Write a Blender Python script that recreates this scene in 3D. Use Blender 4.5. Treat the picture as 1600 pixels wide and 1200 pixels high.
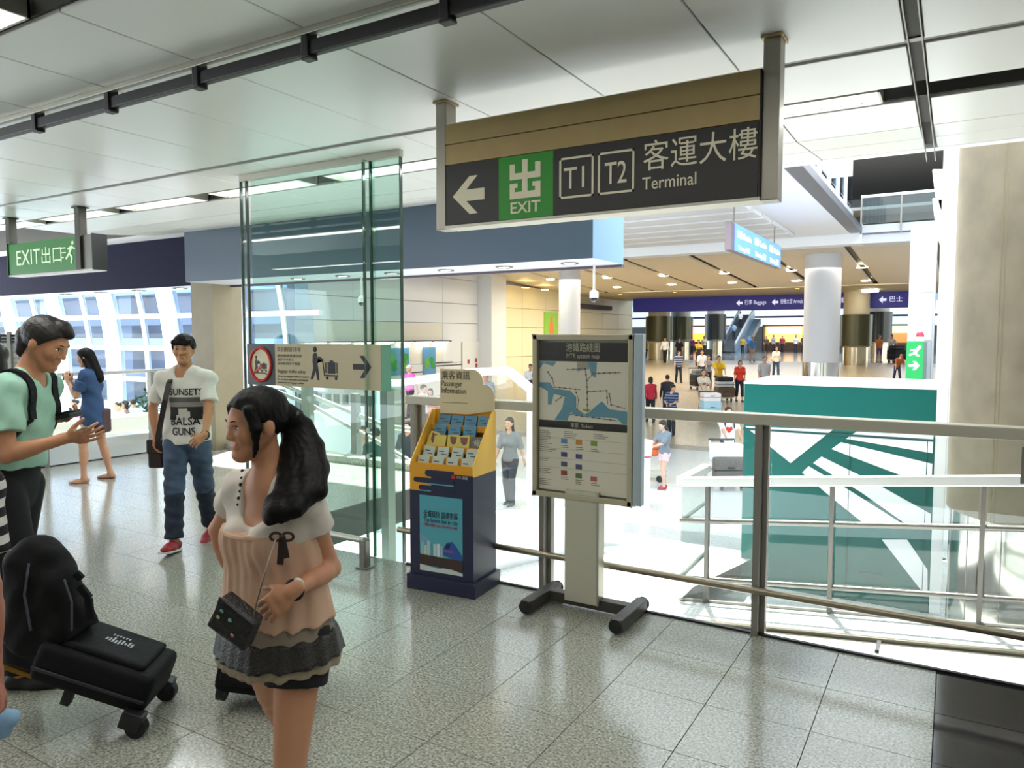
import bpy, bmesh, math, random
import numpy as np
from mathutils import Vector, Matrix, Euler

SC = bpy.context.scene
for _o in list(bpy.data.objects):
    bpy.data.objects.remove(_o)
COL = SC.collection
R = random.Random(7)

# ---------------------------------------------------------------- camera
EYE, FPX = 1.7, 1155.0
YAW, PIT = math.atan(690 / FPX), math.atan(75 / FPX)
cam_d = bpy.data.cameras.new('camera')
cam_d.sensor_fit = 'HORIZONTAL'
cam_d.sensor_width = 36.0
cam_d.lens = FPX / 1600 * 36.0
cam_d.clip_end = 400
cam = bpy.data.objects.new('camera', cam_d)
COL.objects.link(cam)
cam.location = (0, 0, EYE)
cam.rotation_euler = (math.pi / 2 - PIT, 0, YAW)
SC.camera = cam

# ---------------------------------------------------------------- world, sun, exposure
SC.view_settings.view_transform = 'Standard'
SC.view_settings.look = 'None'
SC.view_settings.gamma = 1
SC.view_settings.use_curve_mapping = False
SC.view_settings.exposure = 0.85
SC.cycles.transparent_max_bounces = 32
SC.cycles.max_bounces = 8
SC.cycles.diffuse_bounces = 4
SC.cycles.glossy_bounces = 4
SC.cycles.caustics_reflective = False
SC.cycles.caustics_refractive = False
SC.cycles.sample_clamp_indirect = 6.0

wd = bpy.data.worlds.new('sky')
SC.world = wd
wd.use_nodes = True
_bg = wd.node_tree.nodes['Background']
_bg.inputs[0].default_value = (0.86, 0.93, 1.0, 1)
SKY_STRENGTH = 2.3
_bg.inputs[1].default_value = SKY_STRENGTH

sun_d = bpy.data.lights.new('sun', 'SUN')
sun_d.energy = 12.0
sun_d.angle = math.radians(1.5)
sun_d.color = (1.0, 0.97, 0.92)
sun = bpy.data.objects.new('sun', sun_d)
COL.objects.link(sun)
sun.rotation_euler = Vector((0.22, -0.5, -1.0)).to_track_quat('-Z', 'Y').to_euler()


def area(name, loc, size, power, rot=(0, 0, 0), color=(1, 1, 1)):
    d = bpy.data.lights.new(name, 'AREA')
    d.shape = 'RECTANGLE'
    d.size, d.size_y = size
    d.energy = power
    d.color = color
    o = bpy.data.objects.new(name, d)
    COL.objects.link(o)
    o.location = loc
    o.rotation_euler = rot
    return o


# luminaires of the platform ceiling (long troughs) and of the hall ceiling, plus an added fill for the upper level
area('trough_light', (-4.5, 1.58, 3.0), (14, 0.16), 60, color=(1, .97, .90))
area('trough_light', (-5.5, 4.75, 3.02), (13, 0.14), 50, color=(.95, 1, .97))
area('trough_light', (-4.5, -1.6, 3.0), (14, 0.16), 44, color=(1, .97, .90))
area('trough_light', (-4.5, -4.6, 3.0), (14, 0.16), 40, color=(1, .97, .90))
area('hall_light', (-10, 38, 4.45), (16, 12), 900, color=(1, .93, .82))
area('hall_light', (-17, 36, 4.3), (2, 14), 260, color=(1, .90, .62))
area('upper_fill', (-1.5, 33, 8.9), (8, 8), 260, color=(1, .98, .95))  # added fill that brightens the enclosed upper level, no fitting of its own
area('atrium_light', (-8, 70, 8.0), (30, 20), 3200, color=(.92, .97, 1))

# ---------------------------------------------------------------- geometry helpers
FH = Vector((-math.sin(YAW), math.cos(YAW), 0))
RH = Vector((math.cos(YAW), math.sin(YAW), 0))
_f = Vector((-math.sin(YAW) * math.cos(PIT), math.cos(YAW) * math.cos(PIT), -math.sin(PIT)))
_u = RH.cross(_f)


def at(x, y, z=None, X=None, Y=None, d=None):
    """world point seen at a pixel of the photograph, on a known plane"""
    v = _f + RH * ((x - 800) / FPX) - _u * ((y - 600) / FPX)
    if z is not None:
        t = (z - EYE) / v.z
    elif X is not None:
        t = X / v.x
    elif Y is not None:
        t = Y / v.y
    else:
        t = d
    return Vector((0, 0, EYE)) + v * t


HALL_Z = -1.71


def hall_z(Y):
    """height of the hall floor: level, then a long ramp up, then level"""
    if Y < 22.5:
        return HALL_Z
    if Y < 46.5:
        return HALL_Z + (Y - 22.5) * 1.64 / 24.0
    return -0.07


def hall_at(x, y):
    lo, hi = 6.0, 140.0
    for _ in range(60):
        m = (lo + hi) / 2
        p = at(x, y, Y=m)
        if p.z > hall_z(m):
            lo = m
        else:
            hi = m
    return Vector((p.x, m, hall_z(m)))


# ---------------------------------------------------------------- materials
MATS = {}


def srgb(c):
    if isinstance(c, str):
        c = [int(c[i:i + 2], 16) / 255 for i in (0, 2, 4)]
    return tuple(((v / 12.92) if v <= .04045 else ((v + .055) / 1.055) ** 2.4) for v in c)


def mat(name, color='808080', rough=.5, metal=0.0, emit=0.0, noise=0.0, nscale=20.0, bump=0.0, spec=None, stretch=None, coat=0.0, attr=False, sheen=0.0):
    if name in MATS:
        return MATS[name]
    m = bpy.data.materials.new(name)
    m.use_nodes = True
    nt = m.node_tree
    b = nt.nodes['Principled BSDF']
    c = srgb(color)
    b.inputs['Base Color'].default_value = (*c, 1)
    b.inputs['Roughness'].default_value = rough
    b.inputs['Metallic'].default_value = metal
    if spec is not None:
        b.inputs['Specular IOR Level'].default_value = spec
    if coat:
        b.inputs['Coat Weight'].default_value = coat
        b.inputs['Coat Roughness'].default_value = .08
    if sheen:
        b.inputs['Sheen Weight'].default_value = sheen
    if emit:
        b.inputs['Emission Color'].default_value = (*c, 1)
        b.inputs['Emission Strength'].default_value = emit
    src = None
    if attr:
        a = nt.nodes.new('ShaderNodeVertexColor')
        a.layer_name = 'Col'
        src = a.outputs[0]
        nt.links.new(src, b.inputs['Base Color'])
    if noise or bump:
        tc = nt.nodes.new('ShaderNodeTexCoord')
        n = nt.nodes.new('ShaderNodeTexNoise')
        n.inputs['Scale'].default_value = nscale
        n.inputs['Detail'].default_value = 5
        vec = tc.outputs['Object']
        if stretch:
            mp = nt.nodes.new('ShaderNodeMapping')
            mp.inputs['Scale'].default_value = stretch
            nt.links.new(vec, mp.inputs[0])
            vec = mp.outputs[0]
        nt.links.new(vec, n.inputs['Vector'])
        if noise:
            hs = nt.nodes.new('ShaderNodeMapRange')
            hs.inputs[1].default_value = .3
            hs.inputs[2].default_value = .7
            hs.inputs[3].default_value = 1 - noise
            hs.inputs[4].default_value = 1 + noise
            nt.links.new(n.outputs['Fac'], hs.inputs[0])
            mx = nt.nodes.new('ShaderNodeVectorMath')
            mx.operation = 'SCALE'
            if src is not None:
                nt.links.new(src, mx.inputs[0])
            else:
                mx.inputs[0].default_value = c
            nt.links.new(hs.outputs[0], mx.inputs['Scale'])
            nt.links.new(mx.outputs[0], b.inputs['Base Color'])
        if bump:
            bp = nt.nodes.new('ShaderNodeBump')
            bp.inputs['Strength'].default_value = bump
            bp.inputs['Distance'].default_value = .01
            nt.links.new(n.outputs['Fac'], bp.inputs['Height'])
            nt.links.new(bp.outputs[0], b.inputs['Normal'])
    MATS[name] = m
    return m


def glass(name, tint=(1, 1, 1), refl=1.0, rough=0.0):
    if name in MATS:
        return MATS[name]
    m = bpy.data.materials.new(name)
    m.use_nodes = True
    nt = m.node_tree
    nt.nodes.clear()
    o = nt.nodes.new('ShaderNodeOutputMaterial')
    t = nt.nodes.new('ShaderNodeBsdfTransparent')
    t.inputs[0].default_value = (*tint, 1)
    g = nt.nodes.new('ShaderNodeBsdfGlossy')
    g.inputs['Roughness'].default_value = rough
    lw = nt.nodes.new('ShaderNodeLayerWeight')
    lw.inputs[0].default_value = .5
    pw = nt.nodes.new('ShaderNodeMath')
    pw.operation = 'POWER'
    pw.inputs[1].default_value = 5.0
    nt.links.new(lw.outputs['Facing'], pw.inputs[0])
    mu = nt.nodes.new('ShaderNodeMath')
    mu.operation = 'MULTIPLY_ADD'
    mu.inputs[1].default_value = .8 * refl
    mu.inputs[2].default_value = .04 * refl
    mu.use_clamp = True
    mx = nt.nodes.new('ShaderNodeMixShader')
    nt.links.new(pw.outputs[0], mu.inputs[0])
    nt.links.new(mu.outputs[0], mx.inputs[0])
    nt.links.new(t.outputs[0], mx.inputs[1])
    nt.links.new(g.outputs[0], mx.inputs[2])
    nt.links.new(mx.outputs[0], o.inputs[0])
    MATS[name] = m
    return m


def granite(name, c0, c1, c2, rough=.2, scale=70.0, cell=None):
    """speckled polished granite: base, dark specks, pale specks"""
    if name in MATS:
        return MATS[name]
    m = bpy.data.materials.new(name)
    m.use_nodes = True
    nt = m.node_tree
    b = nt.nodes['Principled BSDF']
    b.inputs['Roughness'].default_value = rough
    ge = nt.nodes.new('ShaderNodeNewGeometry')
    n1 = nt.nodes.new('ShaderNodeTexNoise')
    n1.inputs['Scale'].default_value = scale
    n1.inputs['Detail'].default_value = 4
    n1.inputs['Roughness'].default_value = .62
    nt.links.new(ge.outputs['Position'], n1.inputs['Vector'])
    r1 = nt.nodes.new('ShaderNodeValToRGB')
    e = r1.color_ramp.elements
    e[0].position, e[0].color = .36, (*srgb(c1), 1)
    e[1].position, e[1].color = .64, (*srgb(c2), 1)
    k = r1.color_ramp.elements.new(.5)
    k.color = (*srgb(c0), 1)
    nt.links.new(n1.outputs['Fac'], r1.inputs[0])
    n2 = nt.nodes.new('ShaderNodeTexVoronoi')
    n2.inputs['Scale'].default_value = scale * 1.1
    nt.links.new(ge.outputs['Position'], n2.inputs['Vector'])
    mr = nt.nodes.new('ShaderNodeMapRange')
    mr.inputs[1].default_value = 0
    mr.inputs[2].default_value = 1
    mr.inputs[3].default_value = .86
    mr.inputs[4].default_value = 1.08
    sp = nt.nodes.new('ShaderNodeSeparateColor')
    nt.links.new(n2.outputs['Color'], sp.inputs[0])
    nt.links.new(sp.outputs[0], mr.inputs[0])
    vm = nt.nodes.new('ShaderNodeVectorMath')
    vm.operation = 'SCALE'
    nt.links.new(r1.outputs[0], vm.inputs[0])
    nt.links.new(mr.outputs[0], vm.inputs['Scale'])
    nt.links.new(vm.outputs[0], b.inputs['Base Color'])
    MATS[name] = m
    return m


# ---------------------------------------------------------------- mesh builder
class MB:
    def __init__(s):
        s.v, s.f, s.m = [], [], []

    def add(s, vs, fs, mi=0):
        n = len(s.v)
        s.v += [tuple(p) for p in vs]
        s.f += [tuple(i + n for i in f) for f in fs]
        s.m += [mi] * len(fs)
        return s

    def box(s, x0, x1, y0, y1, z0, z1, mi=0, M=None):
        x0, x1 = min(x0, x1), max(x0, x1)
        y0, y1 = min(y0, y1), max(y0, y1)
        z0, z1 = min(z0, z1), max(z0, z1)
        vs = [Vector((x, y, z)) for z in (z0, z1) for y in (y0, y1) for x in (x0, x1)]
        if M is not None:
            vs = [M @ p for p in vs]
        return s.add(vs, [(0, 2, 3, 1), (4, 5, 7, 6), (0, 1, 5, 4), (2, 6, 7, 3), (0, 4, 6, 2), (1, 3, 7, 5)], mi)

    def bar(s, a, b, w, h, mi=0, up=(0, 0, 1)):
        """rectangular bar from a to b, w across, h along up"""
        a, b = Vector(a), Vector(b)
        d = (b - a).normalized()
        u0 = Vector(up)
        x = d.cross(u0)
        if x.length < 1e-4:
            x = d.cross(Vector((1, 0, 0)))
        x.normalize()
        u = x.cross(d).normalized()
        vs = []
        for p in (a, b):
            for i, j in ((-1, -1), (1, -1), (1, 1), (-1, 1)):
                vs.append(p + x * (i * w / 2) + u * (j * h / 2))
        return s.add(vs, [(0, 1, 2, 3), (7, 6, 5, 4), (0, 4, 5, 1), (1, 5, 6, 2), (2, 6, 7, 3), (3, 7, 4, 0)], mi)

    def tube(s, pts, r, n=10, mi=0, caps=True):
        pts = [Vector(p) for p in pts]
        rs = r if isinstance(r, (list, tuple)) else [r] * len(pts)
        rings = []
        d0 = (pts[1] - pts[0]).normalized()
        x = d0.cross(Vector((0, 0, 1)))
        if x.length < 1e-3:
            x = d0.cross(Vector((1, 0, 0)))
        x.normalize()
        for i, p in enumerate(pts):
            if i == 0:
                d = pts[1] - pts[0]
            elif i == len(pts) - 1:
                d = pts[-1] - pts[-2]
            else:
                d = (pts[i + 1] - p).normalized() + (p - pts[i - 1]).normalized()
            d.normalize()
            x = (x - d * x.dot(d)).normalized()
            y = d.cross(x)
            rings.append([p + (x * math.cos(2 * math.pi * k / n) + y * math.sin(2 * math.pi * k / n)) * rs[i] for k in range(n)])
        vs = [q for rg in rings for q in rg]
        fs = []
        for i in range(len(pts) - 1):
            for k in range(n):
                k2 = (k + 1) % n
                fs.append((i * n + k, i * n + k2, (i + 1) * n + k2, (i + 1) * n + k))
        if caps:
            fs.append(tuple(range(n - 1, -1, -1)))
            fs.append(tuple((len(pts) - 1) * n + k for k in range(n)))
        return s.add(vs, fs, mi)

    def cyl(s, c, r, z0, z1, n=24, mi=0, r1=None):
        c = Vector((c[0], c[1], 0))
        return s.tube([c + Vector((0, 0, z0)), c + Vector((0, 0, z1))], [r, r if r1 is None else r1], n, mi)

    def prism(s, poly, a, ex, ey, depth, mi=0):
        """2d outline extruded: origin a, axes ex, ey, thickness vector depth"""
        a, ex, ey, dp = Vector(a), Vector(ex), Vector(ey), Vector(depth)
        n = len(poly)
        f0 = [a + ex * p[0] + ey * p[1] for p in poly]
        vs = f0 + [p + dp for p in f0]
        fs = [tuple(range(n - 1, -1, -1)), tuple(range(n, 2 * n))]
        fs += [(i, (i + 1) % n, n + (i + 1) % n, n + i) for i in range(n)]
        return s.add(vs, fs, mi)

    def ball(s, c, r, n=14, mi=0, M=None):
        r = r if isinstance(r, (list, tuple)) else (r, r, r)
        c = Vector(c)
        h = n // 2
        vs, fs = [], []
        for i in range(h + 1):
            t = math.pi * i / h
            for k in range(n):
                p = 2 * math.pi * k / n
                q = Vector((r[0] * math.sin(t) * math.cos(p), r[1] * math.sin(t) * math.sin(p), r[2] * math.cos(t)))
                if M is not None:
                    q = M @ q
                vs.append(c + q)
        for i in range(h):
            for k in range(n):
                fs.append((i * n + k, (i + 1) * n + k, (i + 1) * n + (k + 1) % n, i * n + (k + 1) % n))
        return s.add(vs, fs, mi)

    def quad(s, a, b, c, d, mi=0):
        return s.add([a, b, c, d], [(0, 1, 2, 3)], mi)

    def build(s, name, m, parent=None, smooth=False, bevel=0.0, seg=2, label=None):
        me = bpy.data.meshes.new(name)
        me.from_pydata(s.v, [], s.f)
        ms = m if isinstance(m, (list, tuple)) else [m]
        for q in ms:
            me.materials.append(q)
        if len(ms) > 1:
            me.polygons.foreach_set('material_index', s.m)
        bm = bmesh.new()
        bm.from_mesh(me)
        bmesh.ops.remove_doubles(bm, verts=bm.verts, dist=1e-6)
        bmesh.ops.recalc_face_normals(bm, faces=bm.faces)
        if bevel:
            es = [e for e in bm.edges if len(e.link_faces) == 2 and e.calc_face_angle(0) > .6]
            bmesh.ops.bevel(bm, geom=es, offset=bevel, segments=seg, profile=.6, affect='EDGES', clamp_overlap=True)
        bm.to_mesh(me)
        bm.free()
        if smooth:
            me.shade_smooth()
            try:
                me.set_sharp_from_angle(angle=math.radians(40))
            except Exception:
                pass
        o = bpy.data.objects.new(name, me)
        COL.objects.link(o)
        if parent is not None:
            o.parent = parent
        if label:
            o['label'] = label
        return o


def tag(o, label=None, cat=None, group=None, kind=None):
    for k, v in (('label', label), ('category', cat), ('group', group), ('kind', kind)):
        if v:
            o[k] = v
    return o


def thing(name, label, cat, loc=(0, 0, 0), rz=0.0, group=None, rot=None):
    o = bpy.data.objects.new(name, None)
    o.empty_display_size = .1
    COL.objects.link(o)
    o.location = loc
    o.rotation_euler = rot if rot is not None else (0, 0, rz)
    return tag(o, label, cat, group)


def kids(o):
    return [c for c in bpy.data.objects if c.parent is o]


def copy_tree(o, parent=None, ch=None):
    if ch is None:
        ch = {}
        for q in bpy.data.objects:
            if q.parent is not None:
                ch.setdefault(q.parent.name, []).append(q)
    c = o.copy()
    COL.objects.link(c)
    c.parent = parent
    for k in ch.get(o.name, []):
        copy_tree(k, c, ch)
    return c


def piece(name, me, parent, loc=(0, 0, 0), scale=None, rot=None):
    o = bpy.data.objects.new(name, me)
    COL.objects.link(o)
    o.parent = parent
    o.location = loc
    if scale:
        o.scale = scale
    if rot:
        o.rotation_euler = rot
    return o


_txt = {}


def text(name, body, size, m, parent=None, loc=(0, 0, 0), rot=(math.pi / 2, 0, 0), depth=.0012, align='LEFT', width=None, bold=0.0, shear=0.0):
    """lettering turned into a flat raised mesh; local x runs along the line; size is the height of a capital/character"""
    cu = bpy.data.curves.new(name, 'FONT')
    cu.body = body
    cu.size = size
    cu.align_x = align
    cu.extrude = depth / 2
    cu.offset = bold * size
    cu.shear = shear
    cu.resolution_u = 3
    o = bpy.data.objects.new(name, cu)
    COL.objects.link(o)
    dg = bpy.context.evaluated_depsgraph_get()
    me = bpy.data.meshes.new_from_object(o.evaluated_get(dg))
    bpy.data.objects.remove(o)
    bpy.data.curves.remove(cu)
    n = len(me.vertices)
    if n and width:
        co = np.zeros(n * 3)
        me.vertices.foreach_get('co', co)
        co = co.reshape(-1, 3)
        w = co[:, 0].max() - co[:, 0].min()
        co[:, 0] *= width / max(w, 1e-6)
        me.vertices.foreach_set('co', co.ravel())
    if n:
        # strokes of one character may overlap: lift each island a hair above the last
        bm = bmesh.new()
        bm.from_mesh(me)
        bm.verts.ensure_lookup_table()
        seen, i = set(), 0
        for v0 in bm.verts:
            if v0.index in seen:
                continue
            st = [v0]
            seen.add(v0.index)
            while st:
                q = st.pop()
                q.co.z += (i % 9) * .00006
                for e in q.link_edges:
                    w = e.other_vert(q)
                    if w.index not in seen:
                        seen.add(w.index)
                        st.append(w)
            i += 1
        bm.to_mesh(me)
        bm.free()
    me.materials.clear()
    me.materials.append(m)
    o = bpy.data.objects.new(name, me)
    COL.objects.link(o)
    o.parent = parent
    o.location = loc
    o.rotation_euler = rot
    return o
# ---------------------------------------------------------------- figures: signed-distance bodies meshed with surface nets
V = lambda *a: np.array(a, float)


def nrm(v):
    v = np.asarray(v, float)
    return v / max(np.linalg.norm(v), 1e-9)


def cone(a, b, ra, rb, k=.02, flat=None, neg=False):
    return ('c', np.asarray(a, float), np.asarray(b, float), ra, rb, k, flat, neg)


def ell(c, r, k=.02, F=None, neg=False):
    return ('e', np.asarray(c, float), np.asarray(r, float), F, None, k, None, neg)


def prim_box(p):
    if p[0] == 'c':
        r = max(p[3], p[4])
        return np.minimum(p[1], p[2]) - r, np.maximum(p[1], p[2]) + r
    r = max(p[2])
    return p[1] - r, p[1] + r


def field(prims, ax, infl=0.0):
    F = np.full((len(ax[0]), len(ax[1]), len(ax[2])), .5, np.float32)
    for p in prims:
        lo, hi = prim_box(p)
        k = p[5]
        mg = infl + k + .03
        sl = []
        for i in range(3):
            i0 = np.searchsorted(ax[i], lo[i] - mg)
            i1 = np.searchsorted(ax[i], hi[i] + mg)
            sl.append(slice(i0, i1))
        if any(q.stop <= q.start for q in sl):
            continue
        X = ax[0][sl[0]][:, None, None]
        Y = ax[1][sl[1]][None, :, None]
        Z = ax[2][sl[2]][None, None, :]
        if p[0] == 'c':
            a, b, ra, rb, _, flat, neg = p[1:]
            if flat is not None:
                n, s = np.asarray(flat[0], float), flat[1]
                g = 1 / s - 1
                a2, b2 = a + n * (a @ n) * g, b + n * (b @ n) * g
                pn = (X * n[0] + Y * n[1] + Z * n[2]) * g
                PX, PY, PZ = X + n[0] * pn, Y + n[1] * pn, Z + n[2] * pn
            else:
                a2, b2, PX, PY, PZ = a, b, X, Y, Z
            ba = b2 - a2
            L = max(ba @ ba, 1e-9)
            dx, dy, dz = PX - a2[0], PY - a2[1], PZ - a2[2]
            t = np.clip((dx * ba[0] + dy * ba[1] + dz * ba[2]) / L, 0, 1)
            d = np.sqrt((dx - t * ba[0]) ** 2 + (dy - t * ba[1]) ** 2 + (dz - t * ba[2]) ** 2) - (ra + (rb - ra) * t)
            if flat is not None:
                d = d * (s * .5 + .5)
        else:
            c, r, Fm = p[1], p[2], p[3]
            neg = p[7]
            dx, dy, dz = X - c[0], Y - c[1], Z - c[2]
            if Fm is not None:
                dx, dy, dz = [dx * Fm[j][0] + dy * Fm[j][1] + dz * Fm[j][2] for j in range(3)]
            k0 = np.sqrt((dx / r[0]) ** 2 + (dy / r[1]) ** 2 + (dz / r[2]) ** 2)
            k1 = np.sqrt((dx / r[0] ** 2) ** 2 + (dy / r[1] ** 2) ** 2 + (dz / r[2] ** 2) ** 2) + 1e-6
            d = k0 * (k0 - 1) / k1
        G = F[tuple(sl)]
        if neg:
            h = np.clip(.5 - .5 * (G + d) / k, 0, 1)
            G[:] = G * (1 - h) - d * h + k * h * (1 - h)
        else:
            h = np.clip(.5 + .5 * (G - d) / k, 0, 1)
            G[:] = G * (1 - h) + d * h - k * h * (1 - h)
    return F - infl


def snets(F, ax):
    S = F < 0
    nx, ny, nz = F.shape
    if not S.any():
        return np.zeros((0, 3)), np.zeros((0, 4), int)
    c = np.zeros((nx - 1, ny - 1, nz - 1), np.int8)
    offs = [(i, j, k) for i in (0, 1) for j in (0, 1) for k in (0, 1)]
    for i, j, k in offs:
        c += S[i:nx - 1 + i, j:ny - 1 + j, k:nz - 1 + k]
    act = (c > 0) & (c < 8)
    ids = -np.ones(act.shape, np.int64)
    cell = np.argwhere(act)
    ids[act] = np.arange(len(cell))
    P = np.zeros((len(cell), 3))
    W = np.zeros(len(cell))
    ci = cell.T
    corner = {o: F[ci[0] + o[0], ci[1] + o[1], ci[2] + o[2]] for o in offs}
    for a in offs:
        for d in range(3):
            if a[d]:
                continue
            b = list(a)
            b[d] = 1
            b = tuple(b)
            fa, fb = corner[a], corner[b]
            x = (fa < 0) != (fb < 0)
            t = np.where(x, fa / np.where(fa == fb, 1, fa - fb), 0)
            q = np.tile(np.array(a, float), (len(cell), 1))
            q[:, d] = t
            P += q * x[:, None]
            W += x
    P /= W[:, None]
    out = np.zeros_like(P)
    for d in range(3):
        i0 = ci[d]
        out[:, d] = ax[d][i0] + P[:, d] * (ax[d][i0 + 1] - ax[d][i0])
    faces = []
    for d in range(3):
        e1, e2 = (d + 1) % 3, (d + 2) % 3
        lo = [slice(1, n - 1) for n in F.shape]
        lo[d] = slice(0, F.shape[d] - 1)
        hi = list(lo)
        hi[d] = slice(1, F.shape[d])
        A, B = S[tuple(lo)], S[tuple(hi)]
        for sgn in (0, 1):
            w = np.argwhere((A & ~B) if sgn == 0 else (~A & B))
            if not len(w):
                continue
            w = w + np.array([l.start for l in lo])
            q = []
            for u, v in ((0, 0), (1, 0), (1, 1), (0, 1)):
                z = w.copy()
                z[:, e1] -= u
                z[:, e2] -= v
                q.append(ids[z[:, 0], z[:, 1], z[:, 2]])
            q = np.stack(q, 1)
            if sgn:
                q = q[:, ::-1]
            faces.append(q)
    f = np.concatenate(faces)
    f = f[(f >= 0).all(1)]
    return out, f


def axes(lo, hi, r):
    return [np.arange(lo[i] - 2 * r, hi[i] + 2.01 * r, r) for i in range(3)]


def bounds(prims, infl=0.0):
    bs = [prim_box(p) for p in prims if not p[7]]
    return np.min([b[0] for b in bs], 0) - infl, np.max([b[1] for b in bs], 0) + infl


def sdf_object(name, m, parent, groups, res, tintfn=None, disp=None, chunks=None, label=None, flip=False):
    """groups: list of (prims, inflate, cuts) joined into one surface; cuts are (normal, point) keeping the side against the normal"""
    los, his = zip(*[bounds(g[0], g[1]) for g in groups])
    lo, hi = np.min(los, 0), np.max(his, 0)
    for g in groups[:1]:
        if len(groups) == 1:
            for n, p in g[2]:
                for i in range(3):
                    if n[i] > .999:
                        hi[i] = min(hi[i], p[i] + res)
                    if n[i] < -.999:
                        lo[i] = max(lo[i], p[i] - res)
    Vs, Fs, base = [], [], 0
    for clo, chi, cres, *ex in (chunks or [(lo, hi, res)]):
        clo, chi = np.maximum(clo, lo), np.minimum(chi, hi)
        if (chi - clo <= 0).any():
            continue
        ax = axes(clo, chi, cres)
        T = None
        for prims, infl, cuts in groups:
            F = field(prims, ax, infl)
            for n, p in cuts:
                n = nrm(n)
                pl = (ax[0][:, None, None] - p[0]) * n[0] + (ax[1][None, :, None] - p[1]) * n[1] + (ax[2][None, None, :] - p[2]) * n[2]
                F = np.maximum(F, pl)
            T = F if T is None else np.minimum(T, F)
        if disp is not None:
            T = T + disp(ax[0][:, None, None], ax[1][None, :, None], ax[2][None, None, :])
        v, f = snets(T.astype(float), ax)
        for elo, ehi in (ex[0] if ex else []):
            c = v[f].mean(1)
            f = f[~((c > elo) & (c < ehi)).all(1)]
        if len(v):
            Vs.append(v)
            Fs.append(f + base)
            base += len(v)
    v, f = np.concatenate(Vs), np.concatenate(Fs)
    me = bpy.data.meshes.new(name)
    me.vertices.add(len(v))
    me.vertices.foreach_set('co', v.astype(np.float32).ravel())
    me.loops.add(len(f) * 4)
    me.loops.foreach_set('vertex_index', f.astype(np.int32).ravel())
    me.polygons.add(len(f))
    me.polygons.foreach_set('loop_start', np.arange(0, len(f) * 4, 4, dtype=np.int32))
    me.update(calc_edges=True)
    me.validate()
    me.shade_smooth()
    me.materials.append(m)
    if tintfn is not None:
        ca = me.color_attributes.new('Col', 'FLOAT_COLOR', 'POINT')
        rgba = np.ones((len(v), 4), np.float32)
        rgba[:, :3] = tintfn(v)
        ca.data.foreach_set('color', rgba.ravel())
    o = bpy.data.objects.new(name, me)
    COL.objects.link(o)
    o.parent = parent
    if label:
        o['label'] = label
    return o


def ik(a, c, l1, l2, pole):
    a, c, pole = np.asarray(a, float), np.asarray(c, float), np.asarray(pole, float)
    d = c - a
    L = np.linalg.norm(d)
    if L > (l1 + l2) * .999:
        c = a + d / L * (l1 + l2) * .999
        d = c - a
        L = np.linalg.norm(d)
    u = d / L
    x = (l1 * l1 - l2 * l2 + L * L) / (2 * L)
    h = math.sqrt(max(l1 * l1 - x * x, 0))
    p = pole - u * (pole @ u)
    return a + u * x + nrm(p) * h, c


def rotz(v, a):
    c, s = math.cos(a), math.sin(a)
    return V(v[0] * c - v[1] * s, v[0] * s + v[1] * c, v[2])


def body_chunks(fig, prims, hands, res, hres, fres, xpad=.17):
    """coarse trunk and limbs, finer head, finest hands; all one surface"""
    lo, hi = bounds(prims)
    zc = fig.nb[2] - .02
    ex = []
    out = []
    for hp in hands:
        a, b = bounds(hp)
        a, b = a - .006, b + .006
        ex.append((a, b))
        out.append((a - res * .6, b + res * .6, fres))
    out.append((lo, V(hi[0], hi[1], zc + res), res, ex))
    out.append((V(fig.hc[0] - xpad, fig.hc[1] - xpad, zc), V(fig.hc[0] + xpad, fig.hc[1] + xpad, hi[2]), hres, ex))
    return out


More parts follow.
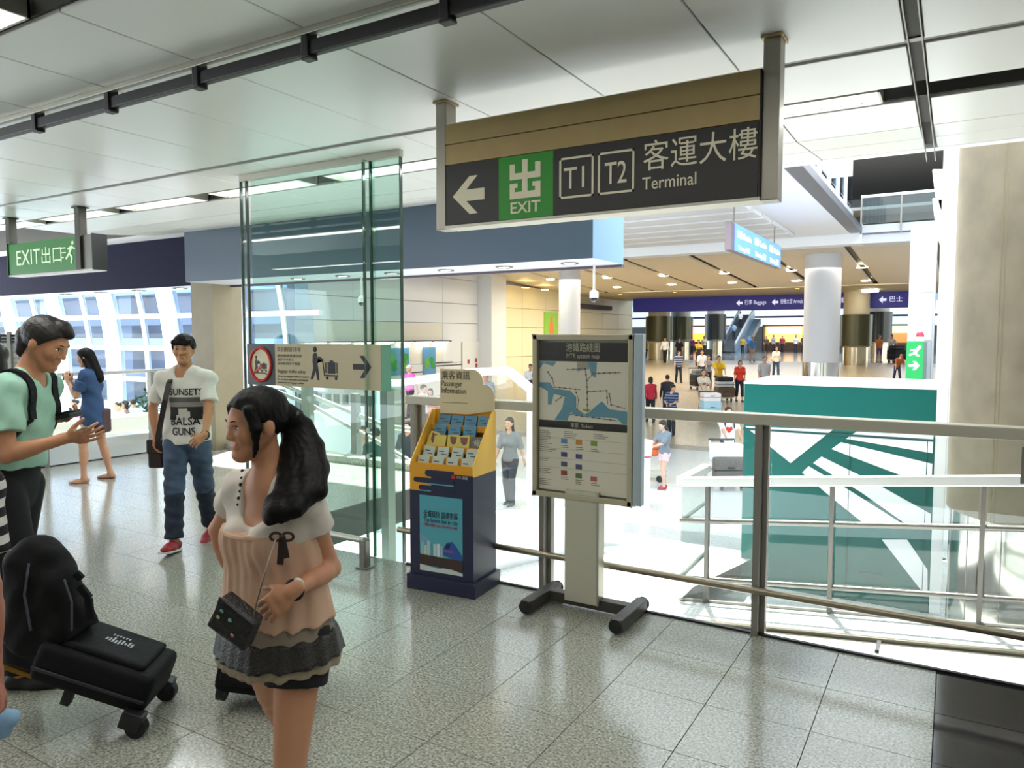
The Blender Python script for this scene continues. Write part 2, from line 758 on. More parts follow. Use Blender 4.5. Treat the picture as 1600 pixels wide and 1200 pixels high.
class Fig:
    """joint layout of a figure in its own frame: x right of the figure, y the way it faces, z up"""

    def __init__(s, H=1.7, fem=False, lf=(-.09, .1), rf=(.09, -.1), lift=(0, 0), lean=0.0, side=0.0, twist=0.0, hips=0.0,
                 lh=None, rh=None, lpole=None, rpole=None, head=0.0, nod=0.0, crouch=0.0, build=1.0, toe=(0, 0), heel=(0, 0), face=0.0, sit=None):
        k = H / 1.7
        s.k, s.H, s.fem, s.b = k, H, fem, build
        hz = (.90 - crouch) * k
        if sit:
            hz = sit
        P = V(0, 0, hz)
        s.P = P
        hw = (.088 if fem else .085) * k
        s.fw = rotz(V(0, 1, 0), face)
        s.rt = rotz(V(1, 0, 0), face)
        s.tfw = rotz(s.fw, twist)
        s.trt = rotz(s.rt, twist)
        s.hip = {'L': P - s.rt * hw, 'R': P + s.rt * hw}
        up = nrm(V(0, 0, 1) + s.tfw * math.tan(lean) + s.trt * math.tan(side))
        s.up = up
        s.tfw = nrm(s.tfw - up * (s.tfw @ up))
        s.waist = P + up * .16 * k
        s.chest = P + up * .33 * k
        s.nb = P + up * .535 * k
        sw = (.156 if fem else .176) * k * (build * .4 + .6)
        s.sh = {'L': P + up * .475 * k - s.trt * sw, 'R': P + up * .475 * k + s.trt * sw}
        s.kn, s.an, s.el, s.wr, s.foot, s.tipd = {}, {}, {}, {}, {}, {}
        for i, (n, fp) in enumerate((('L', lf), ('R', rf))):
            fp = V(*fp, 0)
            A = fp + V(0, 0, .075 * k + lift[i])
            tp = rotz(V(0, 1, 0), toe[i])
            s.kn[n], s.an[n] = ik(s.hip[n], A, .43 * k, .405 * k, nrm(s.fw * .8 + tp * .5))
            hl = heel[i]
            fd = V(tp[0] * math.cos(hl), tp[1] * math.cos(hl), -math.sin(hl))
            s.tipd[n] = fd
            s.foot[n] = s.an[n] + V(0, 0, -.04 * k) * math.cos(hl)
        for n, h, pole, sg in (('L', lh, lpole, -1), ('R', rh, rpole, 1)):
            if h is None:
                h = s.sh[n] + s.trt * sg * .07 * k + V(0, 0, -.50 * k) + s.tfw * .06 * k
            else:
                h = V(*h)
            if pole is None:
                pole = -s.tfw * .8 + s.trt * sg * .5 - V(0, 0, .3)
            s.el[n], s.wr[n] = ik(s.sh[n], h, .285 * k, .245 * k, np.asarray(pole, float))
        # head frame
        hf = rotz(s.tfw, head)
        hf = nrm(hf * math.cos(nod) - up * math.sin(nod))
        hr = nrm(np.cross(hf, up))
        hu = np.cross(hr, hf)
        s.hf, s.hr, s.hu = hf, hr, hu
        s.hc = s.nb + up * .055 * k + hu * .115 * k + hf * .035 * k
        s.hk = k * (1.0 if not fem else .97)

    def hp(s, x, y, z):
        return s.hc + (s.hr * x + s.hf * y + s.hu * z) * s.hk

    # ---- primitives
    def torso(s):
        k, b, P, up = s.k, s.b, s.P, s.up
        fl = (s.tfw, .64)
        fl0 = (s.fw, .72)
        T = []
        if s.fem:
            T += [cone(P + s.rt * .045 * k, P - s.rt * .045 * k, .118 * k * b, .118 * k * b, .03, fl0)]
            T += [cone(P, s.waist, .135 * k * b, .108 * k * b, .05, fl0)]
            T += [cone(s.waist, s.chest, .108 * k * b, .128 * k * b, .05, fl)]
            T += [cone(s.chest, s.nb - up * .12 * k, .132 * k * b, .118 * k * b, .04, fl)]
            for g in (-1, 1):
                T += [ell(s.chest + s.trt * g * .062 * k + s.tfw * .075 * k - up * .0 * k, V(.058, .058, .058) * k, .03)]
        else:
            T += [cone(P + s.rt * .04 * k, P - s.rt * .04 * k, .112 * k * b, .112 * k * b, .03, fl0)]
            T += [cone(P, s.waist, .132 * k * b, .126 * k * b, .05, fl0)]
            T += [cone(s.waist, s.chest, .126 * k * b, .152 * k * b, .05, fl)]
            T += [cone(s.chest, s.nb - up * .12 * k, .155 * k * b, .14 * k * b, .04, fl)]
        for n, g in (('L', -1), ('R', 1)):
            T += [cone(s.sh[n], s.nb - up * .035 * k, (.048 if s.fem else .053) * k, .045 * k, .05)]
            T += [cone(s.sh[n] - up * .03 * k, s.chest + s.trt * g * .08 * k, .05 * k, .07 * k, .05)]
        return T

    def neckhole(s, r=.058, drop=.02, fwd=.03):
        k = s.k
        return [cone(s.nb - s.up * drop * k + s.tfw * fwd * k, s.nb + s.up * .25 * k + s.tfw * .03 * k, r * k, r * 1.5 * k, .012, None, True)]

    def neck(s):
        k = s.k
        r = .043 if s.fem else .053
        return [cone(s.nb - s.up * .03 * k, s.hp(0, -.02, -.06), (r + .008) * k, r * k, .035)]

    def head(s):
        h, K = s.hp, s.hk
        T = [ell(h(0, -.014, .032), V(.074, .094, .082) * K, .02, (s.hr, s.hf, s.hu))]
        T += [cone(h(0, .028, -.012), h(0, .048, -.078), .060 * K, .031 * K, .03)]
        for g in (-1, 1):
            T += [cone(h(g * .047, -.002, -.032), h(g * .014, .058, -.090), .026 * K, .021 * K, .022)]
            T += [ell(h(g * .037, .055, -.020), V(.027, .027, .027) * K, .02)]
            T += [ell(h(g * .078, -.010, -.004), V(.010, .020, .031) * K, .008, (s.hr, s.hf, s.hu))]
        br = .0115 if s.fem else .0145
        T += [cone(h(-.028, .072, .022), h(.028, .072, .022), br * K, br * K, .015)]
        for g in (-1, 1):
            T += [ell(h(g * .032, .094, .004), V(.021, .016, .012) * K, .010, (s.hr, s.hf, s.hu), neg=True)]
        T += [cone(h(0, .077, .008), h(0, (.0935 if s.fem else .097), -.026), .0085 * K, (.0105 if s.fem else .0115) * K, .012)]
        for g in (-1, 1):
            T += [ell(h(g * .012, .088, -.030), V(.009, .010, .008) * K, .006)]
        T += [cone(h(-.017, .078, -.053), h(.017, .078, -.053), .0075 * K, .0075 * K, .006)]
        T += [cone(h(-.014, .078, -.063), h(.014, .078, -.063), .0085 * K, .0085 * K, .006)]
        T += [ell(h(0, .068, -.093), V(.018, .016, .014) * K, .015)]
        return T

    def leg(s, n):
        k, b = s.k, s.b
        H, K, A = s.hip[n], s.kn[n], s.an[n]
        bk = nrm(np.cross(np.cross(A - K, s.fw), A - K))
        calf = K + (A - K) * .30 - bk * .012 * k
        f = 1.06 if s.fem else 1.0
        T = [cone(H - V(0, 0, .01 * k), K, .082 * k * b * f, .050 * k * b, .03)]
        T += [cone(K, A, .047 * k * b, .033 * k, .02)]
        T += [cone(calf + (K - A) * .08, calf + (A - K) * .2, .051 * k * b, .042 * k * b, .03)]
        return T

    def footp(s, n, shoe=0.0):
        k = s.k
        A, fd = s.an[n], s.tipd[n]
        up = nrm(np.cross(np.cross(fd, V(0, 0, 1)), fd))
        B = s.foot[n]
        T = [cone(A, B - fd * .03 * k, .034 * k, .030 * k + shoe, .02)]
        T += [cone(B - fd * .035 * k - up * .004 * k, B + fd * .085 * k - up * .012 * k, .030 * k + shoe, .032 * k + shoe, .02)]
        T += [cone(B + fd * .07 * k - up * .014 * k, B + fd * .155 * k - up * .018 * k, .036 * k + shoe, .026 * k + shoe, .02, (up, .62))]
        return T

    def arm(s, n):
        k, b = s.k, s.b
        a = .90 if s.fem else 1.0
        S, E, W = s.sh[n], s.el[n], s.wr[n]
        T = [cone(S, E, .049 * k * a * b, .036 * k * a, .03)]
        T += [cone(E, W, .036 * k * a, .024 * k * a, .015)]
        m = E + (W - E) * .22
        T += [cone(m, E + (W - E) * .45, .038 * k * a, .031 * k * a, .02)]
        return T

    def hand(s, n, d=None, pn=None, curl=.5, coarse=False, spread=.09, thumb=None, curls=None):
        """palm, four fingers and a thumb; d fingers' direction, pn where the palm faces"""
        k = s.k * .95
        W = s.wr[n]
        sg = -1 if n == 'L' else 1
        d = nrm(W - s.el[n]) if d is None else nrm(d)
        if pn is None:
            pn = -s.trt * sg
        pn = nrm(np.asarray(pn, float) - d * (np.asarray(pn, float) @ d))
        if thumb is None:
            ts = np.cross(d, pn) * (1 if n == 'L' else -1)
        else:
            t = np.asarray(thumb, float)
            ts = nrm(t - d * (t @ d) - pn * (t @ pn))
        T = [cone(W - d * .02 * k, W + d * .03 * k, .024 * k, .026 * k, .012, (pn, .75))]
        palm = W + d * .045 * k
        T += [cone(palm + ts * .018 * k, palm - ts * .018 * k, .026 * k, .025 * k, .012, (pn, .5))]
        T += [cone(W + d * .075 * k + ts * .026 * k, W + d * .072 * k - ts * .030 * k, .0125 * k, .0115 * k, .012)]
        ln = [.95, 1.05, 1.0, .8]
        kk = .004
        for i in range(4):
            off = (1.5 - i) * .0195 * k
            p = W + d * (.078 - .004 * abs(i - 1.2)) * k + ts * off
            fd = nrm(d + ts * (1.5 - i) * spread)
            r = (.0088 if i < 3 else .0078) * k
            c = curl if curls is None else curls[i]
            for j, sl in enumerate((.040, .026, .021)):
                ca = c * (.75, 1.0, .6)[j]
                fd = nrm(fd * math.cos(ca) + nrm(pn - fd * (pn @ fd)) * math.sin(ca))
                q = p + fd * sl * ln[i] * k
                T += [cone(p, q, r, r * .92, kk)]
                p, r = q, r * .92
        p = W + d * .018 * k + ts * .024 * k + pn * .006 * k
        fd = nrm(d * .75 + ts * .62 + pn * .25)
        for j, (sl, r) in enumerate(((.036, .0125), (.030, .0105), (.024, .0092))):
            q = p + fd * sl * k
            T += [cone(p, q, r * k, r * .92 * k, .008 if j == 0 else kk)]
            p = q
            fd = nrm(fd + d * .25 + pn * (.15 + .3 * curl))
        return T


SKIN = {}


def skin_mat(nm, c):
    return mat('skin_' + nm, c, rough=.48, attr=True, bump=.04, nscale=90, spec=.35)


def face_tint(fig, base, lip=(.50, .34, .33), brow=None):
    base = np.array(srgb(base))
    lipc = base * np.array(lip) / .5

    def fn(v):
        rel = (v - fig.hc) / fig.hk
        x, y, z = rel @ fig.hr, rel @ fig.hf, rel @ fig.hu
        out = np.tile(base, (len(v), 1))
        w = np.exp(-((x / .019) ** 4 + ((z + .057) / .0125) ** 4)) * (y > .06)
        out = out * (1 - w[:, None]) + lipc * w[:, None]
        c = np.exp(-(((np.abs(x) - .042) / .022) ** 2 + ((z + .025) / .02) ** 2)) * (y > .02) * .18
        out = out * (1 - c[:, None]) + out * np.array([1.08, .86, .84]) * c[:, None]
        return out
    return fn


def eyes(fig, parent, fine=True, half=0.0):
    """white, iris and lid line for each eye; eyebrows laid on the skin"""
    from mathutils.bvhtree import BVHTree
    we, ie, be = mat('eye_white', 'd9d2c8', .25), mat('iris', '1d120d', .2), mat('eyebrow_hair', '1a1412', .8)
    M = Matrix((tuple(fig.hr), tuple(fig.hf), tuple(fig.hu))).transposed()
    K = fig.hk
    body = [c for c in parent.children if c.name.startswith('body')][0].data
    bv = BVHTree.FromPolygons([v.co.copy() for v in body.vertices], [list(p.vertices) for p in body.polygons])

    def skin_pt(x, z, lift):
        a = Vector(fig.hp(x, .25, z))
        h = bv.ray_cast(a, Vector(-fig.hf), .4)
        return (h[0] + Vector(fig.hf) * lift) if h[0] is not None else Vector(fig.hp(x, .085, z))
    for g in (-1, 1):
        c = fig.hp(g * .032, .0735, .004)
        e = MB().ball(c, (.0150 * K, .009 * K, (.0060 - half) * K), 16, M=M).build('eye', we, parent, smooth=True, label='eyeball with dark iris')
        ic = fig.hp(g * .032, .0782, .004)
        MB().ball(ic, (.0074 * K, .0048 * K, (.0062 - half) * K), 12, M=M).build('iris', ie, e, smooth=True)
        pts = [skin_pt(g * (.0175 + .0078 * i), .0105 + .0022 * (1 if i in (1, 2) else 0), .0004) for i in range(4)]
        MB().tube(pts, [.0010 * K, .0017 * K, .0018 * K, .0012 * K], 6).build('upper_lid', be, parent, smooth=True)
        pts = [skin_pt(g * (.014 + .0085 * i), .0245 + .002 * (i if i < 3 else 1), .0003) for i in range(4)]
        MB().tube(pts, [.0020 * K, .0026 * K, .0024 * K, .0010 * K], 6).build('eyebrow', be, parent, smooth=True)


def hair_cap(fig, fr=.045, top=.05, back=-.07, vol=.012, short=True):
    """scalp hair: inflated cranium cut along the hairline"""
    h, K = fig.hp, fig.hk
    pr = [ell(h(0, -.016, .036), V(.078, .097, .084) * K, .02, (fig.hr, fig.hf, fig.hu))]
    return pr


def person(name, label, loc, rz, fig, skin='c99a7c', hair='17120f', hairstyle='short', shirt=None, sleeve=.5, hem=.02, trousers=None, leglen=1.0,
           skirt=None, shoes='222222', res=.02, group=None, hands=None, hem_extra=None, long=False, no_feet=False, barefoot=False, scale=None):
    """a whole figure of medium detail: body, hair, shirt, trousers or skirt, shoes"""
    root = thing(name, label, 'person', loc, rz, group)
    if scale:
        root.scale = (scale,) * 3
    sm = skin_mat('person_' + skin, skin)
    k = fig.k
    pr = fig.torso() + fig.neck() + fig.head() + fig.leg('L') + fig.leg('R') + fig.arm('L') + fig.arm('R') + fig.footp('L') + fig.footp('R')
    hands = hands or {}
    for n in 'LR':
        pr += fig.hand(n, **hands.get(n, {}))
    lo, hi = bounds(pr)
    zc = fig.nb[2] + .03 * k
    ch = [(lo, V(hi[0], hi[1], zc + res), res), (V(lo[0], lo[1], zc), hi, max(res * .55, .007))]
    base = np.array(srgb(skin))
    sdf_object('body', sm, root, [(pr, 0, [])], res, tintfn=face_tint(fig, skin), chunks=ch)
    # hair
    hm = mat('hair_' + hair, hair, .45, noise=.25, nscale=60)
    h, K = fig.hp, fig.hk
    hp = hair_cap(fig)
    fl = [((fig.hf * .86 - fig.hu * .5), h(0, .070, .045))]
    if hairstyle == 'short':
        g = [(hp, .006, [(fig.hf - fig.hu * .75, h(0, .06, .042)), (-fig.hu, h(0, 0, -.03))])]
        g[0] = (hp, .006, [(nrm(fig.hf - fig.hu * .9), h(0, .035, .02)), (-fig.hu, h(0, 0, -.045))])
    elif hairstyle == 'long':
        a = [cone(h(0, -.06, .02), h(0, -.085, -.20), .07 * K, .075 * K, .03, (fig.hf, .55)),
             cone(h(-.06, -.02, .02), h(-.075, -.035, -.18), .03 * K, .028 * K, .03), cone(h(.06, -.02, .02), h(.075, -.035, -.18), .03 * K, .028 * K, .03)]
        g = [(hp, .008, [(nrm(fig.hf - fig.hu * .9), h(0, .035, .02))]), (a, 0, [])]
    elif hairstyle == 'bob':
        a = [cone(h(0, -.05, .02), h(0, -.06, -.09), .075 * K, .07 * K, .03, (fig.hf, .7)),
             cone(h(-.065, -.01, .02), h(-.07, -.01, -.08), .028 * K, .024 * K, .03), cone(h(.065, -.01, .02), h(.07, -.01, -.08), .028 * K, .024 * K, .03)]
        g = [(hp, .008, [(nrm(fig.hf - fig.hu * .9), h(0, .035, .02))]), (a, 0, [])]
    elif hairstyle == 'tail':
        a = [cone(h(0, -.10, .03), h(0, -.15, -.03), .026 * K, .034 * K, .02), cone(h(0, -.15, -.03), h(0, -.135, -.15), .034 * K, .016 * K, .02)]
        g = [(hp, .005, [(nrm(fig.hf - fig.hu * .9), h(0, .035, .02)), (-fig.hu, h(0, 0, -.05))]), (a, 0, [])]
    elif hairstyle == 'cap':
        g = [(hp, .010, [(-fig.hu, h(0, 0, .03))]), ([cone(h(0, .08, .032), h(0, .13, .028), .05 * K, .045 * K, .01, (fig.hu, .15))], 0, [])]
    else:
        g = None
    if g:
        sdf_object('hair' if hairstyle != 'cap' else 'cap', hm, root, g, min(res * .7, .014))
    # clothes
    P, up = fig.P, fig.up
    if trousers:
        tm = trousers if not isinstance(trousers, str) else mat('cloth_' + trousers, trousers, .85, noise=.12, nscale=25, bump=.3)
        gs = []
        for n in 'LR':
            lp = fig.leg(n)
            H, Kn, A = fig.hip[n], fig.kn[n], fig.an[n]
            if leglen <= .5:
                e = H + (Kn - H) * leglen * 2
                cut = [(nrm(Kn - H), e)]
            else:
                e = Kn + (A - Kn) * (leglen - .5) * 2
                cut = [(nrm(A - Kn), e)] if leglen < .98 else [(nrm(A - Kn), A + (A - Kn) * .06)]
                lp = lp + [cone(Kn, A, .056 * k, .048 * k, .02)]
            gs.append((lp, .012, cut))
        tp = [p for p in fig.torso()[:2]]
        gs.append((tp, .012, [(up, P + up * .13 * k)]))
        sdf_object('shorts' if leglen < .55 else 'trousers', tm, root, gs, res)
    if skirt:
        cm, ln = skirt
        cm = cm if not isinstance(cm, str) else mat('cloth_' + cm, cm, .85, noise=.12, nscale=25, bump=.3)
        e = P - V(0, 0, ln * k)
        sp = [cone(P + V(0, 0, .1 * k), e, .12 * k, .19 * k, .02, (fig.fw, .75))]
        sdf_object('skirt', cm, root, [(sp, .012, [(V(0, 0, -1), e), (up, P + up * .15 * k)])], res)
    if shirt:
        cm = shirt if not isinstance(shirt, str) else mat('cloth_' + shirt, shirt, .85, noise=.10, nscale=25, bump=.35)
        gs = [(fig.torso() + fig.neckhole(.07), .016, [(-up, P - up * hem * k)])]
        for n in 'LR':
            S, E, W = fig.sh[n], fig.el[n], fig.wr[n]
            ap = fig.arm(n)
            if sleeve <= .5:
                c = [(nrm(E - S), S + (E - S) * sleeve * 2)]
                ap = [cone(S, E, .052 * k, .050 * k, .03)]
            else:
                c = [(nrm(W - E), E + (W - E) * (sleeve - .5) * 2)]
            if sleeve > 0:
                gs.append((ap, .014, c))
        sdf_object('shirt', cm, root, gs, res)
    if shoes and not no_feet:
        shm = mat('shoe_' + shoes, shoes, .5)
        for n in 'LR':
            fp = fig.footp(n, .006 * k)
            sdf_object('shoe', shm, root, [(fp, 0, [(V(0, 0, 1), fig.an[n] + V(0, 0, .012 * k))])], res * .8)
    return root
# ================================================================ STRUCTURE
WHITE = mat('white_panel', 'e6e8ea', .45)
WHITE_G = mat('white_gloss_panel', 'eceef2', .22)
CEIL = mat('ceiling_panel', 'd6d8d4', .30, spec=.55)
DARK = mat('dark_gap', '17181a', .7)
STEEL = mat('brushed_steel', 'b9b6ae', .30, metal=1.0)
STEEL_D = mat('dull_steel', '8d8a84', .42, metal=1.0)
BRONZE = mat('bronze_steel', 'a08c62', .36, metal=.55, noise=.05, nscale=8)
ALU = mat('anodised_aluminium', 'b5b3a6', .42, metal=.85)
BLACK = mat('black_plastic', '0d0d10', .45)
CONC = mat('cast_concrete', '736a57', .75, noise=.16, nscale=3.2, bump=.12)
GRAN = granite('granite_grey', '99998e', '676a62', 'bdbdb2', rough=.16, scale=85)
GRAN_L = granite('granite_pale', 'd2d4d2', 'b4b8b8', 'e6e8e6', rough=.22, scale=45)
GRAN_D = granite('granite_black', '26262c', '1c1c21', '33333a', rough=.09, scale=90)
TAN = granite('stone_tan', 'b3a58d', '9f9079', 'c4b8a2', rough=.28, scale=14)
GREY_STONE = granite('stone_grey', '8d8880', '75716a', 'a09b92', rough=.35, scale=20)
GLASS_C = glass('clear_glass', (.955, .975, .968))
GLASS_G = glass('green_glass', (.77, .90, .85), refl=1.3)
GLASS_E = mat('glass_edge_green', '123a30', .15, spec=.7)
GLASS_B = glass('facade_glass', (.66, .75, .86), refl=1.0)
NAVY = mat('navy_panel', '131330', .6, spec=.12)
SLATE = mat('slate_blue_panel', '46586c', .4)
SKYB = mat('pale_blue_panel', '86b4dc', .4)

# ---- platform floor with its tiles
TX, TY = .456, .455
X_L, Y_E = -10.06, 4.27
floor = MB()
floor.box(X_L, -5.17, Y_E, 7.25, -.35, -.012)
floor.box(X_L, .71, .63, Y_E, -.35, -.012)
floor.box(X_L, 4.2, -8, .63, -.35, 0)
floor.box(.71, 4.2, .63, Y_E, -.35, 0)
floor = tag(floor.build('floor', mat('tile_joint', '3c3b38', .8)), kind='structure')
tile_me = {}


def tile(x0, x1, y0, y1, m, z=0.0, th=.012, parent=None, name='tile', gap=.0016):
    key = (round(x1 - x0, 3), round(y1 - y0, 3), m.name, th)
    if key not in tile_me:
        mb = MB().box(gap, x1 - x0 - gap, gap, y1 - y0 - gap, -th, 0)
        o = mb.build(name, m, bevel=.0008, seg=1)
        tile_me[key] = o.data
        bpy.data.objects.remove(o)
    return piece(name, tile_me[key], parent or floor, (x0, y0, z))


rows = [Y_E, 3.76]
while rows[-1] > .9:
    rows.append(rows[-1] - TY)
rows = rows[:-1] + [.63]
xs = [-.022 - TX * i for i in range(0, 22)] + [X_L]
for j in range(len(rows) - 1):
    for i in range(len(xs) - 1):
        tile(xs[i + 1], xs[i], rows[j + 1], rows[j], GRAN)
    for x0 in (-.022, .344):
        tile(x0, x0 + .366, rows[j + 1], rows[j], GRAN_D)
yb = [Y_E + TY * i for i in range(0, 7)] + [7.25]
xb = [-5.17 - TX * i for i in range(0, 11)] + [X_L]
for j in range(len(yb) - 1):
    for i in range(len(xb) - 1):
        tile(xb[i + 1], xb[i], yb[j], yb[j + 1], GRAN)
# the shared substrate of the outlying floor is granite too
floor.data.materials.append(GRAN)
for p in floor.data.polygons:
    if p.normal.z > .9 and abs(p.center.z) < .001:
        p.material_index = 1

# ---- ceiling of the platform
CZ = 3.05
ceil = MB()
ceil.box(-16.5, 4.5, -8, 1.42, CZ + .02, CZ + .4)
ceil.box(-16.5, 4.5, 1.75, 4.62, CZ + .02, CZ + .4)
ceil.box(-16.5, 4.5, 4.90, 5.52, CZ + .02, CZ + .4)
ceil.box(-16.5, 4.5, 5.52, 6.66, CZ + .135, CZ + .4)
ceil.box(-16.5, 4.5, 1.42, 1.75, CZ + .16, CZ + .4)
ceil.box(-16.5, 4.5, 4.62, 4.90, CZ + .16, CZ + .4)
ceil = tag(ceil.build('ceiling', mat('ceiling_void', '4a4a46', .8)), kind='structure')
PW = .755
pan_me = {}


def panel(x0, x1, y0, y1, z0=CZ, z1=None, m=CEIL):
    """one ceiling panel; z1 lets its far edge rise"""
    z1 = z0 if z1 is None else z1
    key = (round(x1 - x0, 3), round(y1 - y0, 3), round(z1 - z0, 3))
    if key not in pan_me:
        g = .004
        mb = MB()
        w, d = x1 - x0, y1 - y0
        vs = [(g, g, 0), (w - g, g, 0), (w - g, d - g, z1 - z0), (g, d - g, z1 - z0)]
        mb.add(vs + [(a, b, c + .02) for a, b, c in vs], [(0, 1, 2, 3), (7, 6, 5, 4), (0, 4, 5, 1), (1, 5, 6, 2), (2, 6, 7, 3), (3, 7, 4, 0)])
        o = mb.build('panel', m, bevel=.003, seg=1)
        pan_me[key] = o.data
        bpy.data.objects.remove(o)
    return piece('panel', pan_me[key], ceil, (x0, y0, z0))


cx = [-.235 - PW * i for i in range(0, 14)]
prow = [(-.1, 1.42), (1.76, 2.40), (2.47, 3.93), (3.99, 4.61), (4.91, 5.53), (5.54, 6.08), (6.09, 6.66)]
for y0, y1 in prow:
    z0 = CZ + max(0, y0 - 5.53) * .09
    z1 = CZ + max(0, y1 - 5.53) * .09
    for a, b in zip(cx[1:], cx[:-1]):
        panel(a, b, y0, y1, z0, z1)
    if y0 > 1:
        panel(-.165, .62, y0, y1, z0, z1)
        panel(.62, 1.40, y0, y1, z0, z1)
tr = MB()
for y in (3.96,):
    tr.box(-10.8, 1.4, y - .025, y + .025, CZ + .012, CZ + .02)
tr.box(-.232, -.226, 2.47, 6.66, CZ - .004, CZ + .02)
tr.box(-.174, -.168, 2.47, 6.66, CZ - .004, CZ + .02)
tag(tr.build('trim_1', STEEL_D), kind='structure')
tr = MB().box(-16.5, -9.36, 6.66, 7.8, 3.2, 3.5).box(-3.05, 4.5, 6.66, 6.78, 3.15, 3.45)
tag(tr.build('trim_2', WHITE), kind='structure')

# ---- long black bar under the ceiling with a bracket at every joint
bar = thing('cable_rail', 'long black bar clamped under the white ceiling, crossing the upper left', 'ceiling rail', (-4.5, 2.43, 2.97))
MB().box(-6.6, 5.2, -.020, .020, -.030, .030).build('bar', BLACK, bar, bevel=.006)
MB().box(-6.6, 5.2, -.035, -.004, .052, .085).build('backing_strip', ALU, bar, bevel=.003)
br_me = None
for i in range(0, 14):
    x = -.235 - PW * i + 4.5
    if br_me is None:
        o = MB().box(-.022, .022, -.030, .030, -.044, .080).box(-.03, .03, -.024, .024, -.05, -.036).build('bracket', BLACK, bar, bevel=.005)
        br_me = o.data
        o.location = (x, 0, 0)
    else:
        piece('bracket', br_me, bar, (x, 0, 0))

# ---- recessed ceiling lights with louvres
LAMP = mat('lamp_tube', 'f4fbff', .4, emit=9.0)
LOUV = mat('louvre_metal', 'd9dde0', .25, metal=.9)


def louvre(x0, x1, y0, y1, label, group=None):
    t = thing('ceiling_light', label, 'ceiling light', ((x0 + x1) / 2, (y0 + y1) / 2, CZ), group=group)
    w, d = (x1 - x0) / 2, (y1 - y0) / 2
    MB().box(-w, w, -d * .82, d * .82, .085, .10).build('diffuser', LAMP, t)
    f = MB()
    f.box(-w, w, -d, -d + .012, -.002, .10).box(-w, w, d - .012, d, -.002, .10)
    f.box(-w, -w + .012, -d, d, -.002, .10).box(w - .012, w, -d, d, -.002, .10)
    f.build('frame', ALU, t)
    n = max(4, int((x1 - x0) / .11))
    bl = MB().box(-.003, .003, -d + .013, d - .013, 0, .05).build('louvre_blade', LOUV, t)
    bl.location = (-w + .11, 0, .01)
    for i in range(2, n):
        piece('louvre_blade', bl.data, t, (-w + (x1 - x0) * i / n, 0, .01))
    return t


rail = louvre(-1.62, -.40, 4.63, 4.88, 'recessed white light behind the hanging exit sign, right end of the ceiling trough')
for i, lb in ((1, 'lit louvre light hidden mostly above the big hanging exit sign'), (2, 'lit louvre light left of the hanging exit sign top'),
              (3, 'lit louvre light seen through the tall green glass pane'), (4, 'lit louvre light just left of the tall glass pane'),
              (5, 'lit louvre light above right end of the green exit sign'), (6, 'lit louvre light leftmost over the green exit sign')):
    louvre(-1.62 - 1.51 * i, -.40 - 1.51 * i, 4.63, 4.88, lb)
for i, lb in ((2, 'cut-off louvre light in the top left corner'),):
    louvre(-1.62 - 1.51 * i, -.40 - 1.51 * i, 1.44, 1.73, lb)

# ---- bulkheads above the far edge
b = MB().box(-9.35, -3.06, 6.66, 7.44, 2.46, 3.42, 0)
b = b.build('trim_3', [SLATE, SKYB, mat('soffit_grey', 'b9bec8', .35)])
for p in b.data.polygons:
    if p.normal.x > .9:
        p.material_index = 1
    elif p.normal.z < -.9:
        p.material_index = 2
tag(b, kind='structure')
b = MB().box(-16.4, -9.85, 7.16, 7.75, 2.46, 3.20, 0).build('trim_4', [NAVY, NAVY, mat('soffit_grey', 'b9bec8', .35)])
for p in b.data.polygons:
    if p.normal.z < -.9:
        p.material_index = 2
tag(b, kind='structure')
tr = MB().box(-9.34, -3.06, 7.40, 7.46, 2.43, 2.46)
tag(tr.build('trim_5', mat('dark_edge', '5a5058', .5)), kind='structure')

DL = mat('downlight_glow', 'fff6e4', .4, emit=14.0)
DLW = mat('downlight_warm', 'ffd98a', .4, emit=7.0)


def downlight(p, r, label, group=None, m=None):
    t = thing('downlight', label, 'downlight', p, group=group)
    MB().cyl((0, 0), r * .8, -.006, .0, 20).build('lens', m or DL, t)
    a = MB().tube([(math.cos(k * math.pi / 10) * r, math.sin(k * math.pi / 10) * r, -.003) for k in range(21)], .012, 6, caps=False)
    a.build('rim', STEEL_D, t, smooth=True)
    return t


for i, (x, lb) in enumerate(((-3.47, 'round downlight nearest the pale blue end of the dark soffit'), (-4.27, 'second round downlight from the pale blue soffit end'),
                             (-5.06, 'third round downlight from the pale blue soffit end'), (-5.86, 'round downlight in the soffit beside the glass edge'),
                             (-6.66, 'round soffit downlight seen through the green glass, right one'), (-7.46, 'round soffit downlight seen through the green glass, left one'))):
    downlight((x, 6.98, 2.459), .085, lb)
for i, (x, lb) in enumerate(((-10.6, 'downlight under the navy bulkhead beside the tan column'), (-11.7, 'second downlight under the navy bulkhead from the column'),
                             (-12.8, 'third downlight under the navy bulkhead from the column'), (-13.9, 'fourth downlight under the navy bulkhead, nearest its left end'))):
    downlight((x, 7.45, 2.459), .10, lb)

# ---- lower floor, ramps, landing
low = MB()
low.box(-75, 8, 7.25, 22.5, HALL_Z - .3, HALL_Z)
low.box(-75, -12.6, -8, 7.25, HALL_Z - .3, HALL_Z)
low.box(-12.6, 8, 4.29, 7.25, HALL_Z - .35, HALL_Z - .02)
low = tag(low.build('floor_lower', GRAN_L), kind='structure')
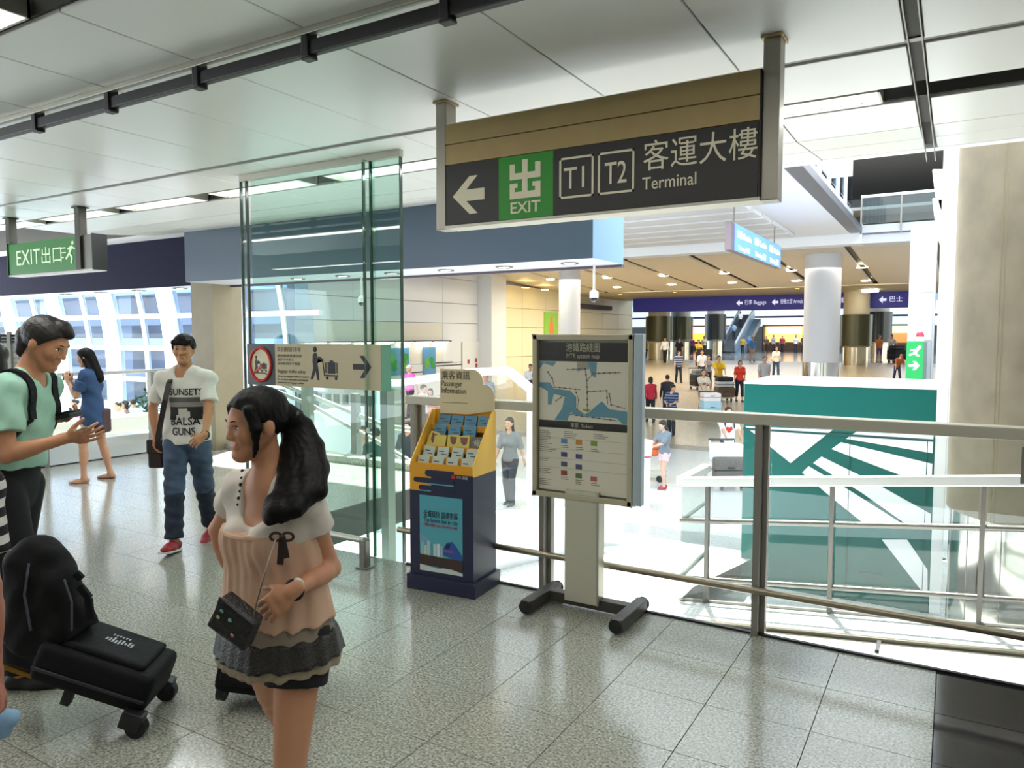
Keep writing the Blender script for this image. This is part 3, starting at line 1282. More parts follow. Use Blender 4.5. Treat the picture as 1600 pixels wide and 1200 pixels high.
# dark band and tan stone ramp
bd = MB().box(-22, 3, 21.6, 22.5, HALL_Z, HALL_Z + .004).build('band', GREY_STONE, low)
rp = MB()
rp.add([(-22, 22.5, HALL_Z), (3, 22.5, HALL_Z), (3, 46.5, -.07), (-22, 46.5, -.07), (3, 54, -.07), (-22, 54, -.07),
        (-22, 22.5, HALL_Z - .3), (3, 22.5, HALL_Z - .3), (3, 54, -.4), (-22, 54, -.4)],
       [(0, 1, 2, 3), (3, 2, 4, 5), (6, 9, 8, 7), (0, 6, 7, 1), (4, 8, 9, 5)])
tag(rp.build('floor_ramp', TAN), kind='structure')
fl = MB().box(-60, 30, 54, 104, -.4, -.07)
tag(fl.build('floor_atrium', granite('stone_atrium', '7f8488', '6a6e72', '93989c', rough=.12, scale=12)), kind='structure')
# landing and ramp behind the balustrade
ld = MB()
zL = -.965
ld.add([(-5.17, 4.29, -1.25), (-2.3, 4.29, zL), (-2.3, 7.6, zL), (-5.17, 7.6, -1.25), (-2.3, 12.5, HALL_Z + .01), (-7.5, 12.5, HALL_Z + .01), (-7.5, 7.6, -1.45),
        ], [(0, 1, 2, 3), (3, 2, 4, 5, 6)])
bm_ = ld
tag(ld.build('floor_landing', GRAN_L), kind='structure')


def rz_(X):
    return zL + (X + 2.3) * .104


rm = MB()
rm.add([(-2.3, 4.29, rz_(-2.3)), (3.5, 4.29, rz_(3.5)), (3.5, 7.2, rz_(3.5)), (-2.3, 7.2, rz_(-2.3)),
        (-2.3, 4.29, rz_(-2.3) - .2), (3.5, 4.29, rz_(3.5) - .2), (3.5, 7.2, rz_(3.5) - .2), (-2.3, 7.2, rz_(-2.3) - .2)],
       [(0, 1, 2, 3), (7, 6, 5, 4), (0, 4, 5, 1), (1, 5, 6, 2), (2, 6, 7, 3), (3, 7, 4, 0)])
tag(rm.build('floor_walkway', GRAN_L), kind='structure')
md = MB().add([(-4.6, 8.9, -1.16), (-2.7, 8.9, -1.16), (-2.7, 9.7, -1.29), (-4.6, 9.7, -1.29)], [(0, 1, 2, 3)])
o = thing('floor_patch', 'flat grey mat on the white landing right of the map stand', 'mat', (-3.65, 9.3, -1.22))
m2 = MB().add([(-.95, -.4, .052), (.95, -.4, .052), (.95, .4, -.062), (-.95, .4, -.062), (-.95, -.4, .04), (.95, -.4, .04), (.95, .4, -.074), (-.95, .4, -.074)],
              [(0, 1, 2, 3), (7, 6, 5, 4), (0, 4, 5, 1), (1, 5, 6, 2), (2, 6, 7, 3), (3, 7, 4, 0)])
m2.build('patch_surface', GREY_STONE, o)  # flat grey patch, darker than the landing around it

# ---- hall: left wall, ceiling, mezzanine, far side
XW = -22.0
w = MB().box(XW - .4, XW, 20.4, 34.6, HALL_Z, 6.2)
wl = tag(w.build('wall_left', mat('joint_grey', '8d9199', .6)), kind='structure')
YWH = mat('yellow_lit_panel', 'ece2c0', .30)  # warm lamp light is put into this panel colour
ys = [20.4, 23.6, 26.8, 30.0, 33.2]
zs = [HALL_Z, .35, 2.35, 3.35, 4.6, 6.2]
for j in range(len(ys) - 1):
    for i in range(len(zs) - 1):
        if zs[i] == .35 and j < 3:
            continue
        mb = MB().box(XW, XW + .05, ys[j] + .01, ys[j + 1] - .01, zs[i] + .012, zs[i + 1] - .012)
        mb.build('panel', WHITE_G, wl, bevel=.008, seg=1)
# recess with the lit strip and art maps is shallower than the panels
MB().box(XW, XW + .02, 20.4, 30, .36, 2.34).build('recess_back', mat('recess_paint', 'e9e6da', .5), wl)
w = MB().box(XW - .4, XW + .15, 34.75, 55, HALL_Z, 4.6)
wr = tag(w.build('wall_far_left', mat('joint_yellow', 'a79a6a', .6)), kind='structure')
for j in range(7):
    for z0, z1 in ((HALL_Z, .5), (.5, 2.2), (2.2, 3.3), (3.3, 4.6)):
        MB().box(XW + .15, XW + .20, 34.8 + 2.88 * j + .012, 34.8 + 2.88 * (j + 1) - .012, z0 + .012, z1 - .012).build('panel', YWH, wr, bevel=.01, seg=1)
pl = MB().box(XW - .3, XW + .9, 33.2, 34.7, HALL_Z, 6.2)
tag(pl.build('trim_6', WHITE), kind='structure')

hc = MB()
# sloping coffered ceiling 30..45, flat soffit 45..50
hc.add([(-26, 29, 5.35), (4, 29, 5.35), (4, 45, 4.5), (-26, 45, 4.5), (4, 54, 4.5), (-26, 54, 4.5),
        (-26, 29, 5.9), (4, 29, 5.9), (4, 54, 5.9), (-26, 54, 5.9)],
       [(0, 1, 2, 3), (3, 2, 4, 5), (6, 9, 8, 7), (0, 6, 7, 1), (4, 8, 9, 5), (0, 3, 5, 9, 6), (1, 7, 8, 4, 2)])
hcl = tag(hc.build('ceiling_hall', mat('hall_ceiling_gap', '6d675c', .7)), kind='structure')
HC = mat('hall_ceiling_panel', 'cfc6b4', .5)
cof = None
for i in range(9):
    x0 = -25 + 3.05 * i
    mb = MB()
    vs = []
    for dx, y, dz in ((.12, 31.2, 0), (2.93, 31.2, 0), (2.93, 43.4, 0), (.12, 43.4, 0)):
        vs.append((dx, y, 5.35 - (y - 29) * .85 / 16 - .16))
    mb.add(vs + [(a, b_, c + .12) for a, b_, c in vs], [(0, 1, 2, 3), (7, 6, 5, 4), (0, 4, 5, 1), (1, 5, 6, 2), (2, 6, 7, 3), (3, 7, 4, 0)])
    if cof is None:
        o = mb.build('panel', HC, hcl, bevel=.05, seg=1)
        cof = o.data
        o.location = (x0, 0, 0)
    else:
        piece('panel', cof, hcl, (x0, 0, 0))
sf = MB().box(-26, 4, 43.6, 54, 4.40, 4.46).build('soffit', mat('hall_soffit', 'b7a986', .55), hcl)

# mezzanine slab over the left of the hall, its edge beam and the cross beam
mz = MB().box(-26, -3.05, 14.6, 27.4, 5.05, 5.85)
mzo = tag(mz.build('ceiling_mezzanine', WHITE), kind='structure')
for i in range(9):
    y = 15.2 + i * 1.2
    MB().box(-10.5, -4.6, y, y + .95, 4.93, 5.05).build('panel', mat('soffit_slat', 'd5d8dc', .4), mzo, bevel=.02, seg=1)
bm = MB().box(-26, -2.7, 26.8, 27.5, 4.72, 5.35)
tag(bm.build('trim_7', WHITE), kind='structure')
bm = MB().box(-2.7, 6, 26.9, 27.5, 4.72, 5.0).box(-2.7, 6, 26.8, 27.3, 5.05, 5.30).box(-2.7, 6, 27.0, 27.5, 4.98, 5.08)
tag(bm.build('trim_8', mat('beam_grey', 'c9ccd4', .5)), kind='structure')
ub = MB().box(-30, 8, 26.8, 60, 9.0, 9.3)
up = tag(ub.build('ceiling_upper', mat('upper_ceiling', '7d7d7c', .7)), kind='structure')
ub = MB().box(-30, 8, 44, 44.3, 5.3, 9.0)
tag(ub.build('wall_upper', mat('upper_wall', '8d9290', .6)), kind='structure')
ub = MB().box(-30, 8, 27.5, 54, 5.9, 6.0)
tag(ub.build('floor_upper', mat('upper_floor', '90908c', .5)), kind='structure')

# right side of the hall: narrow white wall end and long white wall
rw = MB().box(-1.16, -.5, 24, 24.6, HALL_Z, 4.75).box(-.24, .1, 13.5, 24.6, HALL_Z, 7.5)
rwo = tag(rw.build('wall_right', WHITE), kind='structure')
for z0, z1 in ((HALL_Z, 1.55), (1.58, 2.9), (2.93, 3.75)):
    MB().box(-1.0, -.55, 23.95, 24.0, z0, z1).build('panel', WHITE_G if z0 > 1 else mat('panel_grey', 'bfc2cb', .5), rwo, bevel=.01, seg=1)
rw = MB().box(.2, 6, 12.9, 13.4, HALL_Z, 9)
tag(rw.build('wall_right_near', WHITE), kind='structure')

# far end of the atrium
fw = MB().box(-60, 30, 103, 103.5, -.1, 14)
fwo = tag(fw.build('wall_far', mat('far_wall', '5e6266', .7)), kind='structure')
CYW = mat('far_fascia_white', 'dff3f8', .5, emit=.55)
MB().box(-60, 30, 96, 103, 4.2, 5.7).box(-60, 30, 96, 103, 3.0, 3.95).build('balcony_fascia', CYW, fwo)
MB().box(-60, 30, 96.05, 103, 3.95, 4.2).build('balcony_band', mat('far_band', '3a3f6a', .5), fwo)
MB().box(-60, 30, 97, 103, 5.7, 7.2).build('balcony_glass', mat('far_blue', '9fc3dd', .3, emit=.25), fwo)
cl = MB().box(-60, 30, 54, 104, 9.2, 9.5)
tag(cl.build('ceiling_atrium', mat('atrium_ceiling', 'b7bcc0', .6)), kind='structure')

# outside shell so that only the skylight and the windows let the day in
sh = MB().box(-26.5, -22.4, 6, 55, 6.1, 6.4).box(4.5, 4.9, -8, 14, -2, 9).box(6, 6.4, 13, 54, -2, 12)
tag(sh.build('wall_shell', mat('shell_grey', '9a9c9c', .8)), kind='structure')
sh = MB().box(-16.5, 4.5, -8.4, -8, -.3, 3.5)
tag(sh.build('wall_back', mat('back_wall', 'c2c3be', .6)), kind='structure')

# ---- tan column between the bulkheads, big concrete column, hall columns
tc = MB().box(-9.85, -9.36, 7.10, 7.62, -.35, 3.1)
tco = tag(tc.build('column', mat('tan_cladding', '8a7f66', .5, noise=.06, nscale=4)), 'tan clad column between the navy bulkhead and the tall glass', 'column', kind='structure')
cc = thing('concrete_column', 'huge round concrete column with a steel clad foot at the right edge', 'column', (.95, 8.75, HALL_Z))
MB().cyl((0, 0), .97, 1.70, 6.5, 64).build('shaft', CONC, cc, smooth=True)
MB().cyl((0, 0), .94, 0, 1.70, 64).build('steel_cladding', mat('mirror_steel', 'cfccc4', .12, metal=1.0, noise=.10, nscale=3, stretch=(4, 4, .02)), cc, smooth=True)
g = MB()
a = math.radians(-128)
for da in (-.018, .018):
    g.bar((.965 * math.cos(a + da), .965 * math.sin(a + da), 1.70), (.965 * math.cos(a + da), .965 * math.sin(a + da), 6.5), .012, .02)
g.build('casting_seam', mat('concrete_seam', '857a62', .8), cc)
for k in range(8):
    a = -math.pi * (k + .5) / 8
    MB().bar((.942 * math.cos(a), .942 * math.sin(a), .01), (.942 * math.cos(a), .942 * math.sin(a), 1.69), .006, .006).build('cladding_joint', STEEL_D, cc)


def hall_column(p, r, zt, split, label, m_up, m_low, ring=None, group=None):
    t = thing('hall_column', label, 'column', p, group=group)
    MB().cyl((0, 0), r, split - p[2], zt - p[2], 40).build('shaft', m_up, t, smooth=True)
    MB().cyl((0, 0), r * 1.01, 0, split - p[2], 40).build('steel_foot', m_low, t, smooth=True)
    if ring:
        MB().cyl((0, 0), ring[0], ring[1] - p[2], ring[2] - p[2], 40).build('collar', ring[3], t, smooth=True)
        MB().tube([(ring[0] * math.cos(q * math.pi / 20), ring[0] * math.sin(q * math.pi / 20), ring[1] - p[2]) for q in range(41)], .03, 6, caps=False).build('collar_rim', STEEL_D, t)
    return t


STF = mat('column_steel', 'b7a98c', .18, metal=1.0)
WCOL = mat('column_white', 'd9dce2', .5)
TCOL = mat('column_cream', 'd2c4a0', .55)
OLIVE = mat('olive_collar', '4c4a33', .32, metal=.6)
SMOKE = mat('smoke_collar', '34342f', .25, metal=.6)
Yc = 32.8
hall_column((-4.72, Yc, hall_z(Yc)), .70, 5.2, .62, 'stout white round column with steel foot behind the teal kiosk', WCOL, mat('column_steel_bright', 'cfcac4', .15, metal=1.0))
hall_column((-16.3, Yc, hall_z(Yc)), .52, 5.2, .62, 'slim white round column above the map stand', WCOL, STF)
hall_column((-18.9, 53.0, -.07), .80, 4.6, 1.2, 'cream column with olive collar leftmost under the blue fascia', TCOL, STF, (1.0, 1.35, 3.15, OLIVE))
hall_column((-20.3, 62.3, -.07), .84, 9.3, 1.2, 'second column from the left with dark olive collar', mat('column_grey', '9b9a94', .5), STF, (1.05, 1.35, 3.35, OLIVE))
hall_column((-20.95, 75.5, -.07), .84, 9.3, 1.2, 'third column with smoky collar beside the food stall lights', mat('column_grey', '9b9a94', .5), STF, (1.05, 1.3, 3.9, SMOKE))
hall_column((-5.2, 49.8, -.07), .74, 4.6, 1.0, 'cream column with olive collar right of the stout white column', TCOL, STF, (.92, 1.1, 3.0, OLIVE))
hall_column((-5.2, 65.0, -.07), .80, 9.3, 1.2, 'far column with dark collar at right under the blue fascia', mat('column_grey', '9b9a94', .5), STF, (1.0, 1.2, 3.6, SMOKE))

# ---- curved window wall at the left
RIBW = mat('window_rib', 'f2f5fa', .5)
ww = MB()
win = None
ZB = [HALL_Z, -.25, 1.16, 2.56, 3.97, 5.38, 6.8, 8.2]
xr = [-55.6 + 4.45 * i for i in range(8)]


def wy(z):
    return 20.0 - .03 * max(0, z) ** 2


for i, x in enumerate(xr):
    nm = 'window_%d' % (i + 1)
    mb = MB()
    zsamp = [HALL_Z + (8.4 - HALL_Z) * q / 14 for q in range(15)]
    for q in range(14):
        mb.bar((x, wy(zsamp[q]), zsamp[q]), (x, wy(zsamp[q + 1]), zsamp[q + 1]), .95, .35, up=(0, 1, 0))
    win = tag(mb.build(nm, RIBW), kind='structure')
    for z in ZB:
        MB().box(x, x + 4.45, wy(z) - .10, wy(z) + .10, z - .10, z + .10).build('mullion_bar', RIBW, win)
    mb = MB()
    for q in range(14):
        mb.bar((x + 2.5, wy(zsamp[q]), zsamp[q]), (x + 2.5, wy(zsamp[q + 1]), zsamp[q + 1]), .22, .16, up=(0, 1, 0))
    mb.build('mullion_post', RIBW, win)
    for z0, z1 in zip(ZB[:-1], ZB[1:]):
        for xa, xb_ in ((x + .47, x + 2.39), (x + 2.61, x + 3.98)):
            mb = MB()
            vs = [(xa, wy(z0), z0 + .1), (xb_, wy(z0), z0 + .1), (xb_, wy(z1), z1 - .1), (xa, wy(z1), z1 - .1)]
            mb.add(vs + [(a, b_ + .02, c) for a, b_, c in vs], [(0, 1, 2, 3), (7, 6, 5, 4), (0, 4, 5, 1), (1, 5, 6, 2), (2, 6, 7, 3), (3, 7, 4, 0)])
            mb.build('pane', GLASS_B, win)
lr = MB().box(-75, -22.4, 5.5, 11.0, 7.6, 8.2)
tag(lr.build('ceiling_left', mat('left_roof', 'dfe3e8', .6)), kind='structure')

# building across the road, seen through the panes
bl = thing('station_building', 'grey blue concrete building with long decks beyond the curved windows', 'building', (-60, 38, -4))
BC, BD, BLT = mat('deck_concrete', '7f8a9c', .7), mat('deck_blue_glass', '48607c', .35), mat('deck_light', 'aebccf', .6)  # blue-grey facade glass set behind the paler decks
MB().box(-60, 33, 2, 10, 0, 18).build('facade', BD, bl)
for i, z in enumerate((2.2, 4.6, 6.6, 9.2, 12.2, 15)):
    MB().box(-60, 33, 0, 3, z, z + (.9 if i % 2 else .6)).build('deck', BLT if i % 2 else BC, bl)
for i in range(7):
    MB().box(-56 + i * 13.1, -55.0 + i * 13.1 + (i % 3) * .8, .6, 2, 0, 17).build('pier', BC if i % 3 else BLT, bl)
gd = MB().box(-130, -22, 21, 60, -4.3, -4)
tag(gd.build('ground', mat('road_grey', '8a8c8e', .8)), kind='structure')
# ================================================================ OBJECTS
CREAM = mat('sign_cream', 'd3caa9', .55)
INK = mat('sign_ink', '1b1c22', .5)
BOARD = mat('sign_black', '211f1e', .4)
GREEN = mat('sign_green', '1f8f1c', .4)
YEL_W = mat('letter_white', 'e6dfc4', .5)
RX = (math.pi / 2, 0, 0)

# ---- big hanging exit sign
S = thing('hanging_sign', 'big black hanging sign with green EXIT field, white arrow and T1 T2 boxes', 'sign', (-1.65, 3.5, 2.32))
MB().box(-.89, .862, .012, .13, .0, .58).build('sign_case', BRONZE, S, bevel=.004)
MB().box(-.885, .862, 0, .014, .47, .582).build('upper_strip', BRONZE, S, bevel=.003)
MB().box(-.885, .862, 0, .014, .355, .466).build('lower_strip', BRONZE, S, bevel=.003)
f = MB().box(-.885, -.526, .002, .014, .014, .352).box(-.19, .858, .002, .014, .014, .352).build('face_panel', BOARD, S)
f = MB().box(-.526, -.19, .0015, .014, .014, .352).build('exit_panel', GREEN, S)
MB().box(-.89, .87, -.006, .13, -.004, .012).build('bottom_trim', ALU, S, bevel=.003)
for x, nm in ((-.93, 'post'), (.905, 'post')):
    p = MB().box(x - .038, x + .038, .02, .12, -.005, .73).build('post', mat('post_steel', '9a968c', .38, metal=.9), S, bevel=.006)
    MB().box(x - .048, x + .048, .005, .135, .715, .728).build('ceiling_plate', BRONZE, p, bevel=.003)
for x0, x1 in ((-.888, -.884), (.862, .868)):
    MB().box(x0, x1, 0, .1, .0, .58).build('shadow_gap', BLACK, S)
# arrow
ar = [(-.115, 0), (.0, .105), (.055, .105), (-.022, .032), (.10, .032), (.10, -.032), (-.022, -.032), (.055, -.105), (.0, -.105)]
MB().prism(ar, (-.72, .0016, .172), (1, 0, 0), (0, 0, 1), (0, -.0015, 0)).build('arrow', YEL_W, S)
# pictogram of the character for exit, drawn in square strokes
q = MB()
cx0, cz0 = -.36, .222
# upper and lower halves as clean outlines, one stem through both
hw, bw_, sw_ = .095, .033, .017
for pts in ([(-hw, .002), (-sw_, .002), (-sw_, .036), (-hw + bw_, .036), (-hw + bw_, .085), (-hw, .085)], [(sw_, .002), (hw, .002), (hw, .085), (hw - bw_, .085), (hw - bw_, .036), (sw_, .036)],
            [(-sw_, -.10), (sw_, -.10), (sw_, .105), (-sw_, .105)],
            [(-hw, -.10), (-sw_, -.10), (-sw_, -.064), (-hw + bw_, -.064), (-hw + bw_, -.042), (-hw + bw_ + .016, -.042), (-hw + bw_ + .016, -.018), (-hw, -.018)],
            [(sw_, -.10), (hw, -.10), (hw, -.018), (hw - bw_ - .016, -.018), (hw - bw_ - .016, -.042), (hw - bw_, -.042), (hw - bw_, -.064), (sw_, -.064)]):
    q.prism([(cx0 + a, cz0 + b) for a, b in pts], (0, -.0003, 0), (1, 0, 0), (0, 0, 1), (0, .0016, 0))
q.build('exit_character', YEL_W, S)
text('exit_lettering', 'EXIT', .085, YEL_W, S, (-.36, 0, .045), align='CENTER', width=.185, bold=.012)
for i, (s_, xc) in enumerate((('T1', -.055), ('T2', .165))):
    fr = MB()
    fw_, fh_ = .098, .105
    zc = .20
    for k in range(1):
        fr.box(xc - fw_, xc + fw_, 0, .002, zc + fh_ - .011, zc + fh_).box(xc - fw_, xc + fw_, 0, .002, zc - fh_, zc - fh_ + .011)
        fr.box(xc - fw_, xc - fw_ + .011, 0, .002, zc - fh_, zc + fh_).box(xc + fw_ - .011, xc + fw_, 0, .002, zc - fh_, zc + fh_)
    fr.build('terminal_box', YEL_W, S)
    text('terminal_number', s_, .155, YEL_W, S, (xc, 0, zc - .055), align='CENTER', width=.118, bold=.004)
text('chinese_lettering', '客運大樓', .155, YEL_W, S, (.305, 0, .200), width=.545)
text('terminal_lettering', 'Terminal', .085, YEL_W, S, (.305, 0, .098), width=.27, bold=.004)

# ---- green hanging exit sign at the left
S = thing('exit_sign', 'green hanging EXIT sign with white lettering and running figure at the left', 'sign', (-8.52, 4.4, 2.40))
GR2 = mat('sign_green_lit', '1d7a1f', .45, emit=.10)
MB().box(-.86, .60, 0, .14, 0, .35).build('sign_case', GR2, S, bevel=.004)
MB().box(.60, .84, -.004, .15, -.004, .352).build('end_case', mat('grey_case', '77776f', .4, metal=.7), S, bevel=.004)
for x0, x1 in ((-.875, -.86), (.84, .855)):
    MB().box(x0, x1, -.01, .15, -.01, .36).build('end_plate', BLACK, S)
MB().box(-.86, .84, -.004, .144, -.02, -.004).build('bottom_tray', mat('tray_white', 'd8d8d2', .4), S)
for x in (-.80, .62):
    p = MB().box(x - .045, x + .045, -.03, .05, .0 if x > 0 else .352, .65).build('post', mat('post_dark', '4d4a44', .5, metal=.5), S, bevel=.004)
    MB().box(x - .06, x + .06, -.05, .07, .632, .645).build('ceiling_plate', BLACK, p)
LW = mat('letter_pale_green', 'cfe6c4', .5, emit=.25)
text('exit_lettering', 'EXIT', .24, LW, S, (-.70, -.002, .10), width=.50)
text('chinese_lettering', '出口', .20, LW, S, (-.17, -.002, .105), width=.40)
rm_ = MB()
rm_.ball((.48, -.004, .285), (.022, .006, .022), 10)
for a_, b_, w_ in (((.46, 0, .255), (.41, 0, .18), .035), ((.41, 0, .18), (.46, 0, .13), .025), ((.46, 0, .13), (.44, 0, .07), .022), ((.41, 0, .18), (.34, 0, .12), .025),
                   ((.46, 0, .24), (.52, 0, .22), .018), ((.45, 0, .245), (.38, 0, .225), .018), ((.26, 0, .24), (.34, 0, .24), .012), ((.26, 0, .19), (.34, 0, .19), .012), ((.25, 0, .14), (.30, 0, .14), .012)):
    rm_.bar((a_[0], -.003, a_[2]), (b_[0], -.003, b_[2]), w_, .004, up=(0, 1, 0))
rm_.build('running_figure', LW, S)

# ---- front balustrade
B = thing('balustrade', 'glass balustrade with flat steel handrail behind the map stand', 'railing', (0, Y_E, 0))
RAILM = mat('handrail_steel', 'bdb9a8', .4, metal=.15)
MB().box(-3.43, 1.6, -.055, .055, 1.205, 1.265).build('handrail', RAILM, B, bevel=.006)
MB().box(-3.46, 1.6, -.03, -.005, -.004, .012).build('base_channel', BLACK, B)
for x in (-3.36, -2.29, -.915, .50, 1.5):
    p = MB().box(x - .026, x + .012, -.05, .05, 0, 1.205).box(x + .012, x + .040, .0, .05, 0, 1.205).build('post', mat('post_grey', '8b8881', .4, metal=.3), B, bevel=.003)
    MB().bar((x + .02, -.04, .27), (x + .02, -.075, .27), .03, .02).build('rail_bracket', STEEL, p)
for x0, x1 in ((-3.31, -2.33), (-2.24, -.95), (-.86, .46), (.55, 1.47)):
    MB().box(x0, x1, .015, .027, .015, 1.19).build('glass_panel', GLASS_C, B)
MB().tube([(-3.49, -.07, .27), (1.6, -.07, .27)], .021, 14).build('kick_rail', mat('tube_bronze', '9f9684', .3, metal=.9), B, smooth=True)
pl = thing('glass_notice', 'small grey notice on the balustrade glass at the right edge', 'sign', (.345, Y_E + .008, 1.08))
MB().box(-.05, .07, 0, .004, -.09, .09).build('plate', mat('notice_grey', '84867f', .5), pl, bevel=.0015)
MB().box(.0, .045, -.001, .001, .0, .05).build('blue_mark', mat('notice_blue', '27418a', .5), pl)
MB().box(-.03, .045, -.001, .001, -.045, -.04).box(-.03, .03, -.001, .001, -.062, -.057).build('printed_line', INK, pl)

# ---- tall glass screen left of the balustrade
G = thing('glass_screen', 'tall greenish glass screen from floor to ceiling left of the brochure stand', 'glass partition', (0, Y_E, 0))
for x0, x1 in ((-5.10, -3.86), (-3.78, -3.50)):
    MB().box(x0, x1, 0, .014, .0, 3.0).build('glass_pane', GLASS_G, G)
MB().box(-3.80, -3.786, -.07, .05, 0, 3.0).build('glass_fin', GLASS_G, G)
for x in (-5.225, -5.155, -3.855, -3.785, -3.497):
    MB().box(x - .005, x + .005, -.008, .018, 0, 3.02).build('glass_edge', GLASS_E, G)
MB().box(-5.222, -5.16, 0, .012, 0, 3.0).build('glass_pane', GLASS_C, G)
MB().box(-5.23, -3.49, -.012, .026, 3.0, 3.05).build('head_channel', ALU, G)
for x in (-3.82,):
    for z in (.78, .98):
        MB().tube([(x, -.02, z), (x, .04, z)], .022, 12).build('glass_clamp', STEEL, G, smooth=True)

# ---- trolley bumper rail
b = thing('bumper_rail', 'low steel bumper rail with a square foot in front of the tall glass', 'railing', (-3.66, 4.02, 0))
MB().tube([(0, 0, .205), (-1.25, .02, .205)], .024, 12).build('rail', STEEL, b, smooth=True)
MB().box(-.03, .03, -.03, .03, 0, .215).build('foot_post', STEEL_D, b, bevel=.008)
MB().box(-.05, .05, -.045, .045, 0, .012).build('foot_plate', STEEL_D, b, bevel=.003)
MB().box(-1.27, -1.21, -.03, .05, 0, .215).build('foot_post', STEEL_D, b, bevel=.008)

# ---- trolley safety notice on the glass
N = thing('trolley_notice', 'cream baggage trolley safety notice with red ring and black arrow on glass', 'sign', (-5.15, 4.235, 1.29))
Wn, Hn = 1.48, .345
MB().box(.34, Wn, 0, .012, 0, Hn).build('cream_panel', mat('notice_cream', 'c4b898', .5), N, bevel=.003)
MB().box(0, .34, 0, .012, 0, Hn).build('dark_panel', mat('notice_dark', '262d33', .4), N, bevel=.003)
MB().box(Wn, Wn + .09, .002, .010, 0, Hn).build('green_edge', mat('edge_green', '5aa482', .3), N)
ring = MB().tube([(.17 + .125 * math.cos(i * math.pi / 24), -.003, .172 + .138 * math.sin(i * math.pi / 24)) for i in range(49)], .013, 8, caps=False)
ring.build('red_ring', mat('sign_red', 'c4241c', .45), N)
MB().prism([(.122 * math.cos(i * math.pi / 18), .135 * math.sin(i * math.pi / 18)) for i in range(36)], (.17, -.001, .172), (1, 0, 0), (0, 0, 1), (0, .002, 0)).build('ring_field', mat('notice_pale', 'd8cfb0', .5), N)


def trolley_pict(parent, ox, oz, s, m, nm):
    p = MB()
    p.ball((ox, -.003, oz + .30 * s), (.030 * s, .004, .034 * s), 12)
    body = [(-.035, .24), (.0, .262), (.03, .25), (.045, .20), (.12, .165), (.125, .18), (.118, .195), (.06, .225), (.035, .14), (.05, .06), (.065, -.06), (.03, -.055), (.01, .05), (-.04, -.05), (-.08, -.055), (-.03, .08), (-.04, .16)]
    p.prism([(ox + a * s, oz + b * s) for a, b in body], (0, -.002, 0), (1, 0, 0), (0, 0, 1), (0, .002, 0))
    for a_, b_, w_ in (((.12, .18), (.15, -.005), .012), ((.14, .0), (.36, .0), .016), ((.17, .15), (.17, .03), .012), ((.345, .15), (.345, .03), .012)):
        p.bar((ox + a_[0] * s, -.002, oz + a_[1] * s), (ox + b_[0] * s, -.002, oz + b_[1] * s), w_ * s, .003, up=(0, 1, 0))
    p.box(ox + .20 * s, ox + .32 * s, -.003, 0, oz + .025 * s, oz + .155 * s)
    p.box(ox + .235 * s, ox + .285 * s, -.003, 0, oz + .155 * s, oz + .175 * s)
    for a_ in (.19, .33):
        p.ball((ox + a_ * s, -.003, oz - .03 * s), (.02 * s, .004, .02 * s), 10)
    p.build(nm, m, parent)


trolley_pict(N, .80, .10, .68, INK, 'walking_figure')
trolley_pict(N, .115, .125, .36, INK, 'slipping_figure')
MB().bar((.10, -.004, .11), (.19, -.004, .165), .02, .003, up=(0, 1, 0)).build('red_stroke', mat('sign_red', 'c4241c', .45), N)
MB().bar((.08, -.004, .10), (.22, -.004, .10), .008, .003, up=(0, 1, 0)).bar((.22, -.004, .10), (.26, -.004, .085), .008, .003, up=(0, 1, 0)).build('step_line', INK, N)
ar = [(0, -.022), (.12, -.022), (.07, -.085), (.115, -.085), (.185, 0), (.115, .085), (.07, .085), (.12, .022), (0, .022)]
MB().prism(ar, (1.20, -.002, .175), (1, 0, 0), (0, 0, 1), (0, .003, 0)).build('arrow', INK, N)
GI = mat('notice_print', '6b6654', .6)
text('chinese_lettering', '安全使用行李車', .040, GI, N, (.37, -.001, .285), width=.27)
for i, s_ in enumerate(('請勿將嬰兒或小童', '放於行李車上', '請勿使用扶手電梯')):
    text('chinese_small_print', s_, .026, GI, N, (.37, -.001, .240 - .032 * i), width=(.28, .19, .26)[i])
text('english_lettering', 'Baggage trolley safety', .040, GI, N, (.37, -.001, .110), width=.32, bold=.006)
for i, s_ in enumerate(('Do not use baggage trolley on escalator', 'Do not leave passengers and baggage', 'unattended on baggage trolleys')):
    text('english_small_print', s_, .022, GI, N, (.37, -.001, .075 - .026 * i), width=(.36, .35, .30)[i])

# ---- map stand
mp = thing('map_stand', 'framed system map on a grey post with dark H shaped foot', 'notice stand', (-1.93, 4.11, 0))
FOOT = mat('foot_dark', '3a3832', .5)
MB().box(-.115, .105, -.05, .03, .05, .75).build('column', mat('stand_grey', 'b6b4a2', .45), mp, bevel=.005)
MB().box(.105, .118, -.052, .032, .05, .75).build('column_edge', ALU, mp)
MB().box(-.28, .33, -.035, .035, .02, .085).build('foot_bar', FOOT, mp, bevel=.004)
for x in (-.262, .33):
    fb = MB().box(x - .035, x + .035, -.28, .14, .018, .088).build('foot', FOOT, mp, bevel=.006)
    for y in (-.285, .145):
        MB().tube([(x, y - .004, .05), (x, y + .006, .05)], .042, 16).build('end_cap', BLACK, fb, smooth=True)
frame = MB()
for x0, x1, z0, z1 in ((-.345, .328, .69, .725), (-.345, .328, 1.675, 1.71), (-.345, -.312, .69, 1.71), (.295, .328, .69, 1.71)):
    frame.box(x0, x1, -.055, -.005, z0, z1)
frame.build('frame', mat('frame_olive', 'b0aa90', .4, metal=.2), mp, bevel=.005)
MB().box(.330, .385, -.050, -.0, .70, 1.712).build('frame_side', mat('frame_side_steel', 'b3c2cc', .35, metal=.4), mp, bevel=.006)
MB().box(-.345, .33, -.005, .03, .70, 1.70).build('back_panel', ALU, mp)
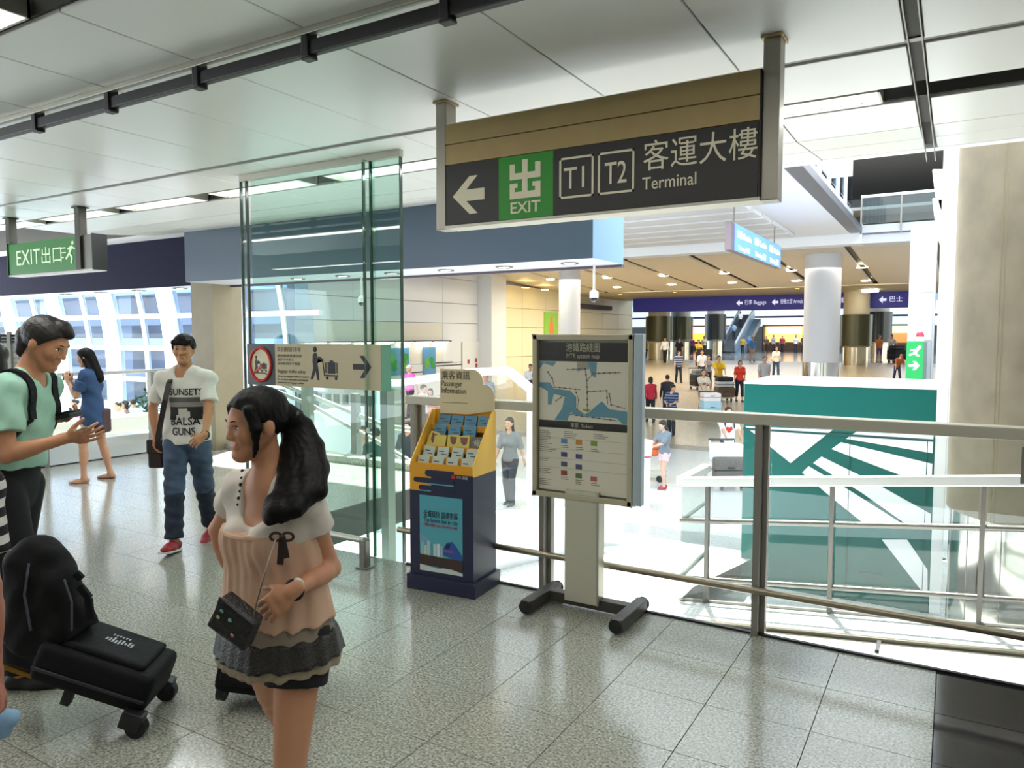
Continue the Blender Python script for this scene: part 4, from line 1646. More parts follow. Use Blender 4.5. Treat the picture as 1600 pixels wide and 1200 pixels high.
mx0, mx1, mz0, mz1 = -.305, .29, .735, 1.66
sheet = MB().box(mx0, mx1, -.030, -.006, mz0, mz1).build('map_sheet', mat('map_paper', 'dad6c2', .35), mp)


def mrect(x0, x1, z0, z1, m, nm, dy=0.0):
    """fractions of the sheet, z from the top"""
    X0, X1 = mx0 + (mx1 - mx0) * x0, mx0 + (mx1 - mx0) * x1
    Z0, Z1 = mz1 - (mz1 - mz0) * z1, mz1 - (mz1 - mz0) * z0
    return MB().box(X0, X1, -.0316 - dy, -.0295, Z0, Z1).build(nm, m, mp)


def mpoly(pts, m, nm, dy=0.0):
    P_ = [(mx0 + (mx1 - mx0) * a, mz1 - (mz1 - mz0) * b) for a, b in pts]
    return MB().prism(P_, (0, -.0314 - dy, 0), (1, 0, 0), (0, 0, 1), (0, .0016, 0)).build(nm, m, mp)


mrect(0, 1, .0, .125, BOARD, 'title_band')
SEA = mat('map_sea', '5f93a5', .4)
mrect(0, 1, .525, .575, BOARD, 'ticket_band')
mpoly([(0, .27), (.12, .27), (.17, .31), (.17, .35), (.14, .42), (.10, .42), (.10, .33), (0, .30)], SEA, 'map_sea')
mpoly([(.16, .31), (.36, .32), (.43, .36), (.43, .43), (.36, .47), (.33, .52), (.18, .522), (.27, .44), (.30, .36), (.16, .345)], SEA, 'map_sea', .0001)
mpoly([(.40, .425), (.52, .475), (.58, .455), (.66, .41), (.72, .38), (.80, .43), (1, .44), (1, .522), (.95, .522), (.88, .485), (.60, .485), (.38, .475)], SEA, 'map_sea', .0002)
mpoly([(.56, .128), (.66, .128), (.65, .23), (.60, .21)], SEA, 'map_inlet')
mpoly([(0, .128), (.20, .128), (.16, .16), (.05, .14), (0, .18)], SEA, 'map_bay')
mpoly([(.44, .128), (.56, .128), (.60, .17), (.44, .19)], mat('map_upland', 'a09c8a', .4), 'map_upland', -.0002)
LN = {c: mat('map_line_' + c, c, .5) for c in ('6b4a52', 'a0453f', '3c7a52', '556a8c', 'b0872e', '7d4a86', '4a4a48')}


def mline(pts, c, w=.0035):
    b_ = MB()
    P_ = [Vector((mx0 + (mx1 - mx0) * a, -.0318, mz1 - (mz1 - mz0) * b)) for a, b in pts]
    for a, c_ in zip(P_[:-1], P_[1:]):
        b_.bar(a, c_, w, .001, up=(0, 1, 0))
    b_.build('railway_line', LN[c], mp)
    d_ = MB()
    for a, c_ in zip(P_[:-1], P_[1:]):
        n_ = max(1, int((c_ - a).length / .035))
        for i in range(n_):
            p_ = a + (c_ - a) * (i / n_)
            d_.box(p_.x - .005, p_.x + .005, -.0325, -.031, p_.z - .004, p_.z + .004)
    d_.build('station_dot', LN['4a4a48'], mp)


mline([(.18, .30), (.48, .31)], 'a0453f')
mline([(.56, .45), (.55, .25), (.62, .20), (.92, .19)], '6b4a52')
mline([(.33, .18), (.53, .17), (.55, .25)], '556a8c')
mline([(.10, .20), (.15, .24), (.18, .30)], '7d4a86')
mline([(.43, .33), (.46, .38), (.44, .44), (.52, .47)], 'b0872e')
mline([(.56, .32), (.77, .31), (.78, .40)], '3c7a52')
mline([(.37, .48), (.88, .50)], '556a8c')
mline([(.80, .33), (.82, .40), (.97, .42)], '7d4a86')
mline([(.20, .39), (.30, .35)], '4a4a48')
mrect(.51, .59, .435, .45, mat('map_green_mark', '9aa83a', .5), 'map_mark')
ML = mat('map_letter', 'b9b69c', .5)
text('chinese_lettering', '港鐵路綫圖', .060, ML, mp, (-.005, -.0325, mz1 - .052), align='CENTER', width=.225)
text('english_lettering', 'MTR system map', .040, ML, mp, (-.005, -.0325, mz1 - .095), align='CENTER', width=.22)
text('ticket_lettering', '車票  Tickets', .030, ML, mp, (-.01, -.0325, mz1 - .519), align='CENTER', width=.15)
TK = [((.26, .645), '5d86b8'), ((.43, .645), 'c98a3c'), ((.60, .645), '7f9a3c'), ((.26, .735), '4a4a78'), ((.43, .74), '4a4a80'), ((.26, .80), '4f5a70'), ((.43, .81), '4f4a78'),
      ((.26, .86), '9a4a48'), ((.43, .87), '4f7a40'), ((.60, .88), 'b8586a')]
for (a, b), c in TK:
    mrect(a, a + .07, b, b + .032, mat('ticket_' + c, c, .5), 'ticket_picture', .0003)
PR = mat('map_print', '7c7a6a', .6)
pl_ = MB()
rr = random.Random(3)
for (x0, x1, z0, n) in ((.0, .16, .60, 5), (.0, .16, .66, 5), (.0, .20, .725, 2), (.0, .12, .79, 2), (.0, .16, .86, 3), (.0, .15, .93, 4), (.29, .46, .595, 4), (.63, .80, .60, 3),
                        (.26, .35, .69, 2), (.43, .52, .695, 2), (.60, .70, .70, 2), (.26, .35, .905, 2), (.43, .53, .915, 3), (.60, .70, .925, 2)):
    for i in range(n):
        zc = z0 + i * .0125
        X0, X1 = mx0 + (mx1 - mx0) * x0, mx0 + (mx1 - mx0) * (x0 + (x1 - x0) * rr.uniform(.6, 1))
        Z = mz1 - (mz1 - mz0) * zc
        pl_.box(X0, X1, -.0312, -.0298, Z - .0028, Z + .0012)
for zc in (.642, .715, .78, .845):
    Z = mz1 - (mz1 - mz0) * zc
    pl_.box(mx0, mx1, -.0312, -.0298, Z - .001, Z)
pl_.build('small_print', PR, mp)
MB().box(mx0 - .006, mx1 + .006, -.042, -.038, mz0 - .006, mz1 + .006).build('cover_glass', glass('cover_glass', (.99, .99, .99), refl=.6), mp)

# ---- brochure stand
K = thing('brochure_stand', 'navy and yellow cardboard stand of leaflets with a Passenger Information header', 'brochure stand', (-2.865, 3.885, 0), rz=math.radians(4.5))
KN, KY = mat('stand_navy', '20233f', .45), mat('stand_yellow', 'd99a1c', .5)
KYS = mat('stand_side_yellow', 'e8b94a', .5)
w2, dp = .242, .32
MB().box(-w2 - .022, w2 + .022, -.022, dp + .022, 0, .10).build('plinth', KN, K, bevel=.004)
MB().box(-w2, w2, 0, dp, .10, .79).build('body', KN, K, bevel=.003)
lip = .86
side = [(0, .79), (0, lip), (.27, 1.19), (dp, 1.19), (dp, .79)]
for x in (-w2, w2 - .008):
    MB().prism(side, (x, 0, 0), (0, 1, 0), (0, 0, 1), (.008, 0, 0)).build('side_panel', KYS, K)
MB().box(-w2 + .008, w2 - .008, 0, .008, .74, lip).build('front_lip', KY, K)
MB().box(-w2 + .008, w2 - .008, dp - .01, dp, .79, 1.19).build('back_panel', KY, K)
NT = 5
tz = [.815 + .066 * i for i in range(NT)]
ty = [.012 + .060 * i for i in range(NT)]
for i in range(NT):
    MB().box(-w2 + .008, w2 - .008, ty[i], ty[i] + .060, tz[i] - .02, tz[i] - .012).build('shelf', KY, K)
    MB().box(-w2 + .008, w2 - .008, ty[i] - .001, ty[i] + .004, tz[i] - .03, tz[i] + .012).build('shelf_lip', KY, K)
# navy wave pattern over the yellow front
MB().box(-w2 - .002, w2 + .002, -.0025, 0, .10, .672).build('front_face', KN, K)
MB().box(-w2 - .002, -.075, -.0022, 0, .672, lip - .02).build('yellow_corner', KY, K)
MB().box(-.075, w2 + .002, -.0022, 0, .672, .80).build('navy_field', KN, K)
wave = MB()


def pill(x0, x1, z, r):
    pts = [(x0 + r * math.cos(t), z + r * math.sin(t)) for t in np.linspace(math.pi / 2, 3 * math.pi / 2, 9)] + [(x1, z - r), (x1, z + r)]
    wave.prism(pts, (0, -.0042, 0), (1, 0, 0), (0, 0, 1), (0, .002, 0))


pill(-.10, .1, .795, .022)
pill(-.195, .1, .745, .017)
pill(-.155, .1, .695, .017)
wave.build('wave_pattern', KN, K)
MB().box(-.11, .10, -.0052, -.004, .720, .728).box(-.16, -.08, -.0052, -.004, .672, .680).build('teal_streak', mat('streak_teal', '4a9ab0', .5), K)
MB().box(.085, .108, -.0052, 0, .772, .795).build('logo_square', mat('logo_red', 'b8282c', .5), K)
text('logo_lettering', 'MTR 港鐵', .026, mat('logo_text', 'b9b9b4', .5), K, (.118, -.0052, .775), width=.085)
# header card
HC_ = mat('header_card', 'd3c6a0', .55)
hd = [(-.18, 1.165), (-.18, 1.472)]
hd += [(.075 + .085 * math.sin(t), 1.472 - .085 * (1 - math.cos(t))) for t in np.linspace(0, 1.45, 9)]
hd += [(.175 + .07 * math.sin(t), 1.372 - .07 * (1 - math.cos(t))) for t in np.linspace(-.2, 1.57, 9)]
hd += [(.245, 1.195), (.15, 1.182), (.05, 1.165)]
MB().prism(hd, (0, .285, 0), (1, 0, 0), (0, 0, 1), (0, .010, 0)).build('header_card', HC_, K)
text('chinese_lettering', '乘客資訊', .066, mat('header_ink', '4b4438', .6), K, (-.168, .2835, 1.405), width=.225)
hk_ = mat('header_ink2', '6a6252', .6)
text('english_lettering', 'Passenger', .055, hk_, K, (-.168, .2835, 1.355), width=.165, bold=.008)
text('english_lettering', 'Information', .055, hk_, K, (-.168, .2835, 1.305), width=.195, bold=.008)
MB().box(-.16, .04, .2835, .2845, 1.238, 1.242).build('small_print', hk_, K)
# poster on the front
px0, px1, pz0, pz1 = -.165, .165, .135, .645
MB().box(px0, px1, -.0046, -.002, pz0, pz1).build('poster', mat('poster_teal', '4f9fae', .4), K)


def prect(x0, x1, z0, z1, m, nm, y=.0056):
    return MB().box(px0 + (px1 - px0) * x0, px0 + (px1 - px0) * x1, -y, -.004, pz1 - (pz1 - pz0) * z1, pz1 - (pz1 - pz0) * z0).build(nm, m, K)


def ppoly(pts, m, nm, y=.0056):
    return MB().prism([(px0 + (px1 - px0) * a, pz1 - (pz1 - pz0) * b) for a, b in pts], (0, -y, 0), (1, 0, 0), (0, 0, 1), (0, .0014, 0)).build(nm, m, K)


ppoly([(0, .78), (.5, .80), (1, .79), (1, .98), (.8, .96), (.4, .93), (0, .92)], mat('poster_track', '3b2a24', .5), 'poster_track')
ppoly([(0, .92), (.45, .955), (.55, .935), (.75, .935), (1, .965), (1, 1), (0, 1)], mat('poster_strip', 'c6cfcb', .5), 'poster_strip', .0058)
ppoly([(.55, .76), (.57, .66), (.64, .59), (.76, .57), (.86, .63), (.99, .74), (1, .80), (.8, .80)], mat('poster_train', '24519a', .4), 'poster_train', .0059)
ppoly([(.63, .61), (.72, .60), (.70, .66), (.60, .67)], mat('poster_window', '16244a', .4), 'train_window', .0064)
ppoly([(.58, .69), (.78, .69), (.77, .715), (.57, .715)], mat('poster_pink', 'b83a68', .4), 'train_stripe', .0064)
for x0, x1, z0, c in ((.02, .10, .62, '7fb6c4'), (.11, .16, .66, 'c9c3a8'), (.17, .25, .60, '9fc0cc'), (.26, .31, .64, '5c8f9a'), (.32, .40, .63, 'a9cdd0'), (.41, .47, .62, 'd2d8cf'), (.48, .54, .64, '8aa9c0')):
    prect(x0, x1, z0, .79, mat('tower_' + c, c, .5), 'poster_tower')
ppoly([(0, .50), (.12, .54), (.3, .60), (.0, .62)], mat('poster_hill', '6f9fb4', .5), 'poster_hill')
text('chinese_lettering', '全城最快 直達市區', .050, INK, K, (-.135, -.0056, .505), width=.265)
text('english_lettering', 'The fastest link to city', .040, mat('poster_blue_ink', '2a3f5c', .5), K, (-.135, -.0056, .468), width=.265)
text('red_lettering', '只需24分鐘 from $100 to/from city', .026, mat('poster_red', 'b02c4a', .5), K, (-.135, -.0056, .440), width=.26)

# leaflets, each a thing standing on a shelf of the stand
LB, LY, LWH = mat('leaflet_blue', '3f7f9f', .45), mat('leaflet_yellow', 'c3b44e', .45), mat('leaflet_white', 'aebcb2', .45)
LDK = mat('leaflet_dark', '55584a', .45)
lead = Matrix.Rotation(math.radians(4.5), 4, 'Z')
ordn = ['first', 'second', 'third', 'fourth']


def leaflet(tier, x, w, h, m, label, group, deco=None, tilt=.35, roll=0.0):
    p = lead @ Vector((x, ty[tier] + .030, tz[tier] - .011))
    t = thing('brochure', label, 'brochure', (-2.865 + p.x, 3.885 + p.y, p.z), rot=(-tilt, roll, math.radians(4.5)), group=group)
    MB().box(-w / 2, w / 2, -.008, .008, 0, h).build('cover', m, t, bevel=.0015)
    ink = mat('leaflet_ink', '3f5052', .6)
    if deco == 'lines':
        MB().box(-w * .36, w * .1, -.009, -.0078, h * .60, h * .68).box(-w * .1, w * .36, -.009, -.0078, h * .38, h * .46).build('title_line', ink, t)
    elif deco == 'photo':
        MB().prism([(-w * .3, h * .9), (w * .35, h * .85), (w * .3, h * .4), (w * .05, h * .3), (-w * .2, h * .5)], (0, -.009, 0), (1, 0, 0), (0, 0, 1), (0, .0015, 0)).build('photo', mat('leaflet_maroon', '6a3a34', .5), t)
    elif deco == 'fan':
        for k in range(5):
            a_ = math.radians(50 + 20 * k)
            MB().bar((0, -.0088, h * .15), (w * .4 * math.cos(a_), -.0088, h * .15 + h * .7 * math.sin(a_)), .008, .002, up=(0, 1, 0)).build('fan_stroke', mat('leaflet_grey', '9a9a8c', .5), t)


for i in range(4):
    leaflet(0, -.172 + .113 * i, .088, .098, LWH, ordn[i] + ' white leaflet from the left on the lowest shelf of the stand', 'white leaflets', 'lines', roll=(0, .02, -.02, 0)[i])
    leaflet(1, -.165 + .112 * i, .086, .088, LWH, ordn[i] + ' white leaflet from the left on the second shelf of the stand', 'white leaflets', 'lines', roll=(.05, 0, .02, 0)[i])
leaflet(2, -.185, .075, .115, LY, 'yellow leaflet sticking out at the left end of the middle shelf', 'yellow leaflets', 'photo', roll=.25)
leaflet(2, -.115, .095, .088, LY, 'plain yellow green leaflet on the middle shelf, left of the two with maroon photos', 'yellow leaflets')
leaflet(2, -.010, .085, .098, LY, 'yellow leaflet with a maroon photo in the middle of the middle shelf', 'yellow leaflets', 'photo', roll=-.04)
leaflet(2, .078, .092, .098, LY, 'yellow leaflet with a maroon photo beside the dark one', 'yellow leaflets', 'photo', roll=-.12)
leaflet(2, .180, .100, .095, LDK, 'dark olive leaflet with a pale fan at the right end of the middle shelf', 'yellow leaflets', 'fan', roll=-.05)
for i in range(3):
    leaflet(3, -.150 + .118 * i, .096, .090, LB, ordn[i] + ' blue leaflet from the left on the lower blue shelf', 'blue leaflets', 'lines')
for i in range(4):
    leaflet(4, -.150 + .105 * i, .094, .090, LB, ordn[i] + ' blue leaflet from the left on the top shelf under the header', 'blue leaflets', 'lines')

# ---- ramp balustrade behind the front one
RB = thing('ramp_balustrade', 'sloping glass ramp balustrade with three steel rails in front of the teal kiosk', 'railing', (-2.3, 7.15, zL))
sl = .104
WR = mat('rail_bright', 'd5d4cf', .3, metal=.6)


def rbar(mb, x0, x1, z, r):
    mb.tube([(x0, 0, z + sl * x0), (x1, 0, z + sl * x1)], r, 12)
    return mb


MB().bar((.02, 0, 1.215), (5.6, 0, 1.215 + sl * 5.6), .10, .085).build('handrail', WR, RB, bevel=.01)
for z, r in ((.82, .026), (.235, .024)):
    rbar(MB(), 0, 5.6, z, r).build('rail', mat('ramp_rail_steel', '7d7a74', .3, metal=1.0), RB, smooth=True)
MB().bar((0, 0, .01), (5.6, 0, .01 + sl * 5.6), .03, .03).build('base_channel', STEEL_D, RB)
for x in (.27, 1.40, 2.55, 3.7):
    MB().box(x - .018, x + .018, -.03, .03, sl * x, 1.19 + sl * x).build('post', mat('post_steel2', '6e6a64', .4, metal=.7), RB)
for x0, x1 in ((.0, .24), (.30, 1.37), (1.43, 2.52), (2.58, 3.67)):
    vs = [(x0, .035, .03 + sl * x0), (x1, .035, .03 + sl * x1), (x1, .035, 1.17 + sl * x1), (x0, .035, 1.17 + sl * x0)]
    MB().add(vs + [(a, b + .012, c) for a, b, c in vs], [(0, 1, 2, 3), (7, 6, 5, 4), (0, 4, 5, 1), (1, 5, 6, 2), (2, 6, 7, 3), (3, 7, 4, 0)]).build('glass_panel', GLASS_C, RB)
MB().tube([(0, 0, .82), (-.02, .9, .82)], .026, 12).tube([(0, 0, .235), (-.02, .9, .235)], .024, 12).build('return_rail', STEEL, RB, smooth=True)
MB().bar((0, 0, 1.215), (0, .9, 1.215), .10, .075).build('return_handrail', WR, RB)
MB().box(-.006, .006, .03, .9, .03, 1.17).build('glass_panel', GLASS_C, RB)
NR = thing('ramp_kick_rail', 'steel tube rail rising beyond the floor edge at bottom right', 'railing', (-2.2, 4.47, -.18))
MB().tube([(0, 0, 0), (5, 0, .52)], .022, 12).build('rail', mat('tube_bronze', '9f9684', .3, metal=.9), NR, smooth=True)
for x in (.4, 1.9, 3.4):
    MB().bar((x, 0, sl * x), (x, -.17, sl * x), .02, .02).build('bracket', STEEL_D, NR)

# ---- teal kiosk
TEAL = mat('kiosk_teal', '005d57', .4, spec=.3)
kx0, kx1, kyf, kyb, kzt = -2.44, -.16, 10.27, 12.1, 1.08
KT = thing('teal_kiosk', 'large teal box kiosk with white ray pattern and bright white top', 'kiosk', ((kx0 + kx1) / 2, kyf, HALL_Z))
ox, oy, oz = (kx0 + kx1) / 2, kyf, HALL_Z
MB().box(kx0 - ox, kx1 - ox, 0, kyb - oy, 0, kzt - oz - .03).build('body', TEAL, KT, bevel=.006)
MB().box(kx0 - ox - .01, kx1 - ox + .01, -.01, kyb - oy + .01, kzt - oz - .03, kzt - oz).build('top', WHITE, KT, bevel=.006)  # white rim; over the top the white stands for blown-out sunlight
MB().box(kx1 - ox, kx1 - ox + .12, 0, kyb - oy, 0, kzt - oz).build('side_panel', WHITE, KT, bevel=.006)


def kpoly(pts, m=WHITE_G, nm='ray'):
    P_ = []
    for a, b in pts:
        q_ = at(a / 3.478 + 1140, b / 3.478 + 560, Y=kyf)
        P_.append((q_.x - ox, max(.03, q_.z - oz)))
    return MB().prism(P_, (0, -.012, 0), (1, 0, 0), (0, 0, 1), (0, .011, 0)).build(nm, m, KT)


kpoly([(85, 368), (560, 388), (332, 568)], nm='white_triangle')
kpoly([(690, 398), (1108, 418), (1104, 515), (634, 436)])
kpoly([(606, 455), (1102, 572), (1098, 690), (940, 638), (554, 492)])
kpoly([(500, 533), (770, 665), (1094, 845), (1092, 915), (980, 915), (720, 730), (455, 568)])
kpoly([(430, 585), (650, 715), (935, 895), (740, 905), (560, 760), (395, 620)])
kpoly([(828, 984), (965, 984), (1076, 1148), (1076, 1290), (1030, 1245)])
for x in (1328, 1449):
    q_ = at(x, 700, Y=kyf)
    MB().box(q_.x - ox - .004, q_.x - ox + .004, -.0135, 0, 0, 2.15).build('panel_joint', mat('kiosk_joint', '0c4a48', .5), KT)
MB().box(kx0 - ox, kx1 - ox, -.016, 0, 2.13, 2.16).build('band_line', mat('kiosk_joint', '0c4a48', .5), KT)
MB().box(.35, .62, -.04, 0, .35, .40).build('vent_slot', mat('kiosk_slot', '0d4f4c', .5), KT)

# ---- cctv domes
for (p, lb, s) in (((-3.29, 7.2, 2.46), 'white dome camera on a rod under the end of the slate bulkhead', .36), ((-6.55, 7.2, 2.46), 'white dome camera on a rod seen through the green glass', .33)):
    t = thing('dome_camera', lb, 'camera', p)
    MB().cyl((0, 0), .013, -s + .08, 0, 10).build('rod', WHITE, t, smooth=True)
    MB().cyl((0, 0), .048, -s, -s + .06, 20).cyl((0, 0), .048, -s + .06, -s + .09, 20, r1=.018).build('housing', WHITE, t, smooth=True)
    MB().ball((0, 0, -s), (.042, .042, .045), 16).build('dome', mat('dome_smoke', '2c2f3c', .1), t, smooth=True)

# ---- blue hanging flight sign in the hall
B = thing('lightbox_sign', 'blue and white lit hanging sign on two rods in the hall', 'sign', (-4.6, 17.8, 3.75))
MB().box(-.16, .0, 0, 5.75, -.02, .66).build('case', mat('sign_case_mauve', '8d7f86', .4, metal=.5), B, bevel=.02)
MB().box(0, .012, .28, 5.72, .0, .64).build('lit_face', mat('lit_blue', '5b8fe8', .4, emit=.75), B)
LTW = mat('lit_white', 'eef4ff', .4, emit=1.2)
for yy, zz, ww, hh in ((.5, .34, 1.4, .22), (2.3, .36, 1.4, .22), (4.1, .36, 1.4, .22), (.6, .06, 1.2, .14), (2.4, .06, 1.3, .18), (4.2, .06, 1.2, .18)):
    text('lit_lettering', '出發 Check-in' if zz > .2 else 'Ticketing 售票', hh, LTW, B, (.014, yy, zz), rot=(math.pi / 2, 0, math.pi / 2), width=ww)
for y in (.5, 5.2):
    MB().cyl((-.08, y), .02, .66, 1.3, 8).build('rod', STEEL_D, B)

# ---- freestanding green exit totem by the right wall, with a beacon
g = thing('exit_totem', 'slim green floor sign with white running figure and arrow by the far right wall', 'sign', (-.86, 22.8, hall_z(22.8)))
zt = 1.56 - hall_z(22.8)
MB().box(-.25, .16, -.06, .06, 0, zt).build('body', mat('totem_green', '1ca052', .4, emit=.25), g, bevel=.01)
MB().box(.16, .24, -.055, .055, 0, zt - .02).build('side', mat('totem_grey', '6b7a78', .5), g)
wm = mat('totem_white', 'eef6f0', .5, emit=.4)
m_ = MB().ball((.06, -.065, zt - .16), (.045, .008, .045), 10)
for a_, b_, w_ in (((.03, 0, zt - .2), (-.06, 0, zt - .33), .08), ((-.06, 0, zt - .33), (.06, 0, zt - .40), .05), ((-.06, 0, zt - .33), (-.18, 0, zt - .38), .05), ((.0, 0, zt - .22), (-.15, 0, zt - .25), .04)):
    m_.bar((a_[0], -.064, a_[2]), (b_[0], -.064, b_[2]), w_, .01, up=(0, 1, 0))
m_.build('running_figure', wm, g)
MB().prism([(-.15, -.03), (.0, -.03), (-.05, -.12), (.02, -.12), (.12, 0), (.02, .12), (-.05, .12), (.0, .03), (-.15, .03)], (-.04, -.07, zt - .66), (1, 0, 0), (0, 0, 1), (0, .01, 0)).build('arrow', wm, g)
t = thing('warning_beacon', 'small red and white beacon on top of the green floor sign', 'beacon', (-.80, 22.8, 1.56))
MB().cyl((0, 0), .10, 0, .12, 14).build('white_base', WHITE, t, smooth=True)
MB().ball((0, 0, .14), (.10, .10, .13), 14).build('red_cap', mat('beacon_red', 'c0405a', .3), t, smooth=True)

# ---- blue fascia with wayfinding over the far end
F = thing('wayfinding_fascia', 'long navy blue overhead wayfinding band across the far end of the hall', 'sign', (-11, 50.8, 3.42))
MB().box(-9.1, 8.9, 0, .3, 0, .96).build('band', mat('fascia_blue', '2b2a86', .45, emit=.12), F)
FW = mat('fascia_white', 'cfd2ee', .5, emit=.5)
for x, s_, w_ in ((-1.05, '行李 Baggage', 1.4), (1.25, '接機大堂 Arrivals', 1.4), (4.0, '客運大樓 Transport', 2.3), (11.2 - 11 + 7.4, '巴士', .7)):
    q_ = MB()
    q_.prism([(-.22, 0), (0, .22), (0, .08), (.2, .08), (.2, -.08), (0, -.08), (0, -.22)], (x - .45, -.012, .5), (1, 0, 0), (0, 0, 1), (0, .01, 0))
    q_.build('arrow', FW, F)
    text('fascia_lettering', s_, .36, FW, F, (x - .12, -.01, .40), width=w_)

# ---- art panels and light strip on the left hall wall, green poster
ART = [mat('art_green', '5fae32', .5), mat('art_blue', '5c9fd0', .5)]


def art(y0, y1, z0, z1, label, seed):
    t = thing('wall_map', label, 'picture', (XW + .055, (y0 + y1) / 2, z0))
    w, h = y1 - y0, z1 - z0
    MB().box(0, .05, -w / 2, w / 2, 0, h).build('panel', ART[1], t)
    r_ = random.Random(seed)
    for i in range(5):
        c = (r_.uniform(-.35, .35) * w, r_.uniform(.3, .85) * h)
        pts = []
        for k in range(10):
            a_ = k / 10 * 2 * math.pi
            rr_ = r_.uniform(.12, .26) * min(w, h)
            pts.append((max(-w / 2, min(w / 2, c[0] + rr_ * math.cos(a_))), max(0, min(h, c[1] + rr_ * math.sin(a_)))))
        MB().prism(pts, (.052 + .002 * i, 0, 0), (0, 1, 0), (0, 0, 1), (.004, 0, 0)).build('land_patch', mat('art_green%d' % (i % 2), ('6fb83a', '2fa04a')[i % 2], .5), t)


def wall_y(x):
    return at(x, 520, X=XW).y


art(wall_y(603), wall_y(636), -.10, 1.15, 'green map picture on the white hall wall beside the glass edge', 4)
art(wall_y(659), wall_y(678), -.15, 1.15, 'green and blue map picture on the white hall wall, right one', 9)
t = thing('strip_light', 'bright strip of picture lights along the white hall wall', 'light', (XW + .06, 26, 1.32))
MB().box(0, .25, -5.4, 4.4, .1, .16).build('canopy', mat('canopy_dark', '4a4a52', .6), t)
for k in range(7):
    MB().box(.05, .2, -5.2 + 1.4 * k, -4.2 + 1.4 * k, .07, .10).build('lamp', mat('strip_lamp', 'fff8ea', .4, emit=6), t)
for k, (x0, x1, z) in enumerate(((679, 705, .35), (679, 720, .20), (636, 658, -.05), (679, 745, -.25))):
    MB().box(XW + .05, XW + .08, wall_y(x0), wall_y(x1), z, z + .05).build('stripe', mat('stripe_dark', '45454c', .6), wl)
t = thing('equipment_notice', 'white wall notice with small red marks left of the pilaster', 'sign', (XW + .09, wall_y(735), 0))
MB().box(0, .02, -.9, .9, -.2, 1.4).build('plate', WHITE, t)
for y, z in ((-.35, .25), (.35, .30), (.4, .02)):
    MB().box(.018, .03, y - .09, y + .09, z, z + .22).build('red_mark', mat('mark_red', 'a63a48', .5), t)
t = thing('wall_poster', 'green lit poster with an orange figure on the cream wall behind the slim column', 'poster', (XW + .21, (wall_y(845) + wall_y(866)) / 2, 1.75))
hw_ = (wall_y(866) - wall_y(845)) / 2
MB().box(0, .06, -hw_, hw_, 0, 1.45).build('panel', mat('poster_green', '7da53a', .4, emit=.35), t)
MB().prism([(-.35, .1), (.35, .1), (.25, .6), (.12, .9), (.2, 1.15), (-.1, 1.2), (-.2, .8)], (.062, 0, 0), (0, 1, 0), (0, 0, 1), (.01, 0, 0)).build('orange_shape', mat('poster_orange', 'd0702a', .4, emit=.3), t)
hr_ = thing('wall_handrail', 'pale handrail sloping along the cream hall wall', 'railing', (XW + .35, 35, -.85))
MB().tube([(0, 0, 0), (0, 12, .95)], .05, 8).tube([(0, 0, -.5), (0, 12, .45)], .04, 8).build('rail', mat('rail_cream', 'd8cfae', .4), hr_, smooth=True)
for k in range(6):
    MB().bar((0, .4 + 2.2 * k, -.5 + .174 * k), (-.16, .4 + 2.2 * k, -.5 + .174 * k), .05, .05).build('bracket', STEEL_D, hr_)
MB().box(XW + .17, XW + .6, 43, 50, 3.55, 3.85).build('dark_band', mat('canopy_dark', '4a4a52', .6), wr)
for y, lb in ((36.3, 'left wall washer spot shining on the cream wall top'), (38.6, 'right wall washer spot shining on the cream wall top')):
    downlight((XW + 1.2, y, 4.42), .30, lb, m=DLW)

# downlights of the hall ceiling, one in each coffer and small warm ones between


def hall_dl(x, y, r, m, label, group):
    lo, hi = 20.0, 60.0
    for _ in range(50):
        mid = (lo + hi) / 2
        p = at(x, y, Y=mid)
        zc = (5.35 - (mid - 29) * .85 / 16 - .17) if mid < 43.4 else 4.39
        if p.z < zc:
            lo = mid
        else:
            hi = mid
    p = at(x, y, Y=lo)
    downlight((p.x, lo, p.z), r, label, group, m)


for i, (x, y) in enumerate(((860, 437), (949, 434), (964, 449), (1037, 431), (1050, 445), (1132, 427), (1144, 442), (1237, 423), (1245, 439), (1347, 418), (1353, 439))):
    lb = ['white downlight left of the slim column top', 'upper white downlight in the coffer above the map stand', 'lower white downlight in the coffer above the map stand',
          'upper white downlight in the second coffer from the dome camera', 'lower white downlight in the second coffer from the dome camera',
          'upper white downlight in the coffer below the blue lit sign left end', 'lower white downlight in the coffer below the blue lit sign left end',
          'upper white downlight just left of the stout white column', 'lower white downlight just left of the stout white column',
          'upper white downlight just right of the stout white column', 'lower white downlight just right of the stout white column'][i]
    hall_dl(x, y, .30, DL, lb, 'hall downlights')
for i, (x, y) in enumerate(((969, 460), (1054, 457), (1246, 451))):
    hall_dl(x, y, .16, DLW, 'small warm spot at the lower edge of the hall ceiling, %s' % ['above the map stand', 'above the first olive collars', 'left of the stout column'][i], 'warm spots')
for i in range(4):
    p = at(1351 + 6 * i, 452 + 3 * i, Y=48 - .1 * i)
    t = thing('spot_lamp', ['topmost', 'second', 'third', 'lowest'][i] + ' of the four slanting white spots right of the stout column', 'spotlight', (p.x, p.y, 4.40), group='four slanting spots')
    MB().box(-.11, .11, -.28, .28, -.16, 0).build('lamp_head', mat('spot_white', 'ffffff', .4, emit=6), t, bevel=.04)

